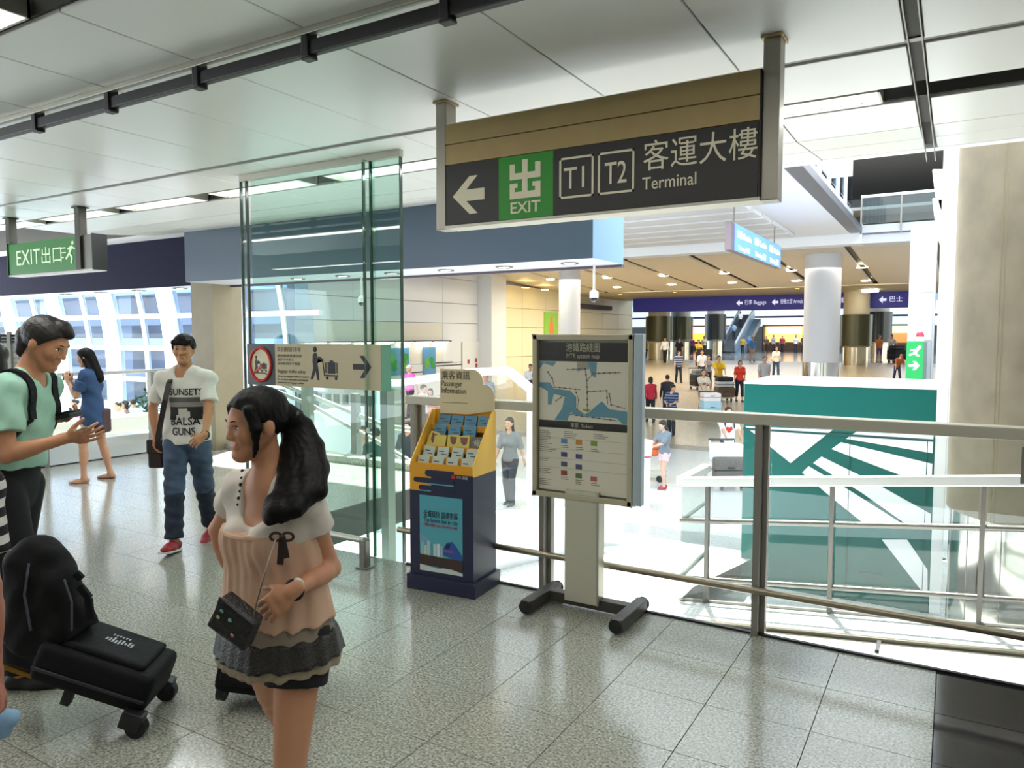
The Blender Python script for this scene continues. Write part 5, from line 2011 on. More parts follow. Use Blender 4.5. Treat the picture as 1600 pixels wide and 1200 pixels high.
# ---- upper level: edge glass, ledge, curved white fins, side gallery glass
U = thing('upper_balustrade', 'glass parapet of the upper floor across the void at top right', 'railing', (-2.75, 26.7, 5.3))
MB().box(0, 4.6, 0, .05, .04, .88).build('glass_panel', glass('upper_glass', (.82, .90, .90)), U)
MB().box(0, 5, -.06, .08, .86, .94).build('handrail', WHITE, U)
for k in range(4):
    MB().box(1.15 * k, 1.15 * k + .05, -.05, 0, -.3, .86).build('post', STEEL_D, U)
for k in range(2):
    p = thing('upper_ceiling_lamp', ['upper', 'lower'][k] + ' white lamp under the dark upper ceiling at top right', 'light', (-2.4 + .3 * k, 30 + 2.4 * k, 8.98))
    MB().box(-.2, .2, -.6, .6, -.12, 0).build('lamp', mat('spot_white', 'ffffff', .4, emit=6), p)
GG = thing('gallery_glazing', 'slanting row of glass panes and steel gutter along the mezzanine edge', 'glazing', (-2.98, 14.6, 5.1))
MB().box(-.05, .30, 0, 12.0, -.06, .14).build('gutter', mat('gutter_steel', '6f747c', .4, metal=.6), GG, bevel=.02)
MB().box(.02, .10, 0, 12.0, .16, .30).build('gutter', STEEL, GG)
for k in range(7):
    MB().box(-.02, .01, 1.68 * k + .05, 1.68 * k + 1.6, .75, 2.6).build('glass_pane', glass('gallery_glass', (.78, .85, .92)), GG)
    MB().box(-.05, .05, 1.68 * k - .06, 1.68 * k + .04, .14, 2.7).build('post', mat('post_white', 'cfd4dc', .5), GG)
for k in range(2):
    p0 = at(1472, (300, 345)[k], Y=14.6)
    fn = thing('ceiling_fin', ['upper', 'lower'][k] + ' curved white fin beside the concrete column top', 'fin', (p0.x, p0.y, p0.z))
    a_ = [(-.16, .42), (.0, .40), (.14, .46), (.16, -.42), (.02, -.50), (-.07, -.20), (-.12, .1)]
    MB().prism([(x * 1.0, z * .95) for x, z in a_], (0, 0, 0), (1, 0, 0), (0, 0, 1), (0, 1.2, 0)).build('blade', WHITE, fn, bevel=.03, seg=3)

# ---- left side: balustrade, upstands, travelator
L = thing('side_balustrade', 'glass balustrade with thin steel rail along the left edge of the floor', 'railing', (X_L, 3.0, 0))
MB().box(-.035, .035, -2, 4.25, 1.17, 1.215).build('handrail', STEEL, L, bevel=.006)
for y in (-1.0, .5, 2.05, 3.55, 4.2):
    MB().box(-.05, .05, y - .03, y + .03, 0, 1.17).build('post', mat('post_grey', '8b8881', .4, metal=.3), L, bevel=.004)
for y0, y1 in ((-.95, .45), (.55, 2.0), (2.1, 3.5), (3.6, 4.15)):
    MB().box(-.006, .006, y0, y1, .02, 1.15).build('glass_panel', GLASS_C, L)
MB().box(-.02, .02, -2, 4.25, -.004, .012).build('base_channel', BLACK, L)
u1 = MB().box(-10.75, -10.42, 0, 11.5, -1.7, .24)
tag(u1.build('wall_upstand', mat('upstand_white', 'd9dadb', .5)), kind='structure')
tg = thing('travelator', 'dark moving walkway with steel sides between two white upstands at the left', 'moving walkway', (-12.6, 0, -1.72))
MB().box(-.6, .6, 2, 10.5, .3, .62).build('deck', mat('travel_dark', '3c3f44', .5), tg)
for s_ in (-1, 1):
    MB().box(s_ * .75 - .06, s_ * .75 + .06, 2, 10.5, .0, 1.25).build('side', mat('travel_glass', '79828a', .25, metal=.4), tg)
    MB().tube([(s_ * .75, 2, 1.30), (s_ * .75, 10.5, 1.30)], .05, 8).build('handrail', BLACK, tg, smooth=True)
    MB().box(s_ * .75 - .10, s_ * .75 + .10, 2, 10.5, 1.19, 1.25).build('skirt', STEEL, tg)
u2 = MB().box(-15.6, -15.1, 3, 12.6, -1.72, -.02)
tag(u2.build('wall_upstand_far', mat('upstand_cream', 'd6d2c4', .5)), kind='structure')

# timetable stand beside the woman in blue
ts = thing('timetable_stand', 'pale timetable board over a green panel beside the woman in blue', 'notice stand', (-9.55, 4.45, 0), rz=.55)
MB().box(-.02, .02, -.02, .02, 0, 1.75).build('post', STEEL, ts)
p_ = MB().box(-.38, .30, .02, .05, 1.22, 1.62).build('timetable', mat('timetable_pale', 'cdd2cf', .5), ts)
MB().box(-.38, .30, .012, .05, 1.62, 1.72).build('title_board', mat('title_dark', '24262c', .5), ts)
MB().box(-.1, .18, .008, .012, 1.645, 1.655).box(-.1, .15, .008, .012, 1.68, 1.69).build('title_print', mat('title_grey', 'b8bcc0', .5), ts)
gl_ = MB()
for k in range(6):
    gl_.box(-.34, .27, .016, .02, 1.26 + .06 * k, 1.264 + .06 * k)
for k in range(8):
    gl_.box(-.34 + .086 * k, -.337 + .086 * k, .016, .02, 1.26, 1.565)
gl_.build('grid_print', PR, ts)
MB().box(-.28, .0, .02, .06, .42, 1.10).build('green_panel', mat('panel_green', '2f8a68', .45), ts)
MB().box(-.30, .02, -.06, .10, .0, .03).build('foot', FOOT, ts, bevel=.006)

# ---- beyond the glass: kerb, sloping rails, white walkway railing, ticket gates
kb = MB().box(-10.06, -5.3, 7.25, 7.5, -.35, .09)
tag(kb.build('trim_9', GRAN), kind='structure')
sr = thing('sloping_handrail', 'pair of sloping steel handrails on a post behind the green glass', 'railing', (-7.95, 7.7, 0))
MB().tube([(-1.2, 0, 1.12), (0, 0, .82), (1.33, 0, .48), (1.9, 0, .45)], .035, 10).tube([(-1.2, 0, .98), (0, 0, .68), (1.2, 0, .25), (1.9, 0, -.02)], .030, 10).build('rail', STEEL, sr, smooth=True)
MB().box(.76, .86, -.05, .05, 0, .90).build('post', STEEL_D, sr)
MB().box(-1.15, -1.05, -.05, .05, 0, 1.0).build('post', STEEL_D, sr)
for i, x in enumerate((482, 606)):
    q_ = at(x, 735 if i == 0 else 800, z=0)
    q_ = at(x, 700, Y=7.35 if i == 0 else 4.9)
    t = thing('steel_post', ['grey green steel post behind the tall glass near the ponytail', 'pale steel post behind the glass left of the brochure stand'][i], 'post', (q_.x, q_.y, 0 if i == 0 else -.3))
    MB().box(-.075 if i == 0 else -.04, .075 if i == 0 else .04, -.05, .05, 0, 1.15 if i == 0 else 1.55).build('shaft', mat('post_pale', '8f9088', .45, metal=.5), t, bevel=.006)
    MB().box(-.09, .09, -.06, .06, 0, .015).build('foot_plate', STEEL_D, t)
wr_ = thing('walkway_railing', 'wide white walkway handrail bending downhill right of the header card', 'railing', (0, 11, 0))
WRL = mat('rail_white', 'eef0f2', .35)
pa = [(-16, 0, .62), (-9.1, 0, .80), (-7.44, 0, 1.05), (-6.65, 0, 1.10), (-6.09, 0, .72), (-4.9, 0, -.35)]
for a, b in zip(pa[:-1], pa[1:]):
    MB().bar(a, b, .14, .13).build('handrail', WRL, wr_, bevel=.02)
for x, zt in ((-14.5, .6), (-12, .7), (-9.6, .76), (-7.5, 1.0), (-6.2, .75)):
    MB().box(x - .06, x + .06, -.03, .03, HALL_Z, zt).build('post', mat('post_white', 'cfd4dc', .5), wr_)
vs = [(-9.5, .02, HALL_Z), (-5.4, .02, HALL_Z), (-5.4, .02, .05), (-6.12, .02, .66), (-6.68, .02, 1.03), (-7.44, .02, .98), (-9.5, .02, .72)]
MB().prism([(x, z) for x, y, z in vs], (0, .02, 0), (1, 0, 0), (0, 0, 1), (0, .012, 0)).build('glass_panel', GLASS_C, wr_)
pw = MB().add([(-5.3, 6.2, HALL_Z), (-4.0, 9.8, HALL_Z), (-4.0, 9.8, -.75), (-5.3, 6.2, -.30), (-5.42, 6.25, HALL_Z), (-4.12, 9.85, HALL_Z), (-4.12, 9.85, -.75), (-5.42, 6.25, -.30)],
              [(0, 1, 2, 3), (7, 6, 5, 4), (0, 4, 5, 1), (1, 5, 6, 2), (2, 6, 7, 3), (3, 7, 4, 0)])
tag(pw.build('wall_parapet', WHITE), kind='structure')
gt = None
for i in range(7):
    p = at(415 + 27 * i, 640, Y=13.4)
    t = thing('fare_gate', 'first ticket gate from the left behind the green glass, with two small dark screens', 'ticket gate', (p.x, 13.4, HALL_Z), group='ticket gates behind the glass') if gt is None else None
    if gt is None:
        MB().box(-.13, .13, -.5, .5, 0, 1.05).build('cabinet', mat('gate_grey', 'b6c0c0', .4, metal=.4), t, bevel=.03)
        MB().box(-.03, .03, -.03, .03, 1.05, 1.75).build('mast', STEEL_D, t)
        for s_ in (-.17, .10):
            MB().box(s_ - .08, s_ + .08, -.06, -.02, 1.74, 1.98).build('screen', mat('gate_screen', '1c3a30', .3, emit=.1), t)
        gt = t
    else:
        c = copy_tree(gt)
        c.location = (p.x, 13.4, HALL_Z)
        c['label'] = ['first', 'second', 'third', 'fourth', 'fifth', 'sixth', 'seventh'][i] + ' ticket gate from the left behind the green glass, with two small dark screens'

# ---- the far atrium: shops, escalator
shops = [(-28.6, -25.4, 'orange lit food stall between the second and third columns', 'f2a63c', 'ff9ab8'), (-24.2, -22.6, 'yellow lit snack counter left of the far escalator', 'e8c63a', '4a5aa8'),
         (-19.2, -14.6, 'wide warm lit cafe front right of the far escalator', 'e0a860', 'fff1d8'), (-7.5, -3.4, 'dim brown lit shop behind the far right column', '9a6a3a', 'd8b088')]
for x0, x1, lb, c, sc in shops:
    Ys = 90.0
    t = thing('shop_front', lb, 'shop', ((x0 + x1) / 2, Ys, -.07))
    w = (x1 - x0) / 2
    MB().box(-w, w, .6, 3, 0, 2.9).build('back_wall', mat('shop_back_' + c, c, .6, emit=1.1), t)
    MB().box(-w, w, -.4, 3, 2.9, 3.05).box(-w - .15, -w, -.4, 3, 0, 3.05).box(w, w + .15, -.4, 3, 0, 3.05).build('shell', mat('shop_shell', '3d3c3e', .6), t)
    MB().box(-w * .8, w * .8, -.5, -.35, 2.1, 2.85).build('sign_board', mat('shop_sign_' + sc, sc, .5, emit=1.6), t)
    MB().box(-w * .9, w * .9, -.1, .4, 0, 1.05).build('counter', mat('shop_counter', '5a4433', .5), t)
    for k in range(4):
        MB().ball((-w * .7 + w * .46 * k, .2, 2.3), .16, 10).build('lamp', mat('shop_lamp', 'fff0cf', .4, emit=8), t)
e0, e1 = at(1137, 541, Y=76), at(1168, 484, Y=86)
es = thing('escalator', 'grey glass sided escalator rising in the far atrium', 'escalator', (e0.x, e0.y, -.07))
dv = Vector((e1.x - e0.x, e1.y - e0.y, e1.z - e0.z))
nv = Vector((dv.y, -dv.x, 0)).normalized()
for s_ in (-.75, .75):
    a, b = nv * s_ + Vector((0, 0, .35)), nv * s_ + dv + Vector((0, 0, .35))
    MB().bar(a, b, .12, 1.2).build('side', mat('escalator_side', '93a9bb', .25, metal=.3), es)
    MB().bar(a + Vector((0, 0, .66)), b + Vector((0, 0, .66)), .16, .12).build('handrail', mat('escalator_rail', 'b9c4cc', .4), es)
MB().bar((0, 0, .1), dv + Vector((0, 0, .1)), 1.4, .2).build('step_band', mat('escalator_step', '4a5058', .5), es)
MB().bar((.9, 0, -.3), dv + Vector((.9, 0, -.6)), 1.2, .6).build('truss', mat('escalator_truss', '5b6f80', .5), es)
# ================================================================ PEOPLE AND THEIR THINGS
from mathutils.bvhtree import BVHTree


def gp(x, D, z=0.0):
    """ground point under pixel column x at horizontal distance D ahead"""
    v = at(x, 525, d=1.0)
    v = v - Vector((0, 0, EYE))
    q = v * (D / v.dot(FH))
    return Vector((q.x, q.y, z))


class Loc:
    """pixel positions turned into a figure's own frame (x to the right of the view, y away, z up)"""

    def __init__(s, x, D, z=0.0):
        s.o, s.D = gp(x, D, z), D

    def __call__(s, x, y, dy=0.0):
        v = at(x, y, d=1.0) - Vector((0, 0, EYE))
        q = v * ((s.D + dy) / v.dot(FH)) + Vector((0, 0, EYE)) - s.o
        return V(q.dot(RH), q.dot(FH), q.z)


def stripes(name, c0, c1, scale, axis='Z', width=.5):
    if name in MATS:
        return MATS[name]
    m = mat(name, c0, .85)
    nt = m.node_tree
    b = nt.nodes['Principled BSDF']
    tc = nt.nodes.new('ShaderNodeTexCoord')
    sp = nt.nodes.new('ShaderNodeSeparateXYZ')
    nt.links.new(tc.outputs['Object'], sp.inputs[0])
    mu = nt.nodes.new('ShaderNodeMath')
    mu.operation = 'MULTIPLY'
    mu.inputs[1].default_value = scale
    nt.links.new(sp.outputs[axis], mu.inputs[0])
    fr = nt.nodes.new('ShaderNodeMath')
    fr.operation = 'FRACT'
    nt.links.new(mu.outputs[0], fr.inputs[0])
    gt_ = nt.nodes.new('ShaderNodeMath')
    gt_.operation = 'GREATER_THAN'
    gt_.inputs[1].default_value = width
    nt.links.new(fr.outputs[0], gt_.inputs[0])
    mx = nt.nodes.new('ShaderNodeMix')
    mx.data_type = 'RGBA'
    mx.inputs[6].default_value = (*srgb(c0), 1)
    mx.inputs[7].default_value = (*srgb(c1), 1)
    nt.links.new(gt_.outputs[0], mx.inputs[0])
    nt.links.new(mx.outputs[2], b.inputs['Base Color'])
    return m


def bvh_of(*obs):
    vs, fs = [], []
    for o in obs:
        n = len(vs)
        vs += [v.co.copy() for v in o.data.vertices]
        fs += [[i + n for i in p.vertices] for p in o.data.polygons]
    return BVHTree.FromPolygons(vs, fs)


def drape(o, bv, d, lift=.003):
    """lay a flat print on the cloth behind it"""
    d = Vector(d).normalized()
    M = o.matrix_basis.copy()
    me = o.data
    last = .45
    for v in me.vertices:
        p = M @ v.co
        h = bv.ray_cast(p, d, 1.0)
        if h[0] is not None:
            last = (h[0] - p).dot(d)
        v.co = p + d * (last - lift)
    o.location, o.rotation_euler, o.scale = (0, 0, 0), (0, 0, 0), (1, 1, 1)
    me.update()


def cloth(name, c, noise=.08, scale=14, bump=.35, rough=.85):
    return mat('cloth_' + name, c, rough, noise=noise, nscale=scale, bump=bump)


def wrinkle(amp, *waves):
    def fn(X, Y, Z):
        t = 0
        for kx, ky, kz, ph, w in waves:
            t = t + w * np.sin(kx * X + ky * Y + kz * Z + ph)
        return amp * t
    return fn


SKC = 'c58f6d'

# ---------------------------------------------------------------- woman in the peach top, nearest to us
L = Loc(425, 2.2)
fw = Fig(1.55, True, lf=(.13, -.20), rf=(-.12, .50), lift=(0, .10), heel=(0, .9), face=2.784, twist=-.22, head=-.24, nod=.07, lean=.03,
         lh=L(456, 924, -.215), lpole=V(.25, .75, -.55), rh=L(372, 925, .22), rpole=V(-.6, .5, -.2), crouch=.02, build=.97)
W = thing('person', 'woman in a peach tunic and black shorts with a long ponytail, nearest in front', 'person', L.o, YAW)
sm = skin_mat('front_woman', SKC)
pr = fw.torso() + fw.neck() + fw.head() + fw.leg('L') + fw.leg('R') + fw.arm('L') + fw.arm('R')
pr += fw.footp('L') + fw.footp('R')
hl = fw.hand('L', d=nrm(V(-.75, -.05, -.55)), pn=V(.15, .9, -.2), curl=.50, spread=.07, thumb=V(-.35, -.25, .8))
hr = fw.hand('R', d=nrm(V(.05, .55, -.8)), pn=V(.7, .4, .2), curl=.9)
pr += hl + hr
lo, hi = bounds(pr)
zc = fw.nb[2] - .02
sdf_object('body', sm, W, [(pr, 0, [])], .009, tintfn=face_tint(fw, SKC), chunks=body_chunks(fw, pr, [hl, hr], .009, .0042, .0038))
eyes(fw, W, half=.0012)
HB = mat('hair_black', '080706', .55, noise=.4, nscale=140, stretch=(1, 1, .12), bump=.15, spec=.22)
h, K = fw.hp, fw.hk
cap = hair_cap(fw)
side_l = []
for g in (-1, 1):
    for q_ in range(3):
        o_ = .006 * (q_ - 1)
        side_l += [cone(h(g * .064, .046 - o_, .060), h(g * .0775, .034 - o_ * 1.6, .0), .013 * K, .010 * K, .010),
                   cone(h(g * .0775, .034 - o_ * 1.6, .0), h(g * (.071 - .004 * q_), .036 + .006 * q_, -.070 - .012 * q_), .010 * K, .004 * K, .010)]
tail = []
tp = [h(-.02, -.100, .02), L(464, 668, .03), L(472, 700, .0), L(475, 735, -.06), L(469, 768, -.115), L(448, 792, -.16), L(430, 811, -.175)]
rr = random.Random(21)
for q in range(15):
    ang, rad = q * 2.4, .020 + .036 * (q / 15) ** .5
    end = rr.choice((4, 5, 6, 6)) if q > 4 else 6
    P0 = tp[0] + V(math.cos(ang), math.sin(ang), 0) * .010
    for i_ in range(1, end + 1):
        sp_ = (.45, .8, 1.0, 1.15, 1.0, .55)[i_ - 1]
        P1 = tp[i_] + V(math.cos(ang + .25 * i_), math.sin(ang + .25 * i_) * .6, .25 * math.sin(ang * 1.7)) * rad * sp_
        r0_ = .023 if i_ < end else .021
        tail.append(cone(P0, P1, r0_, .023 if i_ < end else .009, .012))
        P0 = P1
strand = lambda X, Y, Z: .0009 * np.sin(300 * X + 120 * Y + 14 * np.sin(22 * Z)) + .0006 * np.sin(420 * Y - 60 * Z)
sdf_object('hair', HB, W, [(cap, .007, [(nrm(fw.hf * .72 - fw.hu * .80 + fw.hr * .0), h(0, .052, .052)), (-fw.hu, h(0, 0, -.055))]), (side_l, 0, []), (tail, 0, [])], .0055, disp=strand)
MB().tube([h(-.026, -.118, .015), h(-.038, -.128, .0)], [.030 * K, .033 * K], 14).build('hair_tie', BLACK, W, smooth=True)
# white inner tee with cap sleeves
TEE = cloth('white_tee', 'd9d2c6', .05)
up, P, k = fw.up, fw.P, fw.k
bust_z = fw.chest - up * .01
gs = [(fw.torso() + fw.neckhole(.066, .10, .085), .008, [(-up, bust_z)])]
for n in 'LR':
    S, E = fw.sh[n], fw.el[n]
    gs.append(([cone(S, E, .047 * k, .050 * k, .03)], .012, [(nrm(E - S), S + (E - S) * .44)]))
sdf_object('tee', TEE, W, gs, .006, disp=wrinkle(.0015, (60, 20, 40, 0, 1), (-30, 55, 70, 1, .7)))
# tunic, sheer band, ruffle, lace, shorts
PEACH = cloth('peach', 'd3ae93', .06, 9)
bust, wst = fw.chest + up * .035 * k, fw.waist
fl = (fw.fw, .76)
hemp = P + up * .03 * k
tun = fw.torso()[1:4] + [cone(fw.chest, hemp, .128 * k, .172 * k, .05, fl)] + [ell(fw.chest + fw.trt * g * .062 * k + fw.tfw * .062 * k, V(.056, .056, .056) * k, .04) for g in (-1, 1)]
gath = lambda X, Y, Z: .004 * np.sin(95 * X + 30 * Y) * np.clip((bust[2] - Z) / .2, 0, 1) + .002 * np.sin(170 * X - 80 * Y + 6 * Z)
sdf_object('tunic', PEACH, W, [(tun, .023, [(up, bust), (-up, P + up * .055 * k)])], .006, disp=gath)
MB().tube([fw.chest + up * .030 * k + (fw.trt * math.cos(a) * .152 + fw.tfw * math.sin(a) * .128 + fw.tfw * .02) * k for a in np.linspace(-.35, math.pi + .35, 22)], .008, 8).build('bust_seam', PEACH, W, smooth=True)
skirtp = [cone(fw.waist, P - up * .08 * k, .125 * k, .200 * k, .04, (fw.fw, .82))]
ruf = lambda X, Y, Z: .0035 * np.sin(75 * X + 75 * Y) + .0015 * np.sin(150 * X - 60 * Y)
sdf_object('sheer_band', cloth('sheer_grey', '8d8272', .06), W, [(skirtp, .018, [(up, P + up * .065 * k), (-up, P + up * .0 * k)])], .006)
sdf_object('sequin_ruffle', mat('sequin_black', '24221f', .28, noise=.5, nscale=160, bump=.6), W, [(skirtp, .026, [(up, P + up * .018 * k), (-up, P - up * .062 * k)])], .006, disp=ruf)
sdf_object('lace_hem', cloth('lace_cream', '9c9078', .15, 60), W, [(skirtp, .014, [(up, P - up * .04 * k), (-up, P - up * .092 * k)])], .006, disp=ruf)
SHB = cloth('black_shorts', '0d0d12', .1)
gs = []
for n in 'LR':
    H_, Kn = fw.hip[n], fw.kn[n]
    gs.append((fw.leg(n) + [cone(H_, Kn, .090 * k, .080 * k, .03)], .010, [(nrm(Kn - H_), H_ + (Kn - H_) * .36)]))
gs.append((fw.torso()[:2], .010, [(up, P + up * .08 * k)]))
sdf_object('shorts', SHB, W, gs, .008)
# beads on the shoulder strap, bow, watch, sandal straps
tb = bvh_of(*[c for c in W.children if c.name.startswith('tee')])
BD_ = mat('bead_dark', '2a1a1c', .25)
for i in range(6):
    a = L(379 - 1.5 * i, 736 + 10.5 * i, -.6)
    d_ = (Vector(L(379 - 1.5 * i, 736 + 10.5 * i, .3)) - Vector(a)).normalized()
    hit = tb.ray_cast(Vector(a), d_, 2)
    if hit[0] is not None:
        MB().ball(hit[0], (.0062, .0062, .0062) if i % 2 == 0 else (.0045, .0045, .0045), 10).build('bead', BD_, W, smooth=True)
bp = L(441, 838, -.20)
RIB = mat('ribbon_brown', '2b1d1a', .5)
bw = MB()
for g in (-1, 1):
    bw.tube([bp + V(g * (.016 - .016 * math.cos(a)), -.004, .011 * math.sin(a)) for a in np.linspace(0, 2 * math.pi, 13)], .0042, 8)
bw.ball(bp + V(0, -.005, 0), (.008, .006, .008), 10)
bw.bar(bp, bp + V(-.006, -.004, -.078), .018, .004, up=(0, 1, 0))
bw.bar(bp, bp + V(.012, -.002, -.060), .016, .004, up=(0, 1, 0))
bw.build('ribbon_bow', RIB, W, smooth=True)
wv = nrm(fw.wr['L'] - fw.el['L'])
wc = fw.wr['L'] - wv * .012
px_ = nrm(np.cross(wv, V(0, 0, 1)))
py_ = np.cross(wv, px_)
wt = MB().tube([wc + (px_ * math.cos(a) + py_ * math.sin(a)) * .0262 for a in np.linspace(0, 2 * math.pi, 21)], .0052, 8, caps=False).build('watch', BLACK, W, smooth=True)
fdir = nrm(V(.1, -.85, .55) - wv * (V(.1, -.85, .55) @ wv))
MB().tube([wc + fdir * .024, wc + fdir * .032], .0135, 18).build('watch_face', mat('watch_white', 'd9dcd8', .25), wt, smooth=True)
for n in 'LR':
    A = fw.an[n]
    MB().tube([A + V(math.cos(a) * .036, math.sin(a) * .036, .012 * math.sin(a)) for a in np.linspace(0, 2 * math.pi, 17)], .0045, 6, caps=False).build('sandal_strap', mat('sandal_pink', 'b9938a', .4), W, smooth=True)
    fd = fw.tipd[n]
    nu = nrm(np.cross(np.cross(fd, V(0, 0, 1)), fd))
    B_ = fw.foot[n] - nu * .052 * k
    MB().bar(B_ - fd * .055, B_ + fd * .165, .075, .016, up=tuple(nu)).build('sandal_sole', mat('sandal_sole', '6b5148', .6), W, bevel=.006)

# purse and its chain
pc = L(367, 970, -.27)
pu = thing('handbag', 'small dark sequined handbag on a chain at the hip of the peach top woman', 'handbag', L.o + RH * pc[0] + FH * pc[1] + Vector((0, 0, pc[2])), rot=(.12, .42, YAW - .25))
PUR = mat('purse_black', '17161a', .3, noise=.5, nscale=120, bump=.4)
MB().prism([(-.066, -.045), (.060, -.058), (.066, .040), (-.050, .060)], (0, -.02, 0), (1, 0, 0), (0, 0, 1), (0, .045, 0)).build('bag_body', PUR, pu, bevel=.008)
MB().prism([(-.052, .062), (.068, .042), (.050, -.012), (-.005, -.022), (-.052, .002)], (0, -.026, 0), (1, 0, 0), (0, 0, 1), (0, .006, 0)).build('flap', PUR, pu, bevel=.003)
for i, (x, z, c) in enumerate(((-.03, .03, '6fae9c'), (.0, .018, '8fd0bc'), (.02, -.02, 'b58a94'), (-.035, .008, 'a8b070'))):
    MB().ball((x, -.028, z), (.006, .003, .006), 8).build('sequin', mat('sequin_' + c, c, .2, metal=.6), pu, smooth=True)
c0, c1 = L(396, 962, -.285), L(431, 842, -.225)
pts = [tuple(c0 + (c1 - c0) * t + V(0, -.012 * math.sin(math.pi * t), 0)) for t in np.linspace(0, 1, 12)]
ch = MB().tube(pts, .0024, 6).build('chain', mat('chain_metal', '8f8678', .3, metal=1), None, smooth=True)
M_ = Matrix.Translation(L.o) @ Matrix.Rotation(YAW, 4, 'Z')
ch.data.transform(pu.matrix_basis.inverted() @ M_)
ch.parent = pu

# ---------------------------------------------------------------- young man in the printed white tee
L = Loc(288, 5.95)
fm = Fig(1.685, False, lf=(.085, .22), rf=(-.03, -.22), lift=(.02, 0), heel=(.25, -.15), toe=(math.pi, math.pi), face=math.pi, twist=.06, head=.12, nod=.02,
         rh=L(243, 683, .02), rpole=V(-.8, .5, 0), lh=L(320, 680, -.27), lpole=V(.35, .55, -.8), build=.98)
MN = thing('person', 'young man in a white printed tee and faded jeans walking towards us', 'person', L.o, YAW)
SK2 = 'bd8a66'
sm = skin_mat('young_man', SK2)
pr = fm.torso() + fm.neck() + fm.head()
for n in 'LR':
    pr += fm.leg(n) + fm.arm(n) + fm.footp(n)
ha, hb = fm.hand('L', d=nrm(V(-.6, -.35, -.45)), pn=V(-.2, .8, -.3), curl=.6, thumb=V(-.3, -.2, .8)), fm.hand('R', d=V(0.0, -.15, -1), curl=.55)
sdf_object('body', sm, MN, [(pr + ha + hb, 0, [])], .011, tintfn=face_tint(fm, SK2), chunks=body_chunks(fm, pr + ha + hb, [ha, hb], .011, .006, .006))
eyes(fm, MN, half=.001)
h, K = fm.hp, fm.hk
fringe = [cone(h(-.055, .060, .060), h(.055, .060, .060), .026 * K, .026 * K, .02), cone(h(.03, .075, .055), h(-.035, .085, .045), .014 * K, .010 * K, .02)]
strand2 = lambda X, Y, Z: .003 * np.sin(190 * X + 40 * Z) * np.sin(150 * Y + 30 * Z)
sdf_object('hair', HB, MN, [(hair_cap(fm), .012, [(nrm(fm.hf - fm.hu * .9), h(0, .045, .035)), (-fm.hu, h(0, 0, -.035))]), (fringe, 0, [])], .007, disp=strand2)
WT = cloth('white_print_tee', 'e2e0d8', .05)
up, P, k = fm.up, fm.P, fm.k
tor = fm.torso() + [cone(fm.chest + up * .05 * k, P - up * .06 * k, .168 * k, .170 * k, .04, (fm.fw, .62))]
gs = [(tor + fm.neckhole(.066, .045, .05), .016, [(-nrm(up + fm.rt * .10), P - up * .055 * k)])]
for n in 'LR':
    S, E = fm.sh[n], fm.el[n]
    gs.append(([cone(S, E, .048 * k, .057 * k, .03)], .012, [(nrm(E - S), S + (E - S) * .74)]))
shirt = sdf_object('tee', WT, MN, gs, .009, disp=wrinkle(.0035, (18, 0, 42, 0, 1), (-35, 10, 26, 2, .8), (50, 0, -30, 1, .4)))
_tmp = sdf_object('front', WT, MN, gs[:1], .009, disp=wrinkle(.0035, (18, 0, 42, 0, 1), (-35, 10, 26, 2, .8), (50, 0, -30, 1, .4)))
bv = bvh_of(_tmp)
bpy.data.objects.remove(_tmp)
IK_ = mat('tee_ink', '23222a', .8)
for s_, x0, x1, y in (('SUNSETS', 264, 313, 617.5), ('BALSA', 266, 309, 664), ('GUNS', 268, 303, 680)):
    a = L(x0, y, -.13)
    b = L(x1, y, -.13)
    a[1] = b[1] = -.6
    o = text('print_lettering', s_, .085 if s_ != 'SUNSETS' else .075, IK_, MN, tuple(a), width=float(b[0] - a[0]), bold=.012, depth=.001)
    drape(o, bv, (0, 1, 0), .008)
a, b = L(265, 656, -.13), L(312, 621, -.13)
a[1] = b[1] = -.6
g_ = MB()
n_ = 14
for i in range(n_ + 1):
    for j in range(n_ + 1):
        g_.v.append((a[0] + (b[0] - a[0]) * i / n_, a[1], a[2] + (b[2] - a[2]) * j / n_))
for i in range(n_):
    for j in range(n_):
        g_.f.append((i * (n_ + 1) + j, (i + 1) * (n_ + 1) + j, (i + 1) * (n_ + 1) + j + 1, i * (n_ + 1) + j + 1))
        u_, v_ = (i + .5) / n_, (j + .5) / n_
        sky_, wav = v_ > .62, (.30 < v_ <= .62)
        mi = 0
        if v_ > .80:
            mi = 1
        elif v_ > .58:
            mi = 2
        elif abs(u_ - .45) < .12 + .25 * (.5 - v_) and v_ < .52:
            mi = 3
        else:
            mi = 0
        g_.m.append(mi)
pm = [mat('print_dark', '2c2b2a', .8), mat('print_mid', '5d5c5a', .8), mat('print_light', '8f8d88', .8), mat('print_white', 'c9c6bd', .8)]
o = g_.build('print_picture', pm, MN)
drape(o, bv, (0, 1, 0), .006)
JN = mat('faded_denim', '3e4f66', .85, noise=.55, nscale=7, bump=.3)
JD = mat('dark_denim', '1d2838', .85, noise=.3, nscale=14, bump=.3)
gs, gs2 = [], []
for n in 'LR':
    lp = fm.leg(n) + [cone(fm.hip[n], fm.kn[n], .086 * k, .064 * k, .03), cone(fm.kn[n], fm.an[n], .060 * k, .058 * k, .02)]
    gs.append((lp, .012, [(nrm(fm.an[n] - fm.kn[n]), fm.kn[n] + (fm.an[n] - fm.kn[n]) * .12)]))
    gs2.append((lp, .011, [(nrm(fm.an[n] - fm.kn[n]), fm.an[n] - (fm.an[n] - fm.kn[n]) * .03), (-nrm(fm.an[n] - fm.kn[n]), fm.kn[n] + (fm.an[n] - fm.kn[n]) * .11)]))
gs.append((fm.torso()[:2], .013, [(up, P + up * .1 * k)]))
jw = wrinkle(.004, (0, 10, 60, 0, 1), (30, 20, 90, 1, .6))
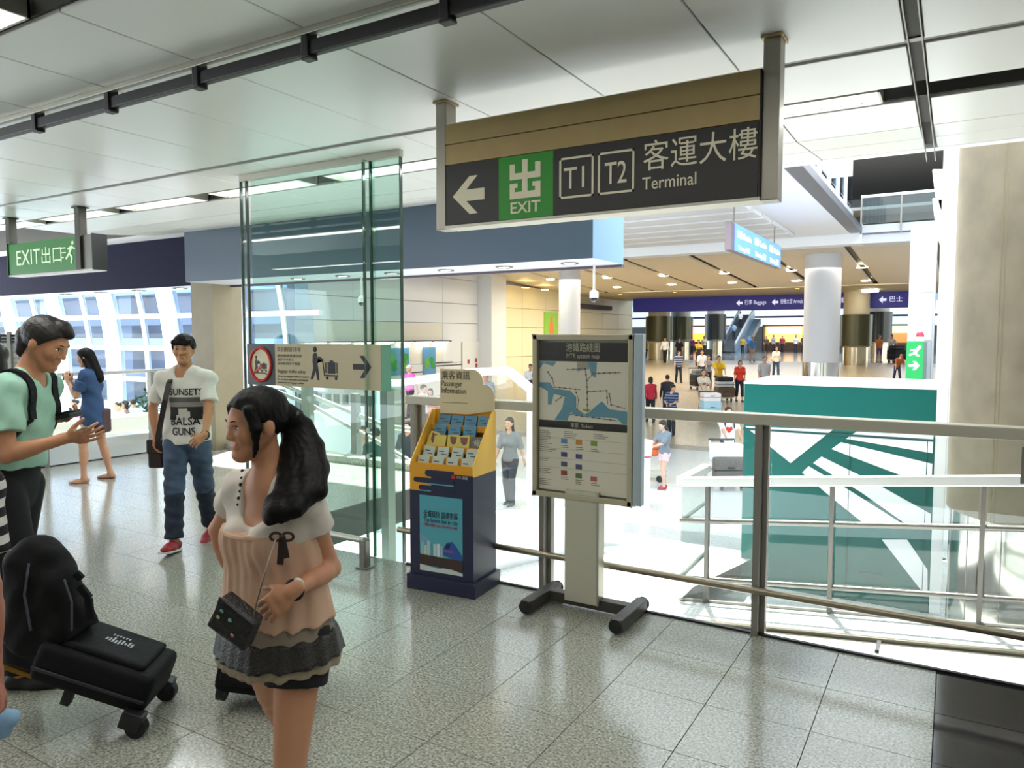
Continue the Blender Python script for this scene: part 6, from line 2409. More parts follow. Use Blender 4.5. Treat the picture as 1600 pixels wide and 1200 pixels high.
tro = sdf_object('jeans', JN, MN, gs, .010, disp=jw)
o = sdf_object('jeans_leg', JD, tro, gs2, .010, disp=jw)
RED = mat('shoe_red', '9c1f2a', .5)
for n in 'LR':
    o = sdf_object('shoe', RED, MN, [(fm.footp(n, .010), 0, [(V(0, 0, 1), fm.an[n] + V(0, 0, .03))])], .008)
    fd = fm.tipd[n]
    nu = nrm(np.cross(np.cross(fd, V(0, 0, 1)), fd))
    B_ = fm.foot[n] - nu * .040
    MB().bar(B_ - fd * .05, B_ + fd * .175, .095, .016, up=tuple(nu)).build('shoe_sole', mat('sole_white', 'd8d4cc', .5), o, bevel=.006)
wc = fm.wr['L']
MB().tube([wc + V(math.cos(a) * .034, .004 * math.sin(a), math.sin(a) * .034) for a in np.linspace(0, 2 * math.pi, 17)], .005, 6, caps=False).build('bracelet', BLACK, MN, smooth=True)
# shoulder bag
bg_c = L(243, 708, .04)
sb = thing('shoulder_bag', 'dark brown shoulder bag at the hip of the young man in white', 'bag', L.o, YAW)
BRN = mat('bag_brown', '2a1d20', .45)
MB().box(bg_c[0] - .05, bg_c[0] + .075, bg_c[1] - .04, bg_c[1] + .10, bg_c[2] - .12, bg_c[2] + .11).build('bag_body', BRN, sb, bevel=.025, seg=3)
MB().box(bg_c[0] - .055, bg_c[0] + .08, bg_c[1] - .05, bg_c[1] + .06, bg_c[2] + .0, bg_c[2] + .118).build('flap', BRN, sb, bevel=.02, seg=3)
st = [L(246, 688, -.10), L(252, 655, -.175), L(258, 625, -.175), L(264, 598, -.13), L(270, 585, -.03), L(270, 590, .08), L(258, 640, .17), L(248, 690, .12)]
for a, b in zip(st[:-1], st[1:]):
    MB().bar(a, b, .042, .010, up=(0, 1, 0) if abs(b[2] - a[2]) > .06 else (0, 0, 1)).build('strap', BRN, sb, bevel=.003)

# ---------------------------------------------------------------- man in mint green with backpack
L = Loc(4, 3.6)
fg = Fig(1.80, False, lf=(-.12, -.02), rf=(.10, -.12), face=-math.pi / 2 + .10, toe=(-1.5, -1.5), lean=.19, head=-.10, nod=.24,
         rh=L(106, 684, -.16), rpole=V(-.25, -.3, -.9), lh=L(84, 655, .20), lpole=V(-.4, .2, -.8), build=.98)
GM = thing('person', 'man in a mint green tee looking down, with wallet in hand at the left', 'person', L.o, YAW)
SK3 = 'c08a68'
sm = skin_mat('green_man', SK3)
pr = fg.torso() + fg.neck() + fg.head()
for n in 'LR':
    pr += fg.leg(n) + fg.arm(n) + fg.footp(n)
ha, hb = fg.hand('R', d=nrm(V(.95, -.05, .10)), pn=V(.0, .75, .45), curl=.38, thumb=V(0, -.3, .9)), fg.hand('L', d=nrm(V(.95, .1, .05)), pn=V(0, -.25, .95), curl=.75, thumb=V(0, -.9, .2))
sdf_object('body', sm, GM, [(pr + ha + hb, 0, [])], .011, tintfn=face_tint(fg, SK3), chunks=body_chunks(fg, pr + ha + hb, [ha, hb], .011, .0055, .005))
eyes(fg, GM, half=.0015)
h, K = fg.hp, fg.hk
HBR = mat('hair_dark_brown', '16100d', .45, noise=.4, nscale=110, bump=.3)
quiff = [cone(h(0, .04, .090), h(0, .085, .082), .036 * K, .020 * K, .03), cone(h(0, -.06, .072), h(0, .04, .092), .042 * K, .038 * K, .03), cone(h(0, -.085, .0), h(0, -.075, -.06), .055 * K, .045 * K, .03)]
strand3 = lambda X, Y, Z: .0014 * np.sin(170 * X + 60 * Z) * np.sin(160 * Y + 120 * Z)
sdf_object('hair', HBR, GM, [(hair_cap(fg), .010, [(nrm(fg.hf - fg.hu * .9), h(0, .050, .040)), (-fg.hu, h(0, 0, -.03))]), (quiff, 0, [])], .006, disp=strand3)
MINT = cloth('mint', '9fcbb5', .05)
up, P, k = fg.up, fg.P, fg.k
gs = [(fg.torso() + [cone(fg.chest, P, .150 * k, .145 * k, .04, (fg.fw, .70))] + fg.neckhole(.064, .02, .03), .016, [(-up, P + up * .125 * k)])]
for n in 'LR':
    S, E = fg.sh[n], fg.el[n]
    gs.append(([cone(S, E, .058 * k, .063 * k, .03)], .014, [(nrm(E - S), S + (E - S) * .66)]))
mt_ = sdf_object('tee', MINT, GM, gs, .008, disp=wrinkle(.0035, (30, 20, 40, 0, 1), (-45, 10, 26, 2, .8), (20, 60, -50, 1, .5)))
gs = [(fg.torso()[:3], .012, [(up, P + up * .16 * k)])]
for n in 'LR':
    gs.append((fg.leg(n) + [cone(fg.hip[n], fg.kn[n], .092 * k, .072 * k, .03), cone(fg.kn[n], fg.an[n], .068 * k, .058 * k, .02)], .012, [(nrm(fg.an[n] - fg.kn[n]), fg.an[n])]))
sdf_object('trousers', cloth('black_trousers', '0d0e12', .1), GM, gs, .012)
for n in 'LR':
    sdf_object('shoe', mat('shoe_dark', '1c1c1e', .5), GM, [(fg.footp(n, .008), 0, [(V(0, 0, 1), fg.an[n] + V(0, 0, .03))])], .010)
wl_ = thing('wallet', 'black wallet held open by the man in mint green', 'wallet', L.o, YAW)
wp = L(97, 651, .17)
MB().bar(wp + V(-.095, 0, -.022), wp + V(.085, -.02, .016), .10, .026, up=(0, 0, 1)).build('cover', mat('wallet_black', '101013', .5), wl_, bevel=.006)
MB().bar(wp + V(-.085, 0, -.004), wp + V(.080, -.02, .034), .085, .010, up=(0, 0, 1)).build('flap', mat('wallet_black', '101013', .5), wl_, bevel=.004)
tk = thing('paper_ticket', 'small pale ticket pinched in the hand of the man in mint green', 'ticket', L.o, YAW)
tp_ = L(131, 672, -.17)
MB().bar(tp_ + V(-.03, 0, -.012), tp_ + V(.025, 0, .012), .045, .0012, up=(0, .4, .9)).build('slip', mat('ticket_pale', 'cfe6dc', .6), tk)
bpk = thing('backpack', 'black backpack worn by the man in mint green at the left edge', 'backpack', L.o, YAW)
BPM = mat('backpack_black', '09090c', .7, noise=.2, nscale=40, bump=.3, spec=.22)
bc = fg.chest - fg.tfw * .235 * k
sdf_object('pack', BPM, bpk, [([cone(bc + up * .14, bc - up * .20, .15, .165, .03, (fg.tfw, .62))], 0, [])], .012)
bvm = bvh_of(mt_)
for i_ in (1, -1):
    cc_ = fg.nb * .45 + fg.chest * .55 + fg.trt * i_ * .105 * k
    st = []
    for a in np.linspace(-.55, 2.9, 12):
        dd = fg.tfw * math.cos(a) + fg.up * math.sin(a)
        hit = bvm.ray_cast(Vector(cc_ + dd * .6), Vector(-dd), .6)
        if hit[0] is not None:
            st.append(V(*hit[0]) + dd * .007)
    low = fg.waist + fg.trt * i_ * .16 * k
    st = [bc + fg.trt * i_ * .12 - up * .26 + fg.tfw * .03, low + fg.trt * i_ * .02 + up * .02, low + fg.tfw * .06 + up * .10 + fg.trt * i_ * .01] + st
    for a, b in zip(st[:-1], st[1:]):
        sd = np.cross(b - a, fg.trt)
        MB().bar(a, b, .055, .010, up=tuple(nrm(sd))).build('strap', BPM, bpk, bevel=.003)

# ---------------------------------------------------------------- woman in the blue romper with a phone
L = Loc(141, 8.6)
fb = Fig(1.545, True, lf=(-.06, -.13), rf=(.09, .16), face=math.pi / 2 + .1, toe=(math.pi / 2 + .3, math.pi / 2), head=.0, nod=.22, lean=.02,
         lh=L(106, 596, -.10), lpole=V(-.1, -.2, -1), rh=L(110, 597, .10), rpole=V(-.1, .2, -1), build=.98)
BW = thing('person', 'woman in a blue romper with long dark hair holding up a phone', 'person', L.o, YAW)
SK4 = 'cc9b7c'
sm = skin_mat('blue_woman', SK4)
pr = fb.torso() + fb.neck() + fb.head()
for n in 'LR':
    pr += fb.leg(n) + fb.arm(n) + fb.footp(n)
ha, hb = fb.hand('L', d=V(-.25, 0, .95), pn=V(.1, .9, 0), curl=.5, thumb=V(.9, 0, 0)), fb.hand('R', d=V(-.25, 0, .95), pn=V(.1, -.9, 0), curl=.5, thumb=V(.9, 0, 0))
sdf_object('body', sm, BW, [(pr + ha + hb, 0, [])], .013, tintfn=face_tint(fb, SK4), chunks=body_chunks(fb, pr + ha + hb, [ha, hb], .013, .008, .007))
eyes(fb, BW)
h, K = fb.hp, fb.hk
lg = [cone(h(0, -.06, .02), h(.0, -.095, -.30), .075 * K, .070 * K, .03, (fb.hr, .85)), cone(h(-.06, -.0, .02), h(-.062, -.03, -.16), .028 * K, .034 * K, .03), cone(h(.06, -.0, .02), h(.062, -.03, -.16), .028 * K, .034 * K, .03)]
sdf_object('hair', HB, BW, [(hair_cap(fb), .010, [(nrm(fb.hf - fb.hu * .7), h(0, .050, .045)), (-fb.hu, h(0, 0, -.1))]), (lg, 0, [])], .010, disp=strand2)
ROM = cloth('romper_blue', '2c4a72', .08)
up, P, k = fb.up, fb.P, fb.k
gs = [(fb.torso() + fb.neckhole(.09, .05, .03), .020, [(-up, fb.waist - up * .03)]), (fb.torso()[:3] + [cone(fb.waist, P - up * .10 * k, .11 * k, .165 * k, .04, (fb.fw, .82))], .016, [(up, fb.waist), (-up, P - up * .185 * k)])]
for n in 'LR':
    S, E = fb.sh[n], fb.el[n]
    gs.append(([cone(S + (E - S) * .25, E, .060 * k, .066 * k, .03)], .014, [(nrm(E - S), S + (E - S) * .72), (-nrm(E - S), S + (E - S) * .32)]))
sdf_object('romper', ROM, BW, gs, .011, disp=wrinkle(.004, (30, 20, 40, 0, 1), (-45, 10, 26, 2, .8)))
for n in 'LR':
    B_ = fb.foot[n] - V(0, 0, .040)
    fd = fb.tipd[n]
    MB().bar(B_ - fd * .06, B_ + fd * .16, .08, .016).build('sandal_sole', mat('sandal_dark', '3b3330', .6), BW, bevel=.005)
MB().tube([fb.wr['L'] + V(math.cos(a) * .028, math.sin(a) * .028, 0) for a in np.linspace(0, 2 * math.pi, 13)], .006, 6, caps=False).build('bracelet', mat('bracelet_pale', 'cfc6b8', .3), BW, smooth=True)
ph = thing('mobile_phone', 'dark phone held up by the woman in the blue romper', 'phone', L.o, YAW)
pq = L(104, 589, 0)
MB().box(pq[0] - .006, pq[0] + .004, pq[1] - .07, pq[1] + .07, pq[2] - .035, pq[2] + .035).build('case', BLACK, ph, bevel=.003)
rb_ = thing('waist_bag', 'small dark red bag behind the hip of the woman in blue', 'bag', L.o, YAW)
pq = L(161, 656, .05)
MB().box(pq[0] - .06, pq[0] + .05, pq[1] - .10, pq[1] + .10, pq[2] - .15, pq[2] + .13).build('bag_body', mat('bag_dark_red', '3f2226', .6), rb_, bevel=.03, seg=3)
MB().bar(pq + V(-.02, 0, .12), fb.sh['R'] + V(.05, 0, -.02), .02, .008, up=(0, 1, 0)).build('strap', mat('bag_dark_red', '3f2226', .6), rb_)

# ---------------------------------------------------------------- person in stripes cut by the left edge, bystander behind
STR = stripes('black_white_stripes', '101014', 'd2d4d0', 22, 'Z', .52)
L = Loc(-150, 1.78)
fs_ = Fig(1.62, True, lf=(-.12, -.16), rf=(-.02, .2), face=math.pi / 2 - .3, build=1.0, rh=L(-8, 1075, .03), rpole=V(-.1, .9, 0))
person('person', 'person in a black and white striped top half cut off by the left edge', L.o, YAW, fs_, skin='a8705c', hair='17120f', hairstyle='tail', shirt=STR, sleeve=.35, hem=.10, trousers='16161d', leglen=.62, shoes='333333', res=.012)
pb = thing('cloth_bundle', 'pale blue bundle hanging beside the striped person at the left edge', 'bundle', L.o, YAW)
pq = L(4, 1128, .0)
sdf_object('folded_cloth', cloth('pale_blue', '8fb8da', .1), pb, [([cone(pq + V(-.06, 0, .0), pq + V(.02, 0, .01), .035, .022, .02), cone(pq + V(-.05, 0, -.03), pq + V(.005, 0, -.025), .02, .016, .02)], 0, [])], .006)
L = Loc(-6, 5.6)
fq = Fig(1.62, True, face=math.pi / 2 + .6)
person('person', 'black haired person behind the man in mint green at the left edge', L.o, YAW, fq, skin='c79b7e', hair='14100f', hairstyle='bob', shirt='3f4450', trousers='22242c', res=.018)

# ---------------------------------------------------------------- suitcases and the bag on top
L = Loc(165, 3.2)
S1 = thing('suitcase', 'black soft trolley suitcase with brass coloured pull rods lying tilted at lower left', 'suitcase', L.o, YAW)
SUIT = mat('suitcase_black', '0a0b10', .68, noise=.25, nscale=60, bump=.3, spec=.25)
tl = math.radians(21)
u = V(-math.cos(tl), -.06, math.sin(tl))
u = nrm(u)
wdir = nrm(np.cross(u, V(0, 0, 1)))
wdir = -wdir if wdir[1] < 0 else wdir
nn = nrm(np.cross(wdir, u))
nn = -nn if nn[2] < 0 else nn
base = L(243, 1128, 0)
base[2] = .075
MS = Matrix((tuple(u), tuple(wdir), tuple(nn))).transposed().to_4x4()
MS.translation = Vector(base)


def rbox(name, lo_, hi_, r, m, par, M, res=.012):
    """box with soft rounded edges"""
    lo_, hi_ = np.array(lo_), np.array(hi_)
    o = MB().box(lo_[0], hi_[0], lo_[1], hi_[1], lo_[2], hi_[2]).build(name, m, par, bevel=r, seg=4, smooth=True)
    o.data.transform(M)
    return o


rbox('shell', (0, -.155, .0), (.50, .155, .18), .045, SUIT, S1, MS)
rbox('front_pocket', (.06, -.125, .165), (.42, .125, .205), .022, SUIT, S1, MS)
rbox('expander_band', (.01, -.161, .06), (.49, .161, .075), .004, mat('zip_dark', '24252e', .4), S1, MS)
lg_ = MB()
rr = random.Random(5)
for i in range(9):
    lg_.box(.17 + .014 * i, .178 + .014 * i, -.02 + .006 * math.sin(i), .012 + .01 * math.sin(i * 2.3), .2052, .2070)
for i in range(6):
    lg_.box(.20 + .014 * i, .207 + .014 * i, .035, .048, .2052, .2070)
o = lg_.build('embroidered_lettering', mat('logo_pale', 'a5a8b0', .6), S1)
o.data.transform(MS)
BRASS = mat('rod_brass', '8a6a2a', .3, metal=.9)
for y in (-.09, .09):
    o = MB().box(.30, .80, y - .012, y + .012, -.015, .005).build('pull_rod', BRASS, S1, bevel=.003)
    o.data.transform(MS)
o = MB().box(.78, .82, -.11, .11, -.025, .015).build('pull_handle', BLACK, S1, bevel=.008)
o.data.transform(MS)
for y in (-.16, .16):
    c = MS @ Vector((.02, y, -.01))
    z0 = .045
    wb = MB().tube([(c.x + .012, c.y - .018, z0), (c.x + .012, c.y + .018, z0)], .045, 18).build('wheel', BLACK, S1, smooth=True)
    o = MB().box(-.02, .07, y - .035, y + .035, -.045, .03).build('wheel_housing', mat('housing_black', '1b1b20', .4), S1, bevel=.01)
    o.data.transform(MS)
for y in (-.12, .12):
    o = MB().box(.30, .34, y - .02, y + .02, -.06, .01).build('stand_foot', BLACK, S1, bevel=.008)
    o.data.transform(MS)
o = MB().tube([(.50, -.05, .14), (.53, -.05, .15), (.53, .05, .15), (.50, .05, .14)], .010, 8).build('carry_handle', BLACK, S1, smooth=True)
o.data.transform(MS)
BK = thing('backpack', 'full black backpack resting on the tilted black suitcase', 'backpack', L.o, YAW)
bt, bb = L(62, 880, -.02), L(84, 985, -.02)
pack = [cone(bt, bb, .125, .165, .04, (V(0, 1, 0), .75)), cone(bt + V(.09, -.03, -.06), bb + V(.10, -.03, .0), .08, .10, .04), cone(bt + V(-.05, 0, .0), bb + V(-.10, 0, -.02), .09, .10, .04)]
sdf_object('pack', BPM, BK, [(pack, 0, [(V(0, 0, -1), L(84, 1010, 0)), (nrm(V(.45, 0, -.9)), L(90, 1004, 0))])], .012, disp=wrinkle(.004, (25, 20, 40, 0, 1), (-45, 30, 26, 2, .8)))
for i, (a, b) in enumerate((((118, 895), (128, 905)), ((124, 915), (140, 935)), ((138, 935), (142, 968)))):
    MB().bar(L(*a, -.14), L(*b, -.14), .03, .02, up=(0, 1, 0)).build('strap_end', BPM, BK, bevel=.004)
MB().tube([L(100, 905, -.16), L(112, 940, -.19), L(112, 985, -.19)], .005, 6).build('zip', mat('zip_grey', '5b5e66', .3, metal=.8), BK, smooth=True)
MB().tube([L(45, 880, -.11), L(38, 930, -.15), L(48, 985, -.15)], .006, 6).build('zip', mat('zip_grey', '5b5e66', .3, metal=.8), BK, smooth=True)

L = Loc(410, 3.3)
S2 = thing('suitcase', 'small black suitcase pulled upright behind the woman in the peach tunic', 'suitcase', L.o, YAW)
sb_ = L(412, 1085, 0)
M2 = Matrix.Translation((sb_[0], 0.02, .05)) @ Matrix.Rotation(-.28, 4, 'X') @ Matrix.Rotation(.12, 4, 'Y')
rbox('shell', (-.215, -.10, .0), (.215, .12, .34), .04, SUIT, S2, M2)
rbox('front_pocket', (-.18, -.135, .04), (.18, -.08, .28), .02, SUIT, S2, M2)
for x in (-.19, .19):
    o = MB().tube([(x - .018, -.02, -.01), (x + .018, -.02, -.01)], .04, 16).build('wheel', BLACK, S2, smooth=True)
    o.data.transform(M2)
for x in (-.07, .07):
    o = MB().tube([(x, .09, .30), (x, .09, .62)], .008, 8).build('pull_rod', STEEL_D, S2)
    o.data.transform(M2)
o = MB().box(-.09, .09, .075, .105, .60, .63).build('pull_handle', BLACK, S2, bevel=.008)
o.data.transform(M2)

# ---------------------------------------------------------------- people in the hall


def crowd(label, x, yf, yh, face=math.pi, hair='15110f', style='short', fem=False, shirt='cccccc', sleeve=.5, trousers='22252e', leglen=1.0, skirt=None, skin='c99a7c', stride=.3, group=None,
          hands=None, pose=None, res=None, p=None, H=None, hem=.04, shoes='222222', **kw):
    p = hall_at(x, yf) if p is None else p
    d = p.dot(FH)
    Hh = H or max(1.42, min(1.86, (yf - yh) * d / FPX))
    f0 = V(-math.sin(face), math.cos(face), 0)
    r0 = V(math.cos(face), math.sin(face), 0)
    a = -r0 * .085 + f0 * stride / 2
    b = r0 * .085 - f0 * stride / 2
    pk = dict(lf=(a[0], a[1]), rf=(b[0], b[1]), toe=(face, face), face=face)
    if pose == 'push':
        pk['lh'] = -r0 * .17 + f0 * .48 + V(0, 0, 1.02 * Hh / 1.7)
        pk['rh'] = r0 * .17 + f0 * .48 + V(0, 0, 1.02 * Hh / 1.7)
    elif pose == 'read':
        pk['lh'] = -r0 * .10 + f0 * .36 + V(0, 0, 1.08 * Hh / 1.7)
        pk['rh'] = r0 * .10 + f0 * .36 + V(0, 0, 1.10 * Hh / 1.7)
        pk['nod'] = .35
    elif pose == 'bend':
        pk['lean'] = .6
    elif stride > .1:
        pk['lh'] = -r0 * .27 - f0 * .12 + V(0, 0, .82 * Hh / 1.7)
        pk['rh'] = r0 * .27 + f0 * .16 + V(0, 0, .84 * Hh / 1.7)
    pk.update(kw)
    fig = Fig(Hh, fem, **pk)
    rs = res or (.017 if d < 24 else .022 if d < 40 else .028)
    o = person('person', label, p, YAW, fig, skin=skin, hair=hair, hairstyle=style, shirt=shirt, sleeve=sleeve, hem=hem, trousers=trousers, leglen=leglen, skirt=skirt, res=rs, group=group, shoes=shoes)
    if d < 50 and fig.hf[1] < .3:
        Me = Matrix((tuple(fig.hr), tuple(fig.hf), tuple(fig.hu))).transposed()
        for g in (-1, 1):
            MB().ball(fig.hp(g * .031, .080, .006), (.012, .010, .006), 8, M=Me).build('eye', mat('iris', '1d120d', .2), o, smooth=True)
    return o, fig, p, d


def chest_print(o, fig, poly, m, nm='print', s=1.0, drop=.04):
    c = fig.chest - fig.up * drop + fig.tfw * .16 * fig.k
    bv_ = bvh_of(*[q for q in o.children if q.name.startswith('shirt')])
    pr_ = MB().prism([(a * s, b * s) for a, b in poly], tuple(c + fig.tfw * .3), tuple(-fig.trt if fig.tfw[1] < 0 else fig.trt), (0, 0, 1), tuple(fig.tfw * .004)).build(nm, m, o)
    drape(pr_, bv_, tuple(-fig.tfw), .006)


POLO = stripes('navy_white_stripes', '2d3a5c', 'aab2c4', 8, 'Z', .55)
POLO2 = stripes('dark_blue_stripes', '26304a', '7d8cb0', 11, 'Z', .72)
crowd('man in a white shirt and black trousers walking by the first olive collar', 1039, 567, 528, face=math.pi - .5, shirt='e4e4e6', sleeve=1.0, trousers='191a20')
crowd('man in a black tee standing by the second olive collar', 1061, 566, 529, shirt='17181c', trousers='20222a', stride=.05)
o, f_, p, d = crowd('man in a navy striped polo with a hip bag in the middle of the hall', 1060, 598, 549, face=math.pi + .15, shirt=POLO, trousers='1f2535')
crowd('woman in a red jacket walking away, seen left of the dark suited man', 1016, 660, 589, face=.1, fem=True, style='bob', shirt='b02038', sleeve=1.0, trousers='17171d')
crowd('man in a dark suit walking away behind the striped tee woman', 1042, 656, 586, face=-.1, shirt='23222e', sleeve=1.0, trousers='20202a', hem=.12)
crowd('woman in a dark blue striped tee looking aside, beside the map stand', 1049, 680, 600, face=math.pi - .5, fem=True, style='bob', shirt=POLO2, trousers='23262e', head=.8, stride=.1, pose='read')
o, f_, p, d = crowd('woman in a cream tee pushing a cart with white and pale blue boxes', 1098, 650, 577, fem=True, style='tail', shirt='e0d5c2', trousers='2a2a33', pose='push', stride=.15)
chest_print(o, f_, [(.07 * math.cos(t), .05 * math.sin(t)) for t in np.linspace(0, 6, 12)], mat('print_pink', 'c06a70', .8))
crowd('man in a yellow tee pushing a trolley of brown cases', 1122, 622, 556, shirt='d8b41e', trousers='3a3a3c', pose='push', stride=.15)
crowd('woman in a grey top behind the cart with pale boxes', 1106, 607, 556, fem=True, style='bob', shirt='85878c', trousers='33343c', pose='push')
crowd('person in a white shirt half hidden behind the woman in grey', 1096, 598, 548, shirt='dcdcde', trousers='2c2e36')
o, f_, p, d = crowd('woman in a bright red blouse and navy capris left of the teal kiosk', 1155, 627, 563, fem=True, style='bob', shirt='d23a26', trousers='1d2440', leglen=.85)
o, f_, p, d = crowd('man in a grey tee with yellow print behind the teal kiosk', 1193, 625, 556, shirt='b4b6bc', trousers='3b4050')
chest_print(o, f_, [(-.09, -.07), (.09, -.07), (.09, .07), (-.09, .07)], mat('print_yellow', 'd6c832', .8))
crowd('woman in a cream top and jeans above the teal kiosk', 1212, 590, 542, fem=True, style='long', shirt='e3dccb', sleeve=.7, trousers='33445f')
crowd('person in a bright blue tee and tan shorts in the atrium', 1175, 565, 527, shirt='4a86cc', trousers='b09a80', leglen=.5)
crowd('woman in orange with a purple skirt at the foot of the far right column', 1373, 566, 524, fem=True, style='bob', shirt='d9824a', trousers='7d5f9a', leglen=.5)
crowd('man in a white shirt behind black bags at far right', 1392, 566, 516, shirt='dfdcd4', trousers='2b2b30', pose='push')
crowd('brown clad person bending over at far right near the green floor sign', 1401, 596, 551, shirt='9a5a3a', trousers='2c3050', pose='bend', style='cap', hair='9a5a3a')
crowd('person in dark clothes with a yellow top at the foot of the first column', 1011, 561, 533, fem=True, style='bob', shirt='a89a3a', trousers='1f1d22')
crowd('person in a crimson top at the left of the first olive column', 1003, 566, 532, shirt='9a2a44', trousers='2a2a30')
crowd('woman in black and yellow with dark cases between two columns', 1091, 572, 531, fem=True, style='bob', shirt='c9b24a', trousers='19191d', pose='push')
for i, (x, yf, yh, c, t_, lb) in enumerate((
        (1081, 556, 527, '7d3a66', '2a2a34', 'distant figure in plum at the orange stall'), (1100, 556, 525, 'cfc9a8', '33343a', 'distant figure in pale yellow at the orange stall'),
        (1128, 551, 524, '8a2f4a', '23252c', 'distant figure in maroon left of the escalator foot'), (1160, 553, 526, 'b9a23a', '1d1d22', 'distant figure in mustard at the escalator foot'),
        (1170, 552, 523, '4f7fae', '2c3342', 'distant figure in blue right of the escalator foot'), (1208, 552, 522, '8d9296', '24262c', 'distant figure in grey before the cafe lights'),
        (1222, 551, 525, 'a33a44', '23232a', 'distant figure in red before the cafe lights'), (1243, 552, 519, 'd9dade', '2a2d36', 'distant man in white before the cafe lights'),
        (1254, 551, 524, '4a4f58', '22242a', 'distant figure in charcoal at the cafe right end'), (1307, 552, 520, '7a2f4f', '2b3348', 'distant figure in wine red right of the stout column'),
        (1197, 551, 526, '5f4a3a', '26262c', 'distant figure in brown at the cafe left end'), (1117, 551, 526, '54606e', '26282e', 'distant figure in slate by the smoky collar'))):
    crowd(lb, x, yf, yh, shirt=c, trousers=t_, stride=.1, fem=i % 2 == 1, style='bob' if i % 2 else 'short', res=.034, face=math.pi + .5 * (i % 3 - 1))
for i, (t, c, lb) in enumerate(((.62, 'e3e6ea', 'person in white riding high on the far escalator'), (.30, '7fa8d8', 'person in pale blue riding low on the far escalator'))):
    q = e0 + dv * t
    q.z = -.07 + dv.z * t + .22
    crowd(lb, 0, 1, 0, p=q, H=1.68, shirt=c, trousers='2b2f3a', stride=.05, res=.034, face=.3)
# lower level near us
p = gp(1041, 16.4, HALL_Z)
o, f_, p, d = crowd('woman in a grey tee, pink shorts and red shoes reading a paper', 1041, 763, 655, p=p, fem=True, style='long', face=math.pi / 2 + .35, shirt='7b8490', trousers='e6c6cc', leglen=.25, pose='read', stride=.12,
                    skin='e0b8a4', res=.014, shoes='b0303a')
q = f_.wr['L'] * .5 + f_.wr['R'] * .5
n_ = thing('newspaper', 'pale open newspaper held by the woman in pink shorts', 'paper', p, YAW)
MB().prism([(-.24, -.18), (.06, -.22), (.10, .12), (-.18, .18)], (q[0] - .08, q[1] - .2, q[2] + .02), (1, 0, 0), (0, .1, 1), (0, .012, 0)).prism([(-.24, -.18), (.06, -.22), (.10, .12), (-.18, .18)], (q[0] - .08, q[1] - .18, q[2] + .02), (.9, .4, 0), (0, .1, 1), (0, .012, 0)).build('sheet', mat('newsprint', 'd9d5cc', .8), n_)
p = gp(1140, 17.6, HALL_Z)
o, f_, p, d = crowd('man in a white tee with a red heart and backpack straps pushing a white cart', 1140, 745, 638, p=p, H=1.70, shirt='efeff0', trousers='4a4d58', pose='push', stride=.1, res=.016)
chest_print(o, f_, [(0, -.09), (.08, .0), (.075, .05), (.04, .07), (0, .045), (-.04, .07), (-.075, .05), (-.08, .0)], mat('print_heart', 'd23a2e', .8))
for s_ in (-1, 1):
    a_ = f_.nb + f_.trt * s_ * .10 + f_.tfw * .03 + f_.up * .02
    b_ = f_.chest + f_.trt * s_ * .12 + f_.tfw * .155
    MB().bar(a_ + f_.tfw * .10, b_, .04, .02, up=tuple(f_.tfw)).build('backpack_strap', mat('strap_navy', '242838', .6), o)
p = gp(797, 14.8, HALL_Z)
crowd('woman with long hair in a grey top behind the yellow brochure stand', 797, 1, 0, p=p, H=1.76, fem=True, style='long', face=math.pi - .5, shirt='77797c', trousers='3a3c44', stride=.15, res=.015)
p = gp(1467, 14.5, HALL_Z + .35)
crowd('person in dark clothes half hidden between the kiosk and the concrete column', 1467, 1, 0, p=gp(1466, 11.15, HALL_Z), H=1.62, shirt='23242c', trousers='2c3a55', skin='d09a80', face=math.pi + .8, stride=.05)
# by the left walls
crowd('uniformed man in a white shirt and dark tie by the cream wall handrail', 828, 620, 556, p=gp(829, 33, -1.35), H=1.78, shirt='e9ebf0', trousers='20222c', face=math.pi - .2)
crowd('man in navy just in front of the uniformed man by the cream wall', 833, 630, 574, p=gp(834, 30, -1.5), H=1.66, shirt='2a3048', trousers='1f2230')
crowd('person in a pink top by the white hall wall with green maps', 640, 1, 0, p=gp(640, 24, HALL_Z + .75), H=1.7, shirt='e060a8', trousers='3c2a33', style='cap', hair='d8d0cc', face=math.pi - .8)
crowd('person in a white tee next to the pink clad one', 660, 1, 0, p=gp(660, 21, HALL_Z + .35), H=1.66, shirt='e8eaee', trousers='8f6a70', face=math.pi + 1.2)
crowd('person in salmon beside the white tee, behind the brochure header', 671, 1, 0, p=gp(672, 21.6, HALL_Z + .3), H=1.56, fem=True, style='bob', shirt='d89a90', trousers='6a5a60')
crowd('dark haired person in charcoal left of the brochure stand', 636, 1, 0, p=gp(637, 15.2, HALL_Z), H=1.64, shirt='2f333c', trousers='5a3a55', face=math.pi - .4)
crowd('man in a pale shirt beyond the white walkway handrail', 760, 1, 0, p=gp(759, 22, HALL_Z + .6), H=1.7, shirt='8d96a8', trousers='2c3040', skin='b98a76')
for i, (x, D, c, t_, fc, lb) in enumerate(((586, 13.8, '27423c', '2c3430', 0.3, 'person in dark green seen through the tall glass, rightmost'), (566, 14.2, '9aa4a0', '4a5450', math.pi, 'person in grey green seen through the tall glass, second from the right'),
                                           (518, 15.5, '6f6a60', '3c4440', 1.2, 'person in taupe seen through the tall glass by the sloping rails'), (486, 16.5, 'd05a8a', '4a4f5a', math.pi - .4, 'person in pink seen through the tall glass by the post'))):
    crowd(lb, x, 1, 0, p=gp(x, D, HALL_Z), H=1.66, shirt=c, trousers=t_, face=fc, fem=i % 2 == 1, style='bob' if i % 2 else 'short')
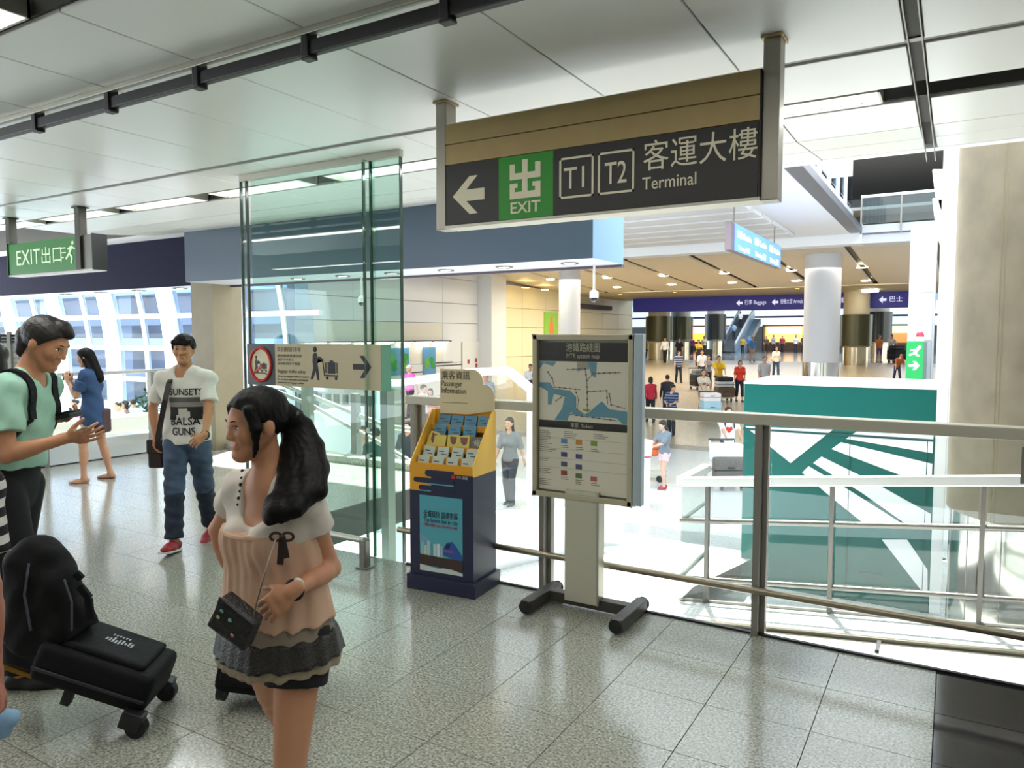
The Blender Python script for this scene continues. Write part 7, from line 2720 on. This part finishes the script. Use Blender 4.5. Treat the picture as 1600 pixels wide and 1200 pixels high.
wn = (((205, 20.5, 'c9dcec', '2f3a55', .8, 'man in pale blue with a cross strap beyond the left balustrade'), (193, 20.0, '8b6f70', '5a5a66', 2.2, 'woman in mauve beyond the left balustrade, left of the man in pale blue'),
       (182, 19.6, 'e6e2e0', '77777c', 2.6, 'person in white bowing beyond the left balustrade post'), (70, 19.0, '8f9ab4', '3d4250', 0.2, 'person with grey backpack far left behind the green panel'),
       (115, 20.5, 'd894b0', '55525a', 2.0, 'person in pink partly behind the woman in blue'), (347, 21.2, 'ece8ea', '3c3a48', .3, 'person in white standing beyond the rail by the tan column'),
       (352, 19.3, '2f2f3a', 'a98fb0', 2.2, 'person in black with lilac trousers by the tan column')))
for i, (x, D, c, t_, fc, lb) in enumerate(wn):
    crowd(lb, x, 1, 0, p=gp(x, D, HALL_Z), H=1.64, shirt=c, trousers=t_, face=fc, fem=i % 2 == 1, style='bob' if i % 2 else 'short', stride=.1)
pl_ = thing('leafy_plant', 'dark green leafy bush beyond the left balustrade', 'plant', gp(226, 22, HALL_Z))
MB().cyl((0, 0), .35, 0, .55, 16, r1=.42).build('pot', mat('pot_grey', '8d8a84', .6), pl_, smooth=True)
lf = MB()
rr = random.Random(11)
for i in range(260):
    a, b = rr.uniform(0, 6.28), rr.uniform(0, 1)
    c = Vector((math.cos(a) * .75 * b, math.sin(a) * .75 * b, .65 + rr.uniform(0, 1.1) * (1.1 - .6 * b)))
    t1 = Vector((rr.uniform(-1, 1), rr.uniform(-1, 1), rr.uniform(-.6, .8))).normalized() * .14
    t2 = t1.cross(Vector((rr.uniform(-1, 1), rr.uniform(-1, 1), 1))).normalized() * .05
    lf.add([c - t1, c + t2, c + t1, c - t2], [(0, 1, 2, 3)])
o = lf.build('foliage', mat('leaf_green', '33523a', .6), pl_)
o['kind'] = 'stuff'


# ---------------------------------------------------------------- luggage trolleys
def trolley(label, p, face, group=None, m=None):
    t = thing('luggage_trolley', label, 'trolley', p, YAW + face, group)
    m = m or STEEL
    MB().box(-.28, .28, -.45, .35, .16, .20).build('deck', m, t, bevel=.01)
    for x in (-.27, .27):
        MB().tube([(x, .35, .18), (x, .42, .55), (x, .48, 1.02)], .020, 8).build('upright', m, t, smooth=True)
    MB().tube([(-.30, .48, 1.02), (.30, .48, 1.02)], .024, 8).build('handle', mat('handle_dark', '3a3a40', .5), t, smooth=True)
    MB().box(-.27, .27, .33, .37, .50, .78).build('basket', m, t, bevel=.01)
    for x, y in ((-.22, -.36), (.22, -.36), (-.24, .30), (.24, .30)):
        MB().tube([(x - .02, y, .08), (x + .02, y, .08)], .08, 12).build('wheel', BLACK, t, smooth=True)
    return t


def bag(name, label, root, lo_, hi_, m, cat='luggage', zipm=None, r=.05):
    t = thing(name, label, cat, root.location, root.rotation_euler[2])
    t.location = root.location
    MB().box(lo_[0], hi_[0], lo_[1], hi_[1], lo_[2], hi_[2]).build('shell', m, t, bevel=r, seg=3, smooth=True)
    zc_ = (lo_[2] + hi_[2]) / 2
    MB().box(lo_[0] - .004, hi_[0] + .004, lo_[1] - .004, hi_[1] + .004, zc_ - .012, zc_ + .012).build('zip_band', zipm or mat('zip_dark', '24252e', .4), t)
    MB().tube([((lo_[0] + hi_[0]) / 2 - .08, lo_[1], zc_ + .06), ((lo_[0] + hi_[0]) / 2 - .05, lo_[1] - .03, zc_ + .06), ((lo_[0] + hi_[0]) / 2 + .05, lo_[1] - .03, zc_ + .06), ((lo_[0] + hi_[0]) / 2 + .08, lo_[1], zc_ + .06)], .012, 6).build('grip', BLACK, t)
    return t


def ahead(x, yf, off):
    p = hall_at(x, yf)
    return p - FH * off


def onramp(p):
    return Vector((p.x, p.y, hall_z(p.y)))


BRC, BKC, WHC, PBC = cloth('case_brown', '5a4636', .15), cloth('case_black', '1d1d21', .1), mat('box_white', 'eeeef0', .5), mat('box_pale_blue', 'a9d2e2', .5)
q = onramp(ahead(1121, 622, .95))
t = trolley('trolley carrying brown cases in front of the man in yellow', q, 0)
bag('travel_case', 'brown case lying on the trolley of the man in yellow', t, (-.36, -.44, .205), (.36, .28, .62), BRC)
bag('travel_case', 'pale grey case on top of the brown one on the yellow man trolley', t, (-.34, -.40, .625), (.34, .20, .86), mat('case_pale', 'b4b8ba', .5))
bag('travel_bag', 'black holdall topmost on the trolley of the man in yellow', t, (-.33, -.30, .865), (.33, .16, 1.05), BKC, r=.07)
q = onramp(ahead(1098, 650, .95))
t = trolley('trolley with pale boxes in front of the woman in a cream tee', q, 0)
bag('carton', 'pale blue box low on the trolley with white carton', t, (-.32, -.44, .205), (.32, .25, .72), PBC, cat='box', r=.02, zipm=mat('tape_blue', '88b4c8', .5))
bag('carton', 'white carton with red stripe on the pale blue box', t, (-.31, -.40, .725), (.31, .20, 1.02), WHC, cat='box', r=.02, zipm=mat('tape_red', 'c06a5a', .5))
q = onramp(ahead(1087, 607, .5))
t = trolley('trolley with black suitcases left of the woman in grey', q, .2)
bag('travel_case', 'black case low on the trolley left of the woman in grey', t, (-.34, -.44, .205), (.34, .25, .70), BKC)
bag('travel_case', 'black and silver case on top of the left black trolley', t, (-.30, -.40, .705), (.30, .15, .98), mat('case_silver', '6d7278', .4))
q = onramp(ahead(1091, 572, 1.3))
t = trolley('far trolley loaded with black cases between two columns', q, 0)
bag('travel_case', 'tall black case on the far trolley between two columns', t, (-.40, -.42, .205), (.40, .25, 1.15), BKC)
q = onramp(ahead(1388, 566, .95))
t = trolley('trolley piled with black bags at far right by the green floor sign', q, .3)
bag('travel_case', 'large black case on the far right trolley', t, (-.5, -.44, .205), (.5, .28, .85), BKC)
bag('travel_bag', 'black holdall on top of the far right trolley', t, (-.42, -.36, .855), (.42, .2, 1.15), BKC, r=.08)
q = gp(1140, 16.5, HALL_Z)
t = trolley('white cart of the man with the red heart tee, grey case in front', q, 0, m=mat('cart_white', 'e6e8ea', .4))
bag('carton', 'white carton on the cart of the man with the red heart tee', t, (-.33, -.25, .205), (.33, .28, .98), WHC, cat='box', r=.02, zipm=mat('tape_grey', 'c4c4c8', .5))
bag('travel_case', 'dark grey case standing at the front of the white cart', t, (-.42, -.52, .205), (.30, -.27, .75), cloth('case_grey', '6a6763', .12), zipm=mat('zip_dark', '24252e', .4), r=.06)
q = gp(1012, 17.4, HALL_Z)
t = trolley('trolley with an orange bag left of the woman in pink shorts', q, 1.2, m=mat('cart_pale', 'b9c0b4', .4))
bag('travel_bag', 'orange bag on the trolley left of the woman in pink shorts', t, (-.2, -.3, .60), (.2, .1, .95), mat('bag_orange', 'd8642e', .6), r=.05)
q = gp(1012, 14.6, HALL_Z)
bo = thing('bollard', 'white bollard with a red ring beside the map stand board', 'bollard', q)
MB().cyl((0, 0), .085, 0, 1.30, 20).build('shaft', WHITE, bo, smooth=True)
MB().cyl((0, 0), .089, 1.0, 1.03, 20).build('red_ring', mat('ring_red', 'c03048', .4), bo, smooth=True)
MB().ball((0, 0, 1.30), (.085, .085, .04), 16).build('cap', WHITE, bo, smooth=True)
